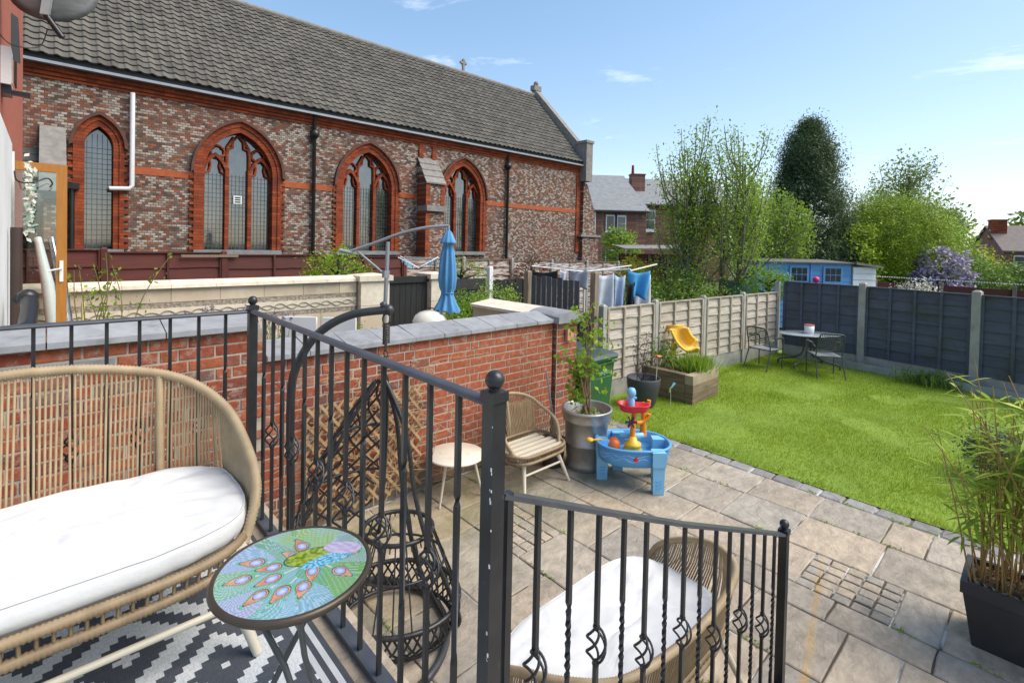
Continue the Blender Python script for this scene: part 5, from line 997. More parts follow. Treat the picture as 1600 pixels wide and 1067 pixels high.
MB().tube(spline([(13.0, 2.65, 1.75), (12.9, 1.8, 1.69), (12.6, .7, 1.67), (12.4, -.3, 1.72), (12.2, -1.2, 1.83)], 8), .008, 5).build('washing_line', M['white'], label='slack pale washing line strung along the dark fence', cat='line')
MB().hexa([(13.6, -1.0, 1.55), (14.4, -1.0, 1.55), (14.4, -2.4, 1.75), (13.6, -2.4, 1.75), (13.6, -1.0, 1.58), (14.4, -1.0, 1.62), (14.4, -2.4, 1.95), (13.6, -2.4, 1.85)]).build('garden_cover', pm('dark_green_canvas', (.03, .09, .06), .7), label='green canvas cover showing over the dark fence at the right edge', cat='cover')
MB().hexa([(13.3, 5.75, 1.05), (13.75, 5.35, 1.05), (13.8, 5.45, 1.1), (13.35, 5.85, 1.1), (13.3, 5.85, 1.62), (13.72, 5.5, 1.62), (13.75, 5.6, 1.64), (13.33, 5.95, 1.64)]).build('green_chair_back', pm('bottle_green', (.02, .09, .06), .5), label='tilted dark green chair back behind the pale fence', cat='chair')
bs = thing('brown_shed', 'red brown timber shed with pale sheet roof behind the yellow shrub', 'shed', (17.1, 11.4, 0), R(-43))
for k in range(11): MB().hexa([(0, -.02, k * .2), (2.2, -.02, k * .2), (2.2, 0, k * .2 + .2), (0, 0, k * .2 + .2), (0, .01, k * .2), (2.2, .01, k * .2), (2.2, .02, k * .2 + .2), (0, .02, k * .2 + .2)]).build('board', M['redfence'], bs, local=True)
MB().box((1.1, .9, 1.1), (2.19, 1.7, 2.18)).build('body', M['redfence'], bs, local=True)
for x in (.0, .75, 1.5): MB().box((x, -.05, 1.1), (.05, .04, 2.2)).build('post', M['oldpost'], bs, local=True)
MB().hexa([(-.3, -.35, 2.38), (2.5, -.35, 2.42), (2.5, 1.8, 2.55), (-.3, 1.8, 2.5), (-.3, -.35, 2.42), (2.5, -.35, 2.46), (2.5, 1.8, 2.6), (-.3, 1.8, 2.55)]).build('roof_sheet', M['stonecap'], bs, local=True)
def window(t, x, y, z, w, h, split=True):
    f = MB().box((x, y, z), (w, .06, h)).build('window', M['upvc'], t, local=True)
    if split:
        MB().box((x, y - .04, z + h * .22), (w - .14, .03, h * .36)).build('pane', M['glassgrey'], f, local=True); MB().box((x, y - .04, z - h * .2), (w - .14, .03, h * .4)).build('pane', M['glassgrey'], f, local=True)
    else: MB().box((x, y - .04, z), (w - .16, .03, h - .16)).build('pane', M['glassdark'], f, local=True)
    MB().box((x, y - .06, z - h / 2 - .05), (w + .12, .12, .07)).build('sill', M['upvc'], f, local=True)
th = thing('terrace_house', 'brown brick terrace house with long grey slate roof beyond the church', 'house', (27.3, 21.0, 0), R(-39))
MB().box((1.75, 2.0, 2.45), (3.5, 4.0, 4.9)).build('rear_wing', M['terrbrick'], th, local=True); MB().box((6.5, 5.5, 2.85), (9.5, 4.0, 5.7)).build('main_wall', M['terrbrick'], th, local=True)
MB().box((-2.5, 5.6, 2.4), (5.2, 4.0, 4.8)).build('side_wall', M['terrbrick'], th, local=True)
rf = MB().hexa([(-.1, -.2, 4.86), (3.7, -.2, 4.86), (3.2, 4.6, 7.85), (-2.4, 4.6, 7.85), (-.1, -.2, 4.94), (3.7, -.2, 4.94), (3.2, 4.6, 7.95), (-2.4, 4.6, 7.95)]); rf = rf.build('rear_wing_roof', M['slate'], th, local=True)
MB().hexa([(1.9, 3.2, 5.62), (11.3, 3.2, 5.62), (11.3, 5.6, 7.8), (-1.0, 5.6, 7.8), (1.9, 3.2, 5.72), (11.3, 3.2, 5.72), (11.3, 5.6, 7.9), (-1.0, 5.6, 7.9)]).build('main_roof', M['slate'], th, local=True)
MB().hexa([(-5, 3.2, 4.8), (0, 3.2, 4.8), (0, 5.6, 7.82), (-5, 5.6, 7.82), (-5, 3.2, 4.9), (0, 3.2, 4.9), (0, 5.6, 7.92), (-5, 5.6, 7.92)]).build('side_roof', M['slate'], th, local=True)
ch_ = MB().box((4.3, 4.7, 7.3), (1.05, .7, 1.5)).build('chimney', M['terrbrick'], rf, local=True); MB().box((4.3, 4.7, 8.07), (1.15, .8, .08)).lathe([(.12, 8.1), (.09, 8.8)], (3.95, 4.7, 0), 8).build('chimney_pot', M['terracotta'], rf, local=True)
MB().box((-1.2, 4.6, 8.05), (.2, .2, .35)).build('vent', M['stonecap'], rf, local=True)
window(th, 1.0, -.03, 4.05, .62, 1.12, False); window(th, 1.78, -.03, 4.03, .62, 1.15); window(th, 5.0, 3.46, 4.5, .75, 1.6); window(th, 1.85, -.03, 1.95, .62, 1.1); window(th, 1.05, -.03, 1.5, .7, 1.5, False); window(th, 7.6, 3.46, 4.4, .9, 1.5)
MB().tube([(-.06, -.06, 0), (-.06, -.06, 4.9)], .045, 6).build('downpipe', M['upvc'], th, local=True); MB().tube([(1.4, -.1, 0), (1.4, -.1, 4.9)], .06, 6).build('downpipe', M['blackplastic'], th, local=True); MB().tube([(4.0, 3.4, 1), (4.0, 3.4, 5.7)], .045, 6).build('downpipe', M['upvc'], th, local=True)
MB().box((1.75, -.24, 4.84), (3.9, .1, .1)).build('gutter', M['blackplastic'], th, local=True); MB().box((6.5, 3.16, 5.6), (9.3, .1, .1)).build('gutter', M['blackplastic'], th, local=True)
rh = thing('brick_house', 'red brick house with chimney and brown roof at the right edge', 'house', (70.2, 3.0, -.5), R(-70))
MB().add([(0, 0, 0), (0, 9, 0), (0, 9, 3.4), (0, 4.5, 5.9), (0, 0, 3.4), (12, 0, 0), (12, 9, 0), (12, 9, 3.4), (12, 4.5, 5.9), (12, 0, 3.4)], [(0, 1, 2, 3, 4), (5, 9, 8, 7, 6), (0, 4, 9, 5), (1, 6, 7, 2)]).build('wall', M['housebrick'], rh, local=True)
MB().hexa([(-.2, -.35, 3.25), (12.2, -.35, 3.25), (12.2, 4.5, 5.95), (-.2, 4.5, 5.95), (-.2, -.35, 3.4), (12.2, -.35, 3.4), (12.2, 4.5, 6.1), (-.2, 4.5, 6.1)]).hexa([(-.2, 4.5, 5.95), (12.2, 4.5, 5.95), (12.2, 9.3, 3.25), (-.2, 9.3, 3.25), (-.2, 4.5, 6.1), (12.2, 4.5, 6.1), (12.2, 9.3, 3.4), (-.2, 9.3, 3.4)]).build('roof', M['browntile'], rh, local=True)
MB().box((.5, 3.4, 5.6), (1.2, 1.1, 2.0)).box((.5, 3.4, 6.62), (1.35, 1.25, .12)).build('chimney', M['redbrickwall'], rh, local=True)
for x in (1.3, 3.6, 6.5): window(rh, x, -.03, 2.3, 1.1, 1.3)
dh = thing('dark_roofed_house', 'house with dark slate roof beyond the brick house at the right edge', 'house', (88.0, 4.4, -1.0), R(-70))
MB().box((7, 4, 1.8), (14, 8, 3.6)).build('wall', M['housebrick'], dh, local=True)
MB().hexa([(-.3, -.3, 3.4), (14.3, -.3, 3.4), (14.3, 4, 6.6), (-.3, 4, 6.6), (-.3, -.3, 3.55), (14.3, -.3, 3.55), (14.3, 4, 6.75), (-.3, 4, 6.75)]).build('roof', M['slate_dk'], dh, local=True)
# ---------------------------------------------------------------- iron railing
rail = thing('iron_railing', 'black wrought iron railing with ball finials and basket balusters round the terrace', 'railing', (0.8, 1.9, 1.05))
def post(u, v, z0, z1, w=0.042):
    p = MB().b2((u - w / 2, v - w / 2, z0), (u + w / 2, v + w / 2, z1)).b2((u - w / 2 - .004, v - w / 2 - .004, z1 - .02), (u + w / 2 + .004, v + w / 2 + .004, z1 + .004)).build('post', M['iron'], rail)
    MB().lathe([(.014, z1 + .004), (.014, z1 + .012)], (u, v, 0), 10).ball((u, v, z1 + .031), .024, 20, 12).build('ball_finial', M['iron'], p)
    return p
post(.81, 2.90, 1.0, 2.135); post(.805, .915, 0.9, 2.135); post(2.93, .93, 0, .985, .042)
pc = MB()       # chips of worn paint on the near post
for k in range(16):
    z = rnd.choice([2.06, 1.95, 1.9, 1.885, 1.8, 1.72, 1.66, 1.55, 1.5, 1.4]) + rnd.uniform(-.01, .01); s_ = rnd.uniform(.0012, .0045); pc.box((.7835 + rnd.uniform(-.0002, .0002), .8945 + rnd.uniform(-.001, .006), z), (.0012, s_, s_ * 2.2))
pc.build('paint_chips', M['white'], rail, kind='stuff')
def handrail(a, b, r=.021):
    n = 14; a = Vector(a); b = Vector(b); MBt = MB(); d = (b - a).normalized(); x = d.cross(Vector((0, 0, 1))).normalized(); y = x.cross(d).normalized(); vs = []
    for p in (a, b):
        for k in range(n):
            t = 2 * math.pi * k / n; vs.append(p + x * r * 1.05 * math.cos(t) + y * (r * .62 * math.sin(t) if math.sin(t) > 0 else r * .35 * math.sin(t)))
    MBt.add(vs, [(k, (k + 1) % n, n + (k + 1) % n, n + k) for k in range(n)], True); return MBt.build('handrail', M['iron_rail'], rail)
handrail((-1.9, 2.93, 2.105), (.80, 2.905, 2.105)); handrail((.81, 2.89, 2.105), (.805, .93, 2.105)); 
hr = MB()
CR = [(.84, .925, 1.868), (1.27, .925, 1.672), (1.83, .926, 1.422), (2.91, .93, .968)]
for i in range(3): hr.bar(CR[i], CR[i + 1], .04, .013)
hr.build('handrail', M['iron_rail'], rail, label='sloping flat handrail of the stair flight')
MB().bar((.84, .925, 1.06), (2.91, .93, .13), .04, .012).build('bottom_rail', M['iron'], rail); MB().bar((.86, .916, 1.05), (.86, .916, 1.87), .02, .02).build('end_bar', M['iron'], rail)
MB().b2((.785, .94, 1.05), (.835, 2.87, 1.072)).build('bottom_rail', M['iron_rail'], rail); MB().b2((-1.9, 2.905, 1.05), (.78, 2.955, 1.072)).build('bottom_rail', M['iron_rail'], rail)
def sqbar(z0, z1, w, twist=None):
    b = MB(); n = 34 if twist else 1; vs = []; zs = [lerp(z0, z1, k / n) for k in range(n + 1)]
    for z in zs:
        a = 0
        if twist:
            t0, t1, turns = twist; a = max(0, min(1, (z - t0) / (t1 - t0))) * turns * math.pi * 2
        for k in range(4): q = a + math.pi / 4 + k * math.pi / 2; vs.append((w * .7071 * math.cos(q), w * .7071 * math.sin(q), z))
    b.add(vs, [(i * 4 + k, i * 4 + (k + 1) % 4, (i + 1) * 4 + (k + 1) % 4, (i + 1) * 4 + k) for i in range(n) for k in range(4)] + [(3, 2, 1, 0), tuple(n * 4 + k for k in range(4))]); return b
BW = .014
def basket_mesh():
    b = MB()
    for k in range(4):
        pts = []
        for i in range(15):
            t = i / 14; r = .006 + .027 * math.sin(math.pi * t) ** .75; a = k * math.pi / 2 + t * math.pi * 1.0; pts.append((r * math.cos(a), r * math.sin(a), -.055 + .11 * t))
        b.tube(pts, .0042, 6)
    b.lathe([(.011, -.064), (.012, -.056), (.008, -.048)], (0, 0, 0), 8).lathe([(.008, .048), (.012, .056), (.011, .064)], (0, 0, 0), 8)
    me = b.mesh('basket'); me.materials.append(M['iron']); return me
bask = basket_mesh(); _bm = {}
def baluster(u, v, zt, zb, kind, zk):
    L = round(zt - zb, 3); key = (L, kind, round(zt - zk, 3))
    if key not in _bm:
        if kind == 'twist': me = sqbar(-L, 0, BW, (-.72, -.28, 3.5)).mesh('baluster')
        else:
            m_ = sqbar(-L, zk - zt - .055, BW); q = sqbar(zk - zt + .055, 0, BW); m_.add(q.v, q.f); me = m_.mesh('baluster')
        me.materials.append(M['iron']); _bm[key] = me
    o = obj('baluster', _bm[key], None, rail, (u - .8, v - 1.9, zt - 1.05)); o.rotation_euler = (0, 0, rnd.uniform(-.04, .04))
    if kind != 'twist':
        c = obj('basket', bask, None, o, (0, 0, zk - zt)); c.rotation_euler = (0, 0, rnd.uniform(0, 1.5))
for i in range(13): baluster(.806, 2.685 - i * .1355, 2.10, 1.06, 'basket' if i % 2 else 'twist', 1.545 + .012 * (i // 2 % 2))
for i in range(14):
    u = .687 - i * .1212; baluster(u, 2.925, 2.10, 1.06, 'basket' if i % 2 else 'twist', 1.55)
for i in range(14):
    u = .985 + i * .1385
    if u > 2.88: break
    seg = 0 if u < 1.27 else (1 if u < 1.83 else 2); a, b = CR[seg], CR[seg + 1]; zt = lerp(a[2], b[2], (u - a[0]) / (b[0] - a[0])) - .004
    baluster(u, .928, round(zt, 3), round(zt - .80, 3), 'twist' if i % 2 else 'basket', round(zt - (.47 if i // 2 % 2 == 0 else .42), 3))

# ---------------------------------------------------------------- rattan seating
def wrapped(pts, r, pitch=.008, n=8, depth=.2):
    P = [Vector(p) for p in pts]; out = []; rad = []; acc = 0; L = sum((P[i + 1] - P[i]).length for i in range(len(P) - 1)); N = max(8, int(L / pitch * 2)); cum = [0]
    for i in range(len(P) - 1): cum.append(cum[-1] + (P[i + 1] - P[i]).length)
    j = 0
    for k in range(N + 1):
        s_ = L * k / N
        while j < len(P) - 2 and cum[j + 1] < s_: j += 1
        t = (s_ - cum[j]) / max(1e-9, cum[j + 1] - cum[j]); out.append(P[j].lerp(P[j + 1], t)); rad.append(r * (1 - (depth if k % 2 else 0)))
    return MB().tube(out, rad, n)
def rattan_seat(name, label, cat, loc, rz, hw, hoop_h, seat_h, dep_f, dep_b, slats, mats, group=None, fine=True, arm=(.22, .44, .66, .85, .96)):
    t = thing(name, label, cat, loc, rz, group); mh, mr, ml = mats; pit = .0125 if fine else .03
    L_ = lambda f: lerp(seat_h, hoop_h, f)
    hp = [(-hw + .07, -dep_f + .12, seat_h - .03), (-hw + .012, -dep_f + .19, L_(arm[0])), (-hw, -.03, L_(arm[1])), (-hw * .94, .17, L_(arm[2])), (-hw * .74, dep_b - .09, L_(arm[3])), (-hw * .40, dep_b - .02, L_(arm[4])), (0, dep_b, hoop_h)]
    hp = hp + [(-x, y, z) for x, y, z in hp[-2::-1]]; H = spline(hp, 9); wrapped(H, .021, pit).build('hoop', mh, t, local=True)
    # seat ring
    def ring(z, k=1.0, n=60):
        raw = []
        for i in range(400):
            a = 2 * math.pi * i / 400; c, s_ = math.cos(a), math.sin(a); raw.append(Vector((hw * .97 * k * (abs(c) ** .42) * (1 if c > 0 else -1), (dep_b - .12 if s_ > 0 else dep_f) * k * (abs(s_) ** .62) * (1 if s_ > 0 else -1), z)))
        cum = [0]
        for i in range(400): cum.append(cum[-1] + (raw[(i + 1) % 400] - raw[i]).length)
        out = []; j = 0
        for i in range(n):
            d = cum[-1] * i / n
            while cum[j + 1] < d: j += 1
            out.append(tuple(raw[j].lerp(raw[(j + 1) % 400], (d - cum[j]) / max(1e-9, cum[j + 1] - cum[j]))))
        return out
    za, zb_ = seat_h - .008, seat_h - .072
    r1, r2 = ring(za), ring(zb_, .985); wrapped(r1 + r1[:1], .0185, pit).build('seat_rail', mr, t, local=True); wrapped(r2 + r2[:1], .0185, pit).build('lower_rail', mr, t, local=True)
    st_ = MB(); nt_ = 100; rr1, rr2 = ring(za, 1, nt_), ring(zb_, .985, nt_)
    for i in range(nt_): st_.tube([rr1[i], rr2[i]], .0055, 4)
    st_.build('rail_ties', mr, t, local=True, kind='stuff')
    # upright cords from hoop to seat ring, closest point on the ring below each hoop point
    n = 190 if fine else 84; cords = MB(); m = len(H) - 1; dense = ring(za, 1, 240)
    for i in range(4, n - 3):
        f = i / n * m; k = min(int(f), m - 1); p = H[k].lerp(H[k + 1], f - k)
        q = min(dense, key=lambda w: (w[0] - p.x * .97) ** 2 * 3 + (w[1] - (p.y - .09)) ** 2)
        cords.tube([p, (lerp(p.x, q[0], .5), lerp(p.y, q[1], .5) + .012, lerp(p.z, q[2], .5)), q], .0048 if fine else .0042, 5)
    cords.build('upright_cords', mh, t, local=True, kind='stuff')
    for f in ((.36, .64) if hw > .5 else (.5,)):
        p = H[int(f * m)]; wrapped([tuple(p), (p.x * .99, p.y - .10, seat_h - .04)], .017, pit).build('back_upright', mh, t, local=True)
    nsl = 5
    for i in range(nsl):
        y = lerp(-dep_f + .09, dep_b - .22, i / (nsl - 1)); w_ = hw * (1.78 if i < nsl - 2 else 1.5); MB().box((0, y, seat_h - .025), (w_, .05, .018)).build('slat', ml, t, local=True)
    for sx in (-1, 1):
        for y0, y1 in ((-dep_f + .08, -dep_f - .02), (dep_b - .2, dep_b - .05)): MB().tube([(sx * (hw - .14), y0, seat_h - .11), (sx * (hw - .06), y1, 0)], [.022, .016], 10).build('leg', ml, t, local=True)
    MB().tube([(-(hw - .12), -dep_f + .05, seat_h - .2), (hw - .12, -dep_f + .05, seat_h - .2)], .012, 8).build('stretcher', ml, t, local=True)
    return t
RM = (M['rattan'], M['rattan_dk'], M['cream_metal'])
rattan_seat('rattan_sofa', 'natural rattan hoop back sofa on the terrace rug', 'sofa', (-.07, 2.27, 1.06), 0, .672, .90, .36, .42, .41, False, RM, 'rattan sofas')
rattan_seat('rattan_sofa', 'natural rattan hoop back sofa on the patio below the stair railing', 'sofa', (2.21, 1.45, 0.0), math.pi, .73, .79, .42, .42, .43, False, RM, 'rattan sofas', arm=(.36, .70, .88, .95, .99))
rattan_seat('rattan_armchair', 'rattan hoop back armchair without cushion in front of the brick wall', 'chair', (3.74, 3.72, 0), 0, .39, .83, .40, .30, .34, True, (M['rattan'], M['rattan_dk'], M['cream_metal']), fine=False)
def cushion(label, loc, rz, hw, df, db, z0, z1, seed, group=None):
    t = thing('seat_cushion', label, 'cushion', loc, rz, group); n = 150; b = MB(); lev = [(.955, z0), (.99, z0 + .012), (1.0, z0 + .035), (1.0, z1 - .035), (.985, z1 - .012)] + [(lerp(.955, .02, k / 16), z1 + .016 * (1 - (1 - k / 16) ** 3)) for k in range(17)]; vs = []
    for li, (k, z) in enumerate(lev):
        for i in range(n):
            a = 2 * math.pi * i / n; c, s_ = math.cos(a), math.sin(a); x = hw * k * (abs(c) ** .42) * (1 if c > 0 else -1); y = (db if s_ > 0 else df) * k * (abs(s_) ** .6) * (1 if s_ > 0 else -1)
            w_ = .014 * noise.noise((x * 4 + seed, y * 4, .3)) - .017 * (1 - abs(noise.noise((x * 4 + y * 3 + seed, y * 7 - x * 2, seed)))) ** 7 + .004 * noise.noise((x * 17, y * 17, seed)); ed_ = (1 + .007 * noise.noise((i * .55, seed, 1)) * (li in (1, 2, 3))); vs.append((x * ed_, y * ed_, z + w_ * (1 if li > 4 else .3) + (.008 * noise.noise((i * .4, seed, 5)) if li in (0, 1) else 0)))
    b.add(vs, [(l * n + i, l * n + (i + 1) % n, (l + 1) * n + (i + 1) % n, (l + 1) * n + i) for l in range(len(lev) - 1) for i in range(n)], True); b.add(vs[:n], [tuple(range(n - 1, -1, -1))]); b.add(vs[-n:], [tuple(range(n))], True); b.build('cover', M['cushion'], t, local=True)
    MB().tube([Vector(vs[4 * n + i]) * 1.0 for i in range(n)], .004, 5, True).build('seam', M['cushion'], t, local=True)
cushion('white seat cushion on the rattan sofa on the terrace', (-.07, 2.27, 1.06), 0, .65, .405, .28, .36, .455, 2, 'white sofa cushions')
cushion('white seat cushion on the rattan sofa on the patio', (2.21, 1.45, 0), math.pi, .655, .40, .28, .42, .515, 7, 'white sofa cushions')
# round cream side table
st2 = thing('round_side_table', 'round cream metal side table next to the rattan armchair', 'table', (2.96, 3.92, 0))
MB().lathe([(.001, .40), (.26, .40), (.28, .408), (.282, .418), (.275, .425), (.001, .428)], (2.96, 3.92, 0), 40).build('table_top', pm('cream_top', (.72, .65, .52), .4, (.66, .59, .47), 5, dirt=(.5, .44, .34), dscale=9), st2)
for k in range(3): a = k * 2.094 + 3.5; MB().tube([(2.96 + .17 * math.cos(a), 3.92 + .17 * math.sin(a), .40), (2.96 + .27 * math.cos(a), 3.92 + .27 * math.sin(a), 0)], [.016, .010], 8).build('leg', M['cream_metal'], st2)

# ---------------------------------------------------------------- peacock feather table
pt = thing('peacock_table', 'small round side table with painted peacock feather glass top', 'table', (.495, 1.372, 1.06))
nr, na = 130, 380; rad = .190; me = bpy.data.meshes.new('glass_top'); vs = [(0, 0, .548)]; 
for i in range(1, nr + 1):
    for k in range(na): a = 2 * math.pi * k / na; vs.append((rad * i / nr * math.cos(a), rad * i / nr * math.sin(a), .548))
fs = [(0, 1 + k, 1 + (k + 1) % na) for k in range(na)] + [(1 + (i - 1) * na + k, 1 + i * na + k, 1 + i * na + (k + 1) % na, 1 + (i - 1) * na + (k + 1) % na) for i in range(1, nr) for k in range(na)]
me.from_pydata(vs, [], fs); ca = me.color_attributes.new('paint', 'FLOAT_COLOR', 'POINT'); cols = np.zeros((len(vs), 4)); cols[:, 3] = 1
ax = Vector((.731, -.682)); ay = Vector((.682, .731))      # along and across the table as it stands
EY = [(-.62, .08), (-.33, -.02), (-.62, -.30), (-.22, -.27), (-.22, -.60), (.30, -.10), (.30, -.42), (.70, -.06), (-.12, .52), (-.14, .28), (.05, -.52), (.62, .34)]
TINT = [(.40, .44, .66), (.20, .46, .44), (.28, .50, .10), (.30, .52, .66), (.46, .42, .60), (.16, .44, .30), (.32, .52, .62), (.24, .46, .16), (.36, .56, .20), (.30, .44, .58), (.20, .48, .36), (.42, .52, .62)]
HUB = (.22, .18)
def paint(x, y):
    best = None
    for i, (ex, ey) in enumerate(EY):
        sx, sy = ex - HUB[0], ey - HUB[1]; L = math.hypot(sx, sy); sx /= L; sy /= L; al = (x - HUB[0]) * sx + (y - HUB[1]) * sy; pe = -(x - HUB[0]) * sy + (y - HUB[1]) * sx; d = math.hypot((al - L) * .75, pe * 1.25)
        if best is None or d < best[0]: best = (d, i, al - L, pe)
    d0, i, al, pe = best; barb = math.sin((al * .75 - abs(pe) ** .8 * 1.3) * 62 + 2.2 * noise.noise((x * 3, y * 3, i))); t = Vector(TINT[i]); k = .5 + .5 * noise.noise((x * 2.2, y * 2.2, 7)) * 1.6
    base = t.lerp(Vector((.22, .48, .12)) if i % 2 else Vector((.34, .56, .70)), max(0, min(1, k * .7))); base = base * (.86 + .2 * barb)
    if barb > .9: base = base.lerp(Vector((.03, .10, .10)), .55)
    if barb < -.93: base = base.lerp(Vector((.70, .78, .80)), .5)
    if abs(pe) < .012 and al < -.1: base = Vector((.55, .62, .62))
    e = al + .0; w_ = .105 * (1 - .55 * max(0, min(1, (e + .05) / .2))) ; d = math.hypot(e / (.15 if e < 0 else .20), pe / max(w_, .03))
    if d < 1.28: base = Vector((.16, .44, .26)) * (1 + .3 * math.sin(d * 40))
    if d < 1.0: base = Vector((.62, .20, .09)).lerp(Vector((.70, .38, .24)), max(0, min(1, .5 + noise.noise((x * 9, y * 9, 2)))))
    if .95 < d < 1.04: base = Vector((.05, .05, .05))
    d2 = math.hypot((e + .03) / .082, pe / .062)
    if d2 < 1.12: base = Vector((.06, .06, .08))
    if d2 < 1.0: base = Vector((.34, .42, .70)).lerp(Vector((.62, .68, .80)), max(0, 1 - d2 * 1.3))
    rx, ry = (x - .12) * .87 + (y - .26) * .5, -(x - .12) * .5 + (y - .26) * .87; d = math.hypot(rx / .34, ry / .19)
    if d < 1: base = Vector((.40, .48, .05)).lerp(Vector((.14, .22, .01)), max(0, min(1, .5 + 1.5 * noise.noise((x * 16, y * 16, 4)))))
    if 1 <= d < 1.07: base = Vector((.05, .08, .06))
    rx, ry = (x - .42) * .8 + (y - .22) * .6, -(x - .42) * .6 + (y - .22) * .8; d = math.hypot(rx / .40, ry / .13)
    if d < 1: base = Vector((.05, .28, .46)).lerp(Vector((.32, .60, .72)), max(0, min(1, .5 + 1.8 * noise.noise((x * 26, y * 26, 9)))))
    d = math.hypot((x - .52) / .28, (y - .50) / .15)
    if d < 1: base = Vector((.46, .36, .54)).lerp(Vector((.60, .52, .68)), max(0, min(1, .5 + 1.8 * noise.noise((x * 12, y * 22, 3)))))
    return base * .82
for i, p in enumerate(vs):
    x = (p[0] * ax.x + p[1] * ax.y) / rad; y = (p[0] * ay.x + p[1] * ay.y) / rad; c = paint(x, y); cols[i, :3] = [max(0, min(1, q)) for q in c]
ca.data.foreach_set('color', cols.ravel().astype(np.float32)); me.polygons.foreach_set('use_smooth', [True] * len(fs)); me.update()
def paintmat():
    m, t, b = _new('painted_glass'); N = NT(t); a = N.n('ShaderNodeVertexColor'); a.layer_name = 'paint'; N.l(a.outputs[0], b.inputs['Base Color']); b.inputs['Roughness'].default_value = .12; b.inputs['Specular IOR Level'].default_value = .5; return m
obj('glass_top', me, paintmat(), pt)
MB().tube([(.195 * math.cos(2 * math.pi * k / 48), .195 * math.sin(2 * math.pi * k / 48), .541) for k in range(48)], .0095, 8, True).lathe([(.191, .524), (.193, .542)], (0, 0, 0), 48).build('rim', pm('bronze_metal', (.06, .045, .03), .4, (.1, .075, .05), 8, metal=.4), pt, local=True)
for k in range(3):
    a = k * 2.094 + 2.35; b = a + 2.6; MB().tube([(.17 * math.cos(a), .17 * math.sin(a), .53), (.03 * math.cos((a + b) / 2), .03 * math.sin((a + b) / 2), .3), (.17 * math.cos(b), .17 * math.sin(b), 0)], .008, 8).build('leg', M['darkmetal'], pt, local=True)

# ---------------------------------------------------------------- rug
def rugmat():
    m, t, b = _new('woven_rug'); N = NT(t); X, Y, Z = N.sep(N.n('ShaderNodeTexCoord').outputs['Object'])
    C_ = .0245; cx = N.math('FLOOR', N.math('DIVIDE', X, C_)); cy = N.math('FLOOR', N.math('DIVIDE', Y, C_))
    def tri_(c, p): return N.math('ABSOLUTE', N.math('SUBTRACT', N.math('MODULO', N.math('ADD', c, 400.0 * p / 4), float(p)), p / 2.0))
    d = N.math('ADD', tri_(cx, 20), tri_(cy, 20)); f = N.math('DIVIDE', d, 20.5)
    k = N.ramp(f, [(0, g3(1)), (.075, g3(0)), (.26, g3(1)), (.45, g3(0)), (.61, g3(1)), (.74, g3(0)), (.93, g3(1))], const=True)
    weave = N.noise(N.map(N.pos(), (160, 60, 1)), 1.0, 3); fr = N.math('FRACT', N.math('MULTIPLY', X, 95.0))
    c = N.mix(k, (.075, .082, .095), (.68, .68, .66)); c = N.mix(.55, c, N.ramp(weave, [(.3, g3(.62)), (.7, g3(1.2))]), 'MULTIPLY')
    # plain border stripes
    ex = N.math('SUBTRACT', .795, X); st_ = N.math('FRACT', N.math('MULTIPLY', ex, 26.0)); bm = N.math('LESS_THAN', ex, .077); c = N.mix(bm, c, N.ramp(st_, [(0, (.06, .065, .075)), (.5, (.55, .55, .53))], const=True))
    N.l(c, b.inputs['Base Color']); b.inputs['Roughness'].default_value = .9; N.bump(N.math('ADD', weave, fr), b, .5, .003); return m
rg_ = MB(); n = 24
vs = [(lerp(-1.9, .795, i / n), lerp(-1.6, 1.35, j / n), .004 + .004 * (noise.noise((i * .5, j * .3, 2)) + .6)) for j in range(n + 1) for i in range(n + 1)]
rg_.add(vs, [(j * (n + 1) + i, j * (n + 1) + i + 1, (j + 1) * (n + 1) + i + 1, (j + 1) * (n + 1) + i) for j in range(n) for i in range(n)], True)
rug = rg_.build('woven_rug', rugmat(), label='grey and white geometric woven outdoor rug on the terrace', cat='rug'); rug.location = (-.055, 1.35, 1.051)

# ---------------------------------------------------------------- egg chair on its stand
es = thing('egg_chair_stand', 'charcoal tubular steel stand with curved arm, spring and chain', 'chair stand', (1.45, 2.9, 0))
MB().tube(spline([(1.16, 3.29, .03), (1.16, 3.29, .8), (1.155, 3.298, 1.5), (1.20, 3.255, 1.74), (1.29, 3.17, 1.91), (1.43, 3.04, 2.02), (1.61, 2.876, 2.06)], 8), .027, 10).build('arm', M['stand'], es)
MB().tube([(1.42 + .55 * math.cos(a), 2.85 + .55 * math.sin(a), .028) for a in [2 * math.pi * k / 40 for k in range(40)]], .024, 8, True).build('base_ring', M['stand'], es)
MB().ball((1.61, 2.876, 2.06), .033, 12, 8).lathe([(.02, 2.08), (.024, 2.1), (.001, 2.115)], (1.585, 2.9, 0), 10).build('end_cap', M['stand'], es)
spg = MB().tube([(1.60 + .02 * math.cos(k * .7), 2.885 + .02 * math.sin(k * .7), 1.965 - k * .0012) for k in range(105)], .005, 5); spg.build('spring', M['chain'], es)
MB().tube([(1.60 + .024 * math.cos(a) * .731, 2.885 - .024 * math.cos(a) * .682, 2.0 + .033 * math.sin(a)) for a in [2 * math.pi * k / 16 for k in range(16)]], .006, 6, True).build('hook_ring', M['chain'], es)
for k in range(6):
    z = 1.815 - k * .038; d = Vector((.731, -.682, 0)) if k % 2 else Vector((.682, .731, 0)); MB().tube([Vector((1.60, 2.885, z)) + d * .013 * math.cos(a) + Vector((0, 0, .025 * math.sin(a))) for a in [2 * math.pi * q / 12 for q in range(12)]], .0042, 5, True).build('chain_link', M['chain'], es)
ec = thing('egg_chair', 'black rattan hanging egg chair basket with open diamond weave', 'hanging chair', (1.66, 2.8, .05))
C0 = Vector((1.66, 2.80, 0)); LX = Vector((.731, -.682, 0)); LY = Vector((.682, .731, 0))
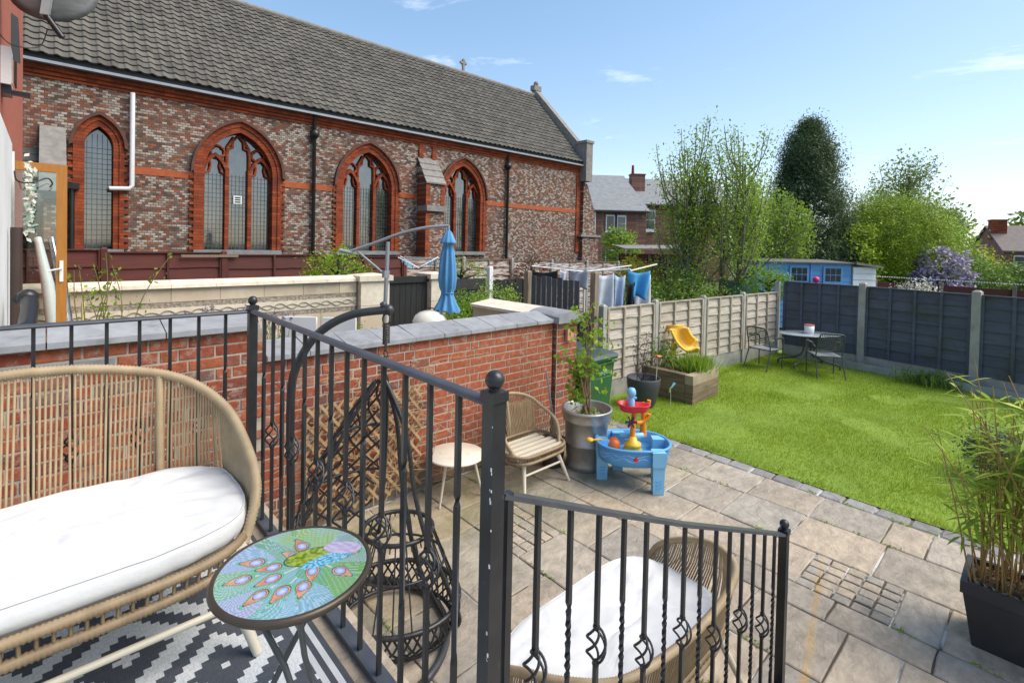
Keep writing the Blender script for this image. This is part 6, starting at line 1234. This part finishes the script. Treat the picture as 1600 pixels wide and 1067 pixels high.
def Lp(x, y, z): return C0 + LX * x + LY * y + Vector((0, 0, z))
T = Vector((1.60, 2.885, 1.60))
lp = [T, Lp(.05, -.05, 1.30), Lp(.12, -.10, .95), Lp(.20, -.14, .70), Lp(.34, -.16, .40), Lp(.42, -.14, .18), Lp(.36, -.12, .13), Lp(.22, -.12, .35), Lp(.12, -.12, .62), Lp(.03, -.05, 1.0), Lp(-.02, 0, 1.35)]
wrapped(spline(lp, 7, True), .016, .014, 7).build('side_hoop', M['blackrattan'], ec)
def ell(z, rx, ry, n=44, cx=0, cy=0): return [Lp(cx + rx * math.cos(2 * math.pi * k / n), cy + ry * math.sin(2 * math.pi * k / n), z) for k in range(n)]
r_top = ell(.66, .22, .20); r_rim = ell(.22, .40, .36); r_mid = ell(.46, .30, .27)
for nm, rr, w_ in (('seat_ring', r_top, .016), ('middle_ring', r_mid, .009), ('rim', r_rim, .018)): wrapped(rr + rr[:1], w_, .016, 7).build(nm, M['blackrattan'], ec)
rb = MB()
for k in range(0, 44, 2): rb.tube([r_top[k], r_mid[k], r_rim[k]], .005, 5)
for k in range(44): rb.tube([r_top[k], Lp(.235 * math.cos(2 * math.pi * k / 44), .215 * math.sin(2 * math.pi * k / 44), .62)], .005, 4)
rb.build('ribs', M['blackrattan'], ec, kind='stuff')
low = ell(.05, .36, .32); sk = MB()
for k in range(44):
    for s_ in (2, -2):
        q = low[(k + s_) % 44]; sk.tube([r_rim[k], r_rim[k].lerp(q, .5) + (r_rim[k] - Lp(0, 0, .22)).normalized() * .03, q], .007, 5)
sk.tube(low, .013, 6, True); sk.build('woven_skirt', M['blackrattan'], ec, kind='stuff')
sh_ = MB(); NA, NB = 6, 10
def egg(i, j):        # back shell, top to rim, left and rear side
    t = j / NB; a = lerp(R(95), R(222), i / NA); r_ = .50 * math.sin(math.pi * min(1, .06 + t * .86) * .62) ** .9; c = T.lerp(Lp(-.20, .04, .34), t); return c + LX * r_ * math.cos(a) + LY * r_ * math.sin(a) * .9
for i in range(-NB, NA + 1):
    for sgn in (1, -1):
        pts = []
        for j in range(NB + 1):
            ii = (i + j * .8) if sgn == 1 else (NA - i - j * .8)
            if 0 <= ii <= NA: pts.append(egg(ii, j))
        if len(pts) > 2: sh_.tube(pts, .0078, 6)
sh_.build('woven_shell', M['blackrattan'], ec, kind='stuff')
for i in (0, NA): wrapped([egg(i, j) for j in range(NB + 1)], .014, .016, 7).build('shell_edge', M['blackrattan'], ec)
for j in (3, 6, NB): wrapped([egg(i, j) for i in range(NA + 1)], .012, .016, 6).build('shell_band', M['blackrattan'], ec)
# trellis with dead vine on the brick wall
tl_ = thing('cane_trellis', 'dried cane trellis with dead vine twigs against the brick wall', 'trellis', (2.2, 4.22, .1)); cn2 = MB(); tw = MB()
for k in range(10):
    x = 1.55 + k * .13
    pass
for k in range(-7, 14):
    for s_ in (1, -1):      # diagonal laths clipped to the panel
        z0, z1 = .08, 1.08; x0 = 1.6 + k * .115 if s_ == 1 else 2.75 - k * .115; x1 = x0 + s_ * .8; t0 = max(0, (1.6 - x0) / (x1 - x0) if s_ == 1 else (2.75 - x0) / (x1 - x0)); t1 = min(1, (2.75 - x0) / (x1 - x0) if s_ == 1 else (1.6 - x0) / (x1 - x0))
        if t1 > t0 + .05: cn2.bar((lerp(x0, x1, t0), 4.225 + .010 * s_, lerp(z0, z1, t0)), (lerp(x0, x1, t1), 4.225 + .010 * s_, lerp(z0, z1, t1)), .024, .007, (0, 1, 0))
cn2.build('cane_lattice', M['cane'], tl_, kind='stuff')
for k in range(85):
    r = random.Random(500 + k); p = Vector((r.uniform(1.6, 2.8), 4.18, r.uniform(.15, 1.05))); pts = [p]
    d = Vector((r.gauss(0, .1), r.gauss(0, .03), r.gauss(.03, .1)))
    for q in range(5): d += Vector((r.gauss(0, .05), r.gauss(0, .02), r.gauss(-.01, .05))); p = p + d * .7; p.y = min(p.y, 4.215); p.z = min(p.z, 1.3); pts.append(p.copy())
    tw.tube(spline(pts, 3), .0032, 3)
tw.build('dead_twigs', M['cane'], tl_, kind='stuff')

# ---------------------------------------------------------------- keg planter with sapling, bin, pots
kg = thing('keg_planter', 'cut down steel keg used as a planter in front of the brick pier', 'planter', (4.50, 3.52, 0)); KC = (4.50, 3.52, 0)
MB().lathe([(.21, 0), (.225, .01), (.225, .06), (.215, .10), (.225, .14), (.235, .27), (.247, .28), (.247, .30), (.237, .31), (.245, .52), (.268, .535), (.273, .56), (.270, .63), (.285, .64), (.290, .655), (.285, .668), (.265, .668), (.255, .655), (.248, .56), (.235, .54)], KC, 48).build('shell', M['steel'], kg); MB().lathe([(.001, .565), (.25, .56)], KC, 24).build('compost', pm('pale_gravel', (.3, .28, .25), .9, (.16, .14, .11), 40, bump=.8), kg)
sp = thing('birch_sapling', 'young birch sapling with lime green leaves growing in the steel keg', 'sapling', (4.50, 3.52, .56)); sb = MB(); P = []; r = random.Random(77)
for k in range(6):
    o = Vector((r.uniform(-.05, .05), r.uniform(-.05, .05), 0)); pts = [o]; 
    for q in range(6): pts.append(pts[-1] + Vector((r.gauss(0, .025), r.gauss(0, .025), r.uniform(.14, .22) * (1 if k < 3 else .75))))
    sb.tube(pts, [.014 - .0019 * q for q in range(7)], 6)
    for q in range(9):
        j = r.randint(1, 6); a = r.uniform(0, 6.283); L_ = r.uniform(.14, .42); p = pts[j]; e = p + Vector((math.cos(a) * L_, math.sin(a) * L_, r.uniform(-.04, .2))); mid = p.lerp(e, .5) + Vector((0, 0, .05)); S_ = spline([p, mid, e], 4); sb.tube(S_, [.004 - .0004 * z for z in range(len(S_))], 4)
        for z in range(9): x = S_[int(r.uniform(.2, 1) * (len(S_) - 1))]; P.append((x.x + r.gauss(0, .025), x.y + r.gauss(0, .025), x.z + r.gauss(-.015, .025)))
sb.build('stems', M['stem'], sp, local=True); obj('leaves', leafmesh('leaves', P, .062, 78, .8, droop=.5), M['leaf_lime'], sp)
obj('weeds', leafmesh('weeds', [(r.gauss(0, .07), r.gauss(0, .07), r.uniform(.0, .09)) for k in range(160)], .05, 79, .25), M['leaf_mid'], sp, kind='stuff')
bn = thing('wheelie_bin', 'green wheelie bin with dark lid behind the steel keg', 'bin', (5.49, 4.4, 0))
MB().hexa([(5.26, 4.12, .05), (5.72, 4.12, .05), (5.72, 4.62, .05), (5.26, 4.62, .05), (5.20, 4.05, .98), (5.775, 4.05, .98), (5.775, 4.72, .98), (5.20, 4.72, .98)]).build('body', M['bin'], bn)
MB().b2((5.175, 4.02, .95), (5.80, 4.75, .985)).b2((5.185, 4.03, .90), (5.79, 4.74, .925)).build('rim', M['bin'], bn)
MB().hexa([(5.17, 4.0, .987), (5.805, 4.0, .987), (5.80, 4.80, 1.03), (5.18, 4.80, 1.03), (5.19, 4.03, 1.03), (5.785, 4.03, 1.03), (5.77, 4.79, 1.09), (5.21, 4.79, 1.09)]).build('lid', M['binlid'], bn)
MB().tube([(5.22, 4.83, 1.0), (5.76, 4.83, 1.0)], .018, 8).build('handle', M['bin'], bn)
for x in (5.24, 5.74): MB().lathe([(.03, -.025), (.1, -.025), (.1, .025), (.03, .025)], (0, 0, 0), 16).build('wheel', M['blackplastic'], bn, local=True).matrix_local = Matrix.Translation((x - 5.49, .28, .1)) @ Matrix.Rotation(R(90), 4, 'Y')
tx = bpy.data.curves.new('lettering', 'FONT'); tx.body = 'Recycle'; tx.size = .085; tx.extrude = .001; tx.align_x = 'CENTER'; mpr = pm('pale_green_print', (.32, .5, .34), .6); tmp_o = bpy.data.objects.new('tmp', tx); col.objects.link(tmp_o); bpy.context.view_layer.update(); tmesh2 = bpy.data.meshes.new_from_object(tmp_o.evaluated_get(bpy.context.evaluated_depsgraph_get())); bpy.data.objects.remove(tmp_o); to = obj('lettering', tmesh2, mpr, bn); to.location = (.06, -.3385, .76); to.rotation_euler = (R(90) - .075, 0, 0)
MB().box((5.55, 4.071, .715), (.34, .002, .008)).build('print_line', mpr, bn)
gp2 = thing('charcoal_pot', 'charcoal plastic plant pot between the bin and the sleeper planter', 'pot', (6.88, 4.28, 0))
MB().lathe([(.16, 0), (.2, .08), (.25, .32), (.262, .44), (.255, .455), (.245, .44), (.235, .36), (.001, .35)], (6.88, 4.28, 0), 36).build('shell', M['pot'], gp2)
el = thing('purple_elder', 'spindly dark leaved shrub growing in the charcoal pot', 'plant', (6.9, 4.35, .35)); sb = MB(); P = []; r = random.Random(61)
for k in range(7):
    pts = [Vector((r.uniform(-.08, .08), r.uniform(-.05, .05), 0))]
    for q in range(5): pts.append(pts[-1] + Vector((r.gauss(.02, .06), r.gauss(0, .05), r.uniform(.1, .17))))
    sb.tube(pts, [.007 - .001 * q for q in range(6)], 5)
    for q in range(24): x = pts[r.randint(3, 5)]; P.append((x.x + r.gauss(0, .07), x.y + r.gauss(0, .07), x.z + r.gauss(.02, .05)))
sb.build('stems', M['bark_dk'], el, local=True); obj('leaves', leafmesh('leaves', P, .05, 62, .3), M['leaf_purple'], el)
pw = thing('butterfly_pick', 'pink and orange butterfly garden pick standing in the charcoal pot', 'garden pick', (7.05, 4.16, .36)); MB().tube([(0, 0, 0), (.06, .02, .38)], .006, 6).build('stick', M['cream_metal'], pw, local=True)
MB().hexa([(.02, -.05, .28), (.06, -.02, .27), (.09, -.04, .36), (.04, -.06, .38), (.02, -.045, .285), (.06, -.015, .275), (.09, -.035, .365), (.04, -.055, .385)]).build('wing', pm('pink_wing', (.7, .25, .3), .5, (.75, .4, .5), 20), pw, local=True); MB().lathe([(.001, .0), (.06, .004), (.07, .012), (.001, .02)], (.06, .02, .40), 14).build('wing', M['orangetoy'], pw, local=True)
pw = thing('butterfly_pick', 'pale blue and green butterfly garden pick in front of the sleeper planter', 'garden pick', (7.15, 3.95, 0)); MB().tube([(0, 0, 0), (-.02, 0, .32)], .004, 6).build('stick', M['cream_metal'], pw, local=True)
MB().hexa([(-.03, 0, .29), (.02, -.01, .31), (.07, -.04, .37), (.02, -.03, .40), (-.03, .005, .29), (.02, -.005, .31), (.07, -.035, .37), (.02, -.025, .40)]).build('wing', M['bluelight'], pw, local=True); MB().hexa([(-.07, 0, .24), (-.02, 0, .25), (.0, 0, .32), (-.05, 0, .30), (-.07, .005, .24), (-.02, .005, .25), (.0, .005, .32), (-.05, .005, .30)]).build('wing', M['leaf_lime'], pw, local=True)
sl_ = thing('sleeper_planter', 'raised planter of stacked oak sleepers in front of the pale fence', 'planter', (7.95, 4.25, 0))
for k in range(3):
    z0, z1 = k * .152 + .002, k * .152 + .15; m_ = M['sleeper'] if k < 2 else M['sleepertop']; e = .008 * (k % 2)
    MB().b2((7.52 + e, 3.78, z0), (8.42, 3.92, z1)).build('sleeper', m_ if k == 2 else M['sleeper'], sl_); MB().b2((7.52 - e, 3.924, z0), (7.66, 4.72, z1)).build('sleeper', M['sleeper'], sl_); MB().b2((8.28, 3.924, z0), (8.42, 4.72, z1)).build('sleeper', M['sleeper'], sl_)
MB().b2((7.66, 3.92, .1), (8.28, 4.7, .41)).build('compost', M['soil'], sl_)
def spiky(label, c, w, h, n, m, seed, name='lavender_plant'):
    t = thing(name, label, 'plant', c); r = random.Random(seed); b = MB()
    for k in range(n):
        a = r.uniform(0, 6.283); o = Vector((r.gauss(0, w * .35), r.gauss(0, w * .3), 0)); e = o * 1.5 + Vector((math.cos(a) * .1, math.sin(a) * .1, h * r.uniform(.6, 1.05))); s_ = Vector((-math.sin(a), math.cos(a), 0)) * .006; mid = o.lerp(e, .55); b.add([o - s_, o + s_, mid + s_, mid - s_, e], [(0, 1, 2, 3), (3, 2, 4)])
    b.build('foliage', m, t, local=True, kind='stuff')
spiky('bushy green rosemary at the front corner of the sleeper planter', (8.06, 4.02, .41), .34, .3, 900, M['leaf_mid'], 3)
obj('leafy_shrub', leafmesh('leafy_shrub', [(7.85 + rnd.gauss(0, .12), 4.45 + rnd.gauss(0, .12), .42 + abs(rnd.gauss(.22, .15))) for k in range(420)], .06, 4), M['leaf_shrub'], label='leafy dark shrub in the sleeper planter left of the slide', cat='shrub')
sd2 = thing('yellow_slide', 'yellow plastic toy slide end leaning behind the sleeper planter', 'toy slide', (8.5, 4.4, .45)); b = MB(); prof = [(-.17, .11), (-.15, .12), (-.13, .10), (-.11, .0), (.11, .0), (.13, .10), (.15, .12), (.17, .11)]
path = [(.02, .24, .62), (.02, .22, .5), (.04, .14, .34), (.10, .02, .22), (.18, -.10, .19)]; SP = spline(path, 5); vs = []
for i, p in enumerate(SP):
    t = (SP[min(i + 1, len(SP) - 1)] - SP[max(i - 1, 0)]).normalized(); X = Vector((.80, -.6, 0)); X = (X - t * X.dot(t)).normalized(); Nn = t.cross(X) * -1
    if Nn.z < 0 and i > 3: Nn = -Nn
    for x, y in prof: vs.append(p + X * x + Nn * y * 1)
k_ = len(prof); b.add(vs, [(i * k_ + q, i * k_ + q + 1, (i + 1) * k_ + q + 1, (i + 1) * k_ + q) for i in range(len(SP) - 1) for q in range(k_ - 1)], True); o = b.build('chute', M['yellowtoy'], sd2, local=True); md = o.modifiers.new('thickness', 'SOLIDIFY'); md.thickness = .025
MB().bar((-.12, .25, -.05), (-.1, .2, .3), .06, .12).build('support', M['yellowtoy'], sd2, local=True)
MB().lathe([(.11, 0), (.13, .1), (.145, .26), (.15, .27), (.15, .30), (.135, .30), (.125, .26), (.001, .25)], (4.22, 3.78, 0), 24).build('brown_pot', M['brownpot'], label='dark brown plastic pot between the armchair and the steel keg', cat='pot')
MB().tube([(4.30, 3.98, 1.02), (4.36, 3.85, .25)], .011, 8).build('metal_pole', M['polegrey'], label='thin grey metal pole leaning beside the brick pier', cat='pole')
pn = thing('wicker_panel', 'folded bamboo panel leaning behind the rattan armchair', 'panel', (4.05, 4.1, 0))
for k in range(13): MB().bar((3.84 + k * .034, 4.08, .02), (3.84 + k * .034, 4.14, .66), .03, .012, (0, 1, 0)).build('slat', M['cane'], pn)

# ---------------------------------------------------------------- water play table
wt = thing('water_play_table', 'sky blue plastic water play table on the patio near the lawn', 'play table', (4.579, 2.959, 0), R(-43))
def wout(k, n=48):
    out = []
    for i in range(n):
        a = 2 * math.pi * i / n; c, s_ = math.cos(a), math.sin(a); out.append((.385 * k * (abs(c) ** .85) * (1 if c > 0 else -1), (.29 if s_ < 0 else .31) * k * (abs(s_) ** .85) * (1 if s_ > 0 else -1)))
    return out
b = MB(); lev = [(.80, .24), (.93, .26), (.975, .34), (.985, .415), (1.03, .42), (1.035, .435), (1.0, .445), (.955, .435), (.93, .33), (.88, .305), (.01, .30)]; n = 48; vs = []
for k, z in lev: vs += [(x, y, z) for x, y in wout(k, n)]
b.add(vs, [(l * n + i, l * n + (i + 1) % n, (l + 1) * n + (i + 1) % n, (l + 1) * n + i) for l in range(len(lev) - 1) for i in range(n)], True); b.add(vs[:n], [tuple(range(n - 1, -1, -1))]); b.build('tub', M['bluetub'], wt, local=True)
for x, y in ((.20, -.245), (-.315, .06), (.30, .12), (-.1, .28)):
    b = MB().hexa([(x - .055, y - .05, 0), (x + .055, y - .05, 0), (x + .05, y + .05, 0), (x - .05, y + .05, 0), (x - .06, y - .055, .30), (x + .06, y - .055, .30), (x + .055, y + .05, .30), (x - .055, y + .05, .30)]).hexa([(x - .068, y - .066, .28), (x + .068, y - .066, .28), (x + .06, y + .05, .28), (x - .06, y + .05, .28), (x - .07, y - .07, .43), (x + .07, y - .07, .43), (x + .06, y + .05, .43), (x - .06, y + .05, .43)]); lg = b.build('leg', M['bluelight'], wt, local=True)
    for q in range(3): MB().tube([(x - .028 + .056 * k / 6, y - .056, .075 + q * .035 - .01 * math.sin(math.pi * k / 6)) for k in range(7)], .003, 4).build('moulded_wave', M['bluetub'], lg, local=True)
wv = MB()
for (z, am, ph) in ((.375, .012, 0), (.335, .018, 1.2)): wv.tube([(x * .99, y * .995 - .0, z + am * math.sin(i * .9 + ph)) for i, (x, y) in enumerate(wout(.985, 96)[52:84])], .003, 4)
wv.build('wave_lines', pm('pale_blue_line', (.4, .68, .9), .5), wt, local=True, kind='stuff')
MB().lathe([(.001, 0), (.026, 0), (.024, .006), (.001, .007)], (0, 0, 0), 16).build('badge', M['redtoy'], wt, local=True).matrix_local = Matrix.Translation((-.03, -.281, .345)) @ Matrix.Rotation(R(97), 4, 'X')
MB().lathe([(.1, .30), (.1, .34), (.08, .38), (.09, .385), (.088, .41), (.05, .43), (.035, .47), (.001, .475)], (.0, .0, 0), 24).build('pump_base', M['yellowtoy'], wt, local=True)
tw_ = MB().tube([(.0, .02, .45), (.02, .05, .74)], [.03, .025], 10).tube([(.15, .16, .43), (.15, .15, .62), (.14, .13, .80)], [.042, .026, .024], 10)
for z in (.62, .77): tw_.tube(spline([(.05, .08, z - .02), (.12, .12, z - .03), (.19, .13, z + .02), (.2, .13, z + .06)], 5), .022, 8)
tw_.build('tower', M['orangetoy'], wt, local=True)
b = MB(); pts = []; n = 36
for z, k in ((.735, .8), (.80, 1.0), (.812, 1.03), (.812, .93), (.76, .85), (.755, .02)):
    for i in range(n): a = 2 * math.pi * i / n; r_ = .125 * k * (1 + .22 * math.cos(2 * a + .6) + .12 * math.cos(3 * a)); pts.append((.0 + r_ * 1.15 * math.cos(a) , .05 + r_ * math.sin(a), z))
b.add(pts, [(l * n + i, l * n + (i + 1) % n, (l + 1) * n + (i + 1) % n, (l + 1) * n + i) for l in range(5) for i in range(n)], True).build('upper_tray', M['redtoy'], wt, local=True)
MB().lathe([(.035, .755), (.038, .84), (.03, .85), (.03, .88), (.05, .9), (.045, .94), (.03, .965), (.001, .97)], (.0, .10, 0), 12).box((.0, .10, .86), (.11, .03, .02)).build('spout', M['bluelight'], wt, local=True)
b = MB()
for k in range(6): a = k * math.pi / 3; b.box((-.03 + .035 * math.cos(a), -.03, .64 + .035 * math.sin(a)), (.05, .035, .014), M=Matrix.Rotation(-a, 4, 'Y'))
b.build('paddle_wheel', M['purple'], wt, local=True); MB().tube([(-.12, .09, .455), (.06, .06, .46), (.13, .10, .455)], [.03, .035, .03], 8).build('channel', M['bluelight'], wt, local=True)
bl = obj('toy_ball', MB().ball((0, 0, 0), .075, 22, 14).mesh('toy_ball'), M['orangeball'], label='orange cup ball lying in the blue water table', cat='ball'); bl.location = (4.579 - .2 * .731 + .03 * .682, 2.959 + .2 * .682 + .03 * .731, .378)
sc2 = thing('toy_scoop', 'yellow plastic toy scoop on the rim of the water table', 'toy scoop', (4.25, 3.22, .445)); MB().tube([(0, 0, 0), (.06, -.055, .005)], .012, 8).ball((-.03, .03, .0), .04, 14, 8, .55).build('bowl', M['yellowtoy'], sc2, local=True)

# ---------------------------------------------------------------- bamboo trough
tg = thing('trough_planter', 'long anthracite plastic trough planter at the right edge of the patio', 'planter', (4.5, -.25, 0))
MB().hexa([(4.34, .26, 0), (4.66, .26, 0), (4.66, -.85, 0), (4.34, -.85, 0), (4.305, .31, .34), (4.70, .31, .34), (4.70, -.9, .34), (4.305, -.9, .34)][0:4][::-1] + [(4.305, .31, .34), (4.70, .31, .34), (4.70, -.9, .34), (4.305, -.9, .34)][::-1]).build('body', M['trough'], tg)
b = MB()
for z0, z1, o_ in ((.335, .41, .012),): b.b2((4.305 - o_, -.9 - o_, z0), (4.325, .31 + o_, z1)).b2((4.68, -.9 - o_, z0), (4.70 + o_, .31 + o_, z1)).b2((4.326, .29, z0), (4.679, .31 + o_, z1 - .0005)).b2((4.326, -.9 - o_, z0), (4.679, -.88, z1 - .0005))
b.build('rim', M['trough'], tg); MB().b2((4.325, -.88, .34), (4.68, .29, .375)).build('compost', M['soil'], tg)
obj('leaf_litter', leafmesh('leaf_litter', [(4.5 + rnd.uniform(-.17, .17), rnd.uniform(-.85, .28), .38 + rnd.uniform(0, .02)) for k in range(420)], .045, 5, .35), M['cane'], tg, kind='stuff').location = (-4.5, .25, 0)
bb = thing('bamboo', 'clump of leafy golden bamboo canes in the trough planter', 'bamboo', (4.5, -.2, .37)); cn3 = MB(); P = []; r = random.Random(33); LF = MB()
def bleaf(p, d, L, w):
    d = d.normalized(); s_ = d.cross(Vector((0, 0, 1)));
    if s_.length < .05: s_ = Vector((1, 0, 0))
    s_.normalize(); s_ = (s_ + Vector((r.gauss(0, .35), r.gauss(0, .35), r.gauss(0, .35)))).normalized() * w; m1 = p + d * L * .35; m2 = p + d * L * .7 + Vector((0, 0, -L * .06)); e = p + d * L + Vector((0, 0, -L * .16)); LF.add([p, m1 + s_, m2 + s_ * .75, e, m2 - s_ * .75, m1 - s_], [(0, 1, 5), (1, 2, 4, 5), (2, 3, 4)])
for k in range(135):
    o = Vector((r.uniform(-.14, .14), r.uniform(-.45, .46), 0)); h = r.uniform(.7, 1.45) * (1.0 if o.y < .34 else .85); lean = Vector((r.gauss(0, .10), r.gauss(0, .13), 0)); e = o + lean * h + Vector((0, 0, h)); pts = [o, o.lerp(e, .5) + lean * -.12 * h, e]; S_ = spline(pts, 4); cn3.tube(S_, [.0055 - .0004 * q for q in range(len(S_))], 5)
    for q in range(17):
        f = r.uniform(.3, 1) ** .75; p = S_[int(f * (len(S_) - 1))]; a = r.uniform(0, 6.283); bleaf(p + Vector((r.gauss(0, .05), r.gauss(0, .05), r.gauss(0, .04))), Vector((math.cos(a), math.sin(a), r.uniform(-.5, .55))), r.uniform(.10, .21), r.uniform(.007, .012))
for (o, e) in ((Vector((-.16, .47, 0)), Vector((-.22, .66, .98))), (Vector((-.12, .3, .2)), Vector((-.3, .72, 1.0))), (Vector((-.1, .2, .5)), Vector((-.25, .62, 1.36)))):
    S_ = spline([o, o.lerp(e, .5) + Vector((-.03, .0, .06)), e], 6); cn3.tube(S_, [.006 - .0003 * q for q in range(len(S_))], 5)
    for q in range(13):
        p = S_[r.randint(4, len(S_) - 1)]; a = r.uniform(0, 6.283); bleaf(p, Vector((math.cos(a), math.sin(a), r.uniform(-.3, .4))), r.uniform(.11, .2), .009)
cn3.build('canes', M['bamboo'], bb, local=True, kind='stuff'); LF.build('leaves', M['leaf_bamboo'], bb, local=True, kind='stuff')

# ---------------------------------------------------------------- garden table and chairs on the lawn
gt2 = thing('garden_table', 'oval grey glass garden table on the lawn by the dark fence', 'table', (12.02, 3.45, 0), R(-43))
MB().lathe([(.001, .695), (.62, .695), (.64, .705), (.62, .715), (.001, .716)], (0, 0, 0), 40, sy=.62).build('table_top', M['tabletop'], gt2, local=True)
for sx, sy in ((-1, -1), (1, -1), (1, 1), (-1, 1)): MB().tube(spline([(sx * .08, sy * .06, .69), (sx * .09, sy * .07, .3), (sx * .25, sy * .18, .16), (sx * .46, sy * .3, .1), (sx * .48, sy * .32, 0)], 4), .018, 8).build('leg', M['darkmetal'], gt2, local=True)
cp = thing('candle_pot', 'white candle pot with red rim on the garden table', 'pot', (12.02, 3.45, .717)); MB().lathe([(.085, 0), (.09, .01), (.095, .17), (.085, .17), (.08, .04), (.001, .03)], (0, 0, 0), 20).build('pot', M['white'], cp, local=True); MB().lathe([(.08, .172), (.098, .172), (.098, .188), (.08, .188)], (0, 0, 0), 20).build('red_rim', pm('coral', (.6, .12, .08), .5), cp, local=True)
def gchair(label, loc, rz):
    t = thing('garden_chair', label, 'chair', loc, rz, 'garden chairs on the lawn')
    for sx in (-1, 1):
        MB().tube(spline([(sx * .25, -.24, 0), (sx * .255, -.24, .35), (sx * .265, -.25, .60), (sx * .265, -.19, .645), (sx * .265, .05, .65), (sx * .25, .2, .60)], 5), .0125, 7).build('leg', M['darkmetal'], t, local=True)
        MB().tube(spline([(sx * .25, .34, 0), (sx * .24, .24, .25), (sx * .235, .19, .43), (sx * .225, .27, .72), (sx * .205, .32, .86), (sx * .12, .335, .885), (0, .337, .888)], 5), .0125, 7).build('leg', M['darkmetal'], t, local=True)
        MB().box((sx * .268, -.06, .668), (.042, .3, .018)).build('armrest', M['darkmetal'], t, local=True)
    MB().tube([(-.24, -.24, .42), (.24, -.24, .42)], .0125, 7).tube([(-.235, .2, .42), (.235, .2, .42)], .0125, 7).tube([(-.24, -.24, .42), (-.235, .2, .42)], .0125, 7).tube([(.24, -.24, .42), (.235, .2, .42)], .0125, 7).build('seat_frame', M['darkmetal'], t, local=True)
    vs = [(lerp(-.225, .225, i / 6), lerp(-.23, .19, j / 6), .43 - .02 * math.sin(math.pi * i / 6)) for j in range(7) for i in range(7)]; o = MB().add(vs, [(j * 7 + i, j * 7 + i + 1, j * 7 + i + 8, j * 7 + i + 7) for j in range(6) for i in range(6)], True).build('seat', M['mesh_grey'], t, local=True); o.modifiers.new('thickness', 'SOLIDIFY').thickness = .008
    bk = MB()
    for k in range(15): x = lerp(-.205, .205, k / 14); bk.tube([(x, .235, .56), (x, .30, .78), (x, .33, .875)], .005, 4)
    for k in range(9): z = lerp(.56, .87, k / 8); bk.tube([(-.22, lerp(.232, .33, k / 8), z), (.22, lerp(.232, .33, k / 8), z)], .006, 4)
    bk.build('backrest', M['darkmetal'], t, local=True, kind='stuff')
gchair('dark metal garden chair left of the oval table near the pale fence', (11.10, 4.02, 0), R(80)); gchair('dark metal garden chair in front of the oval table with its back to the camera', (11.42, 2.98, 0), R(125))
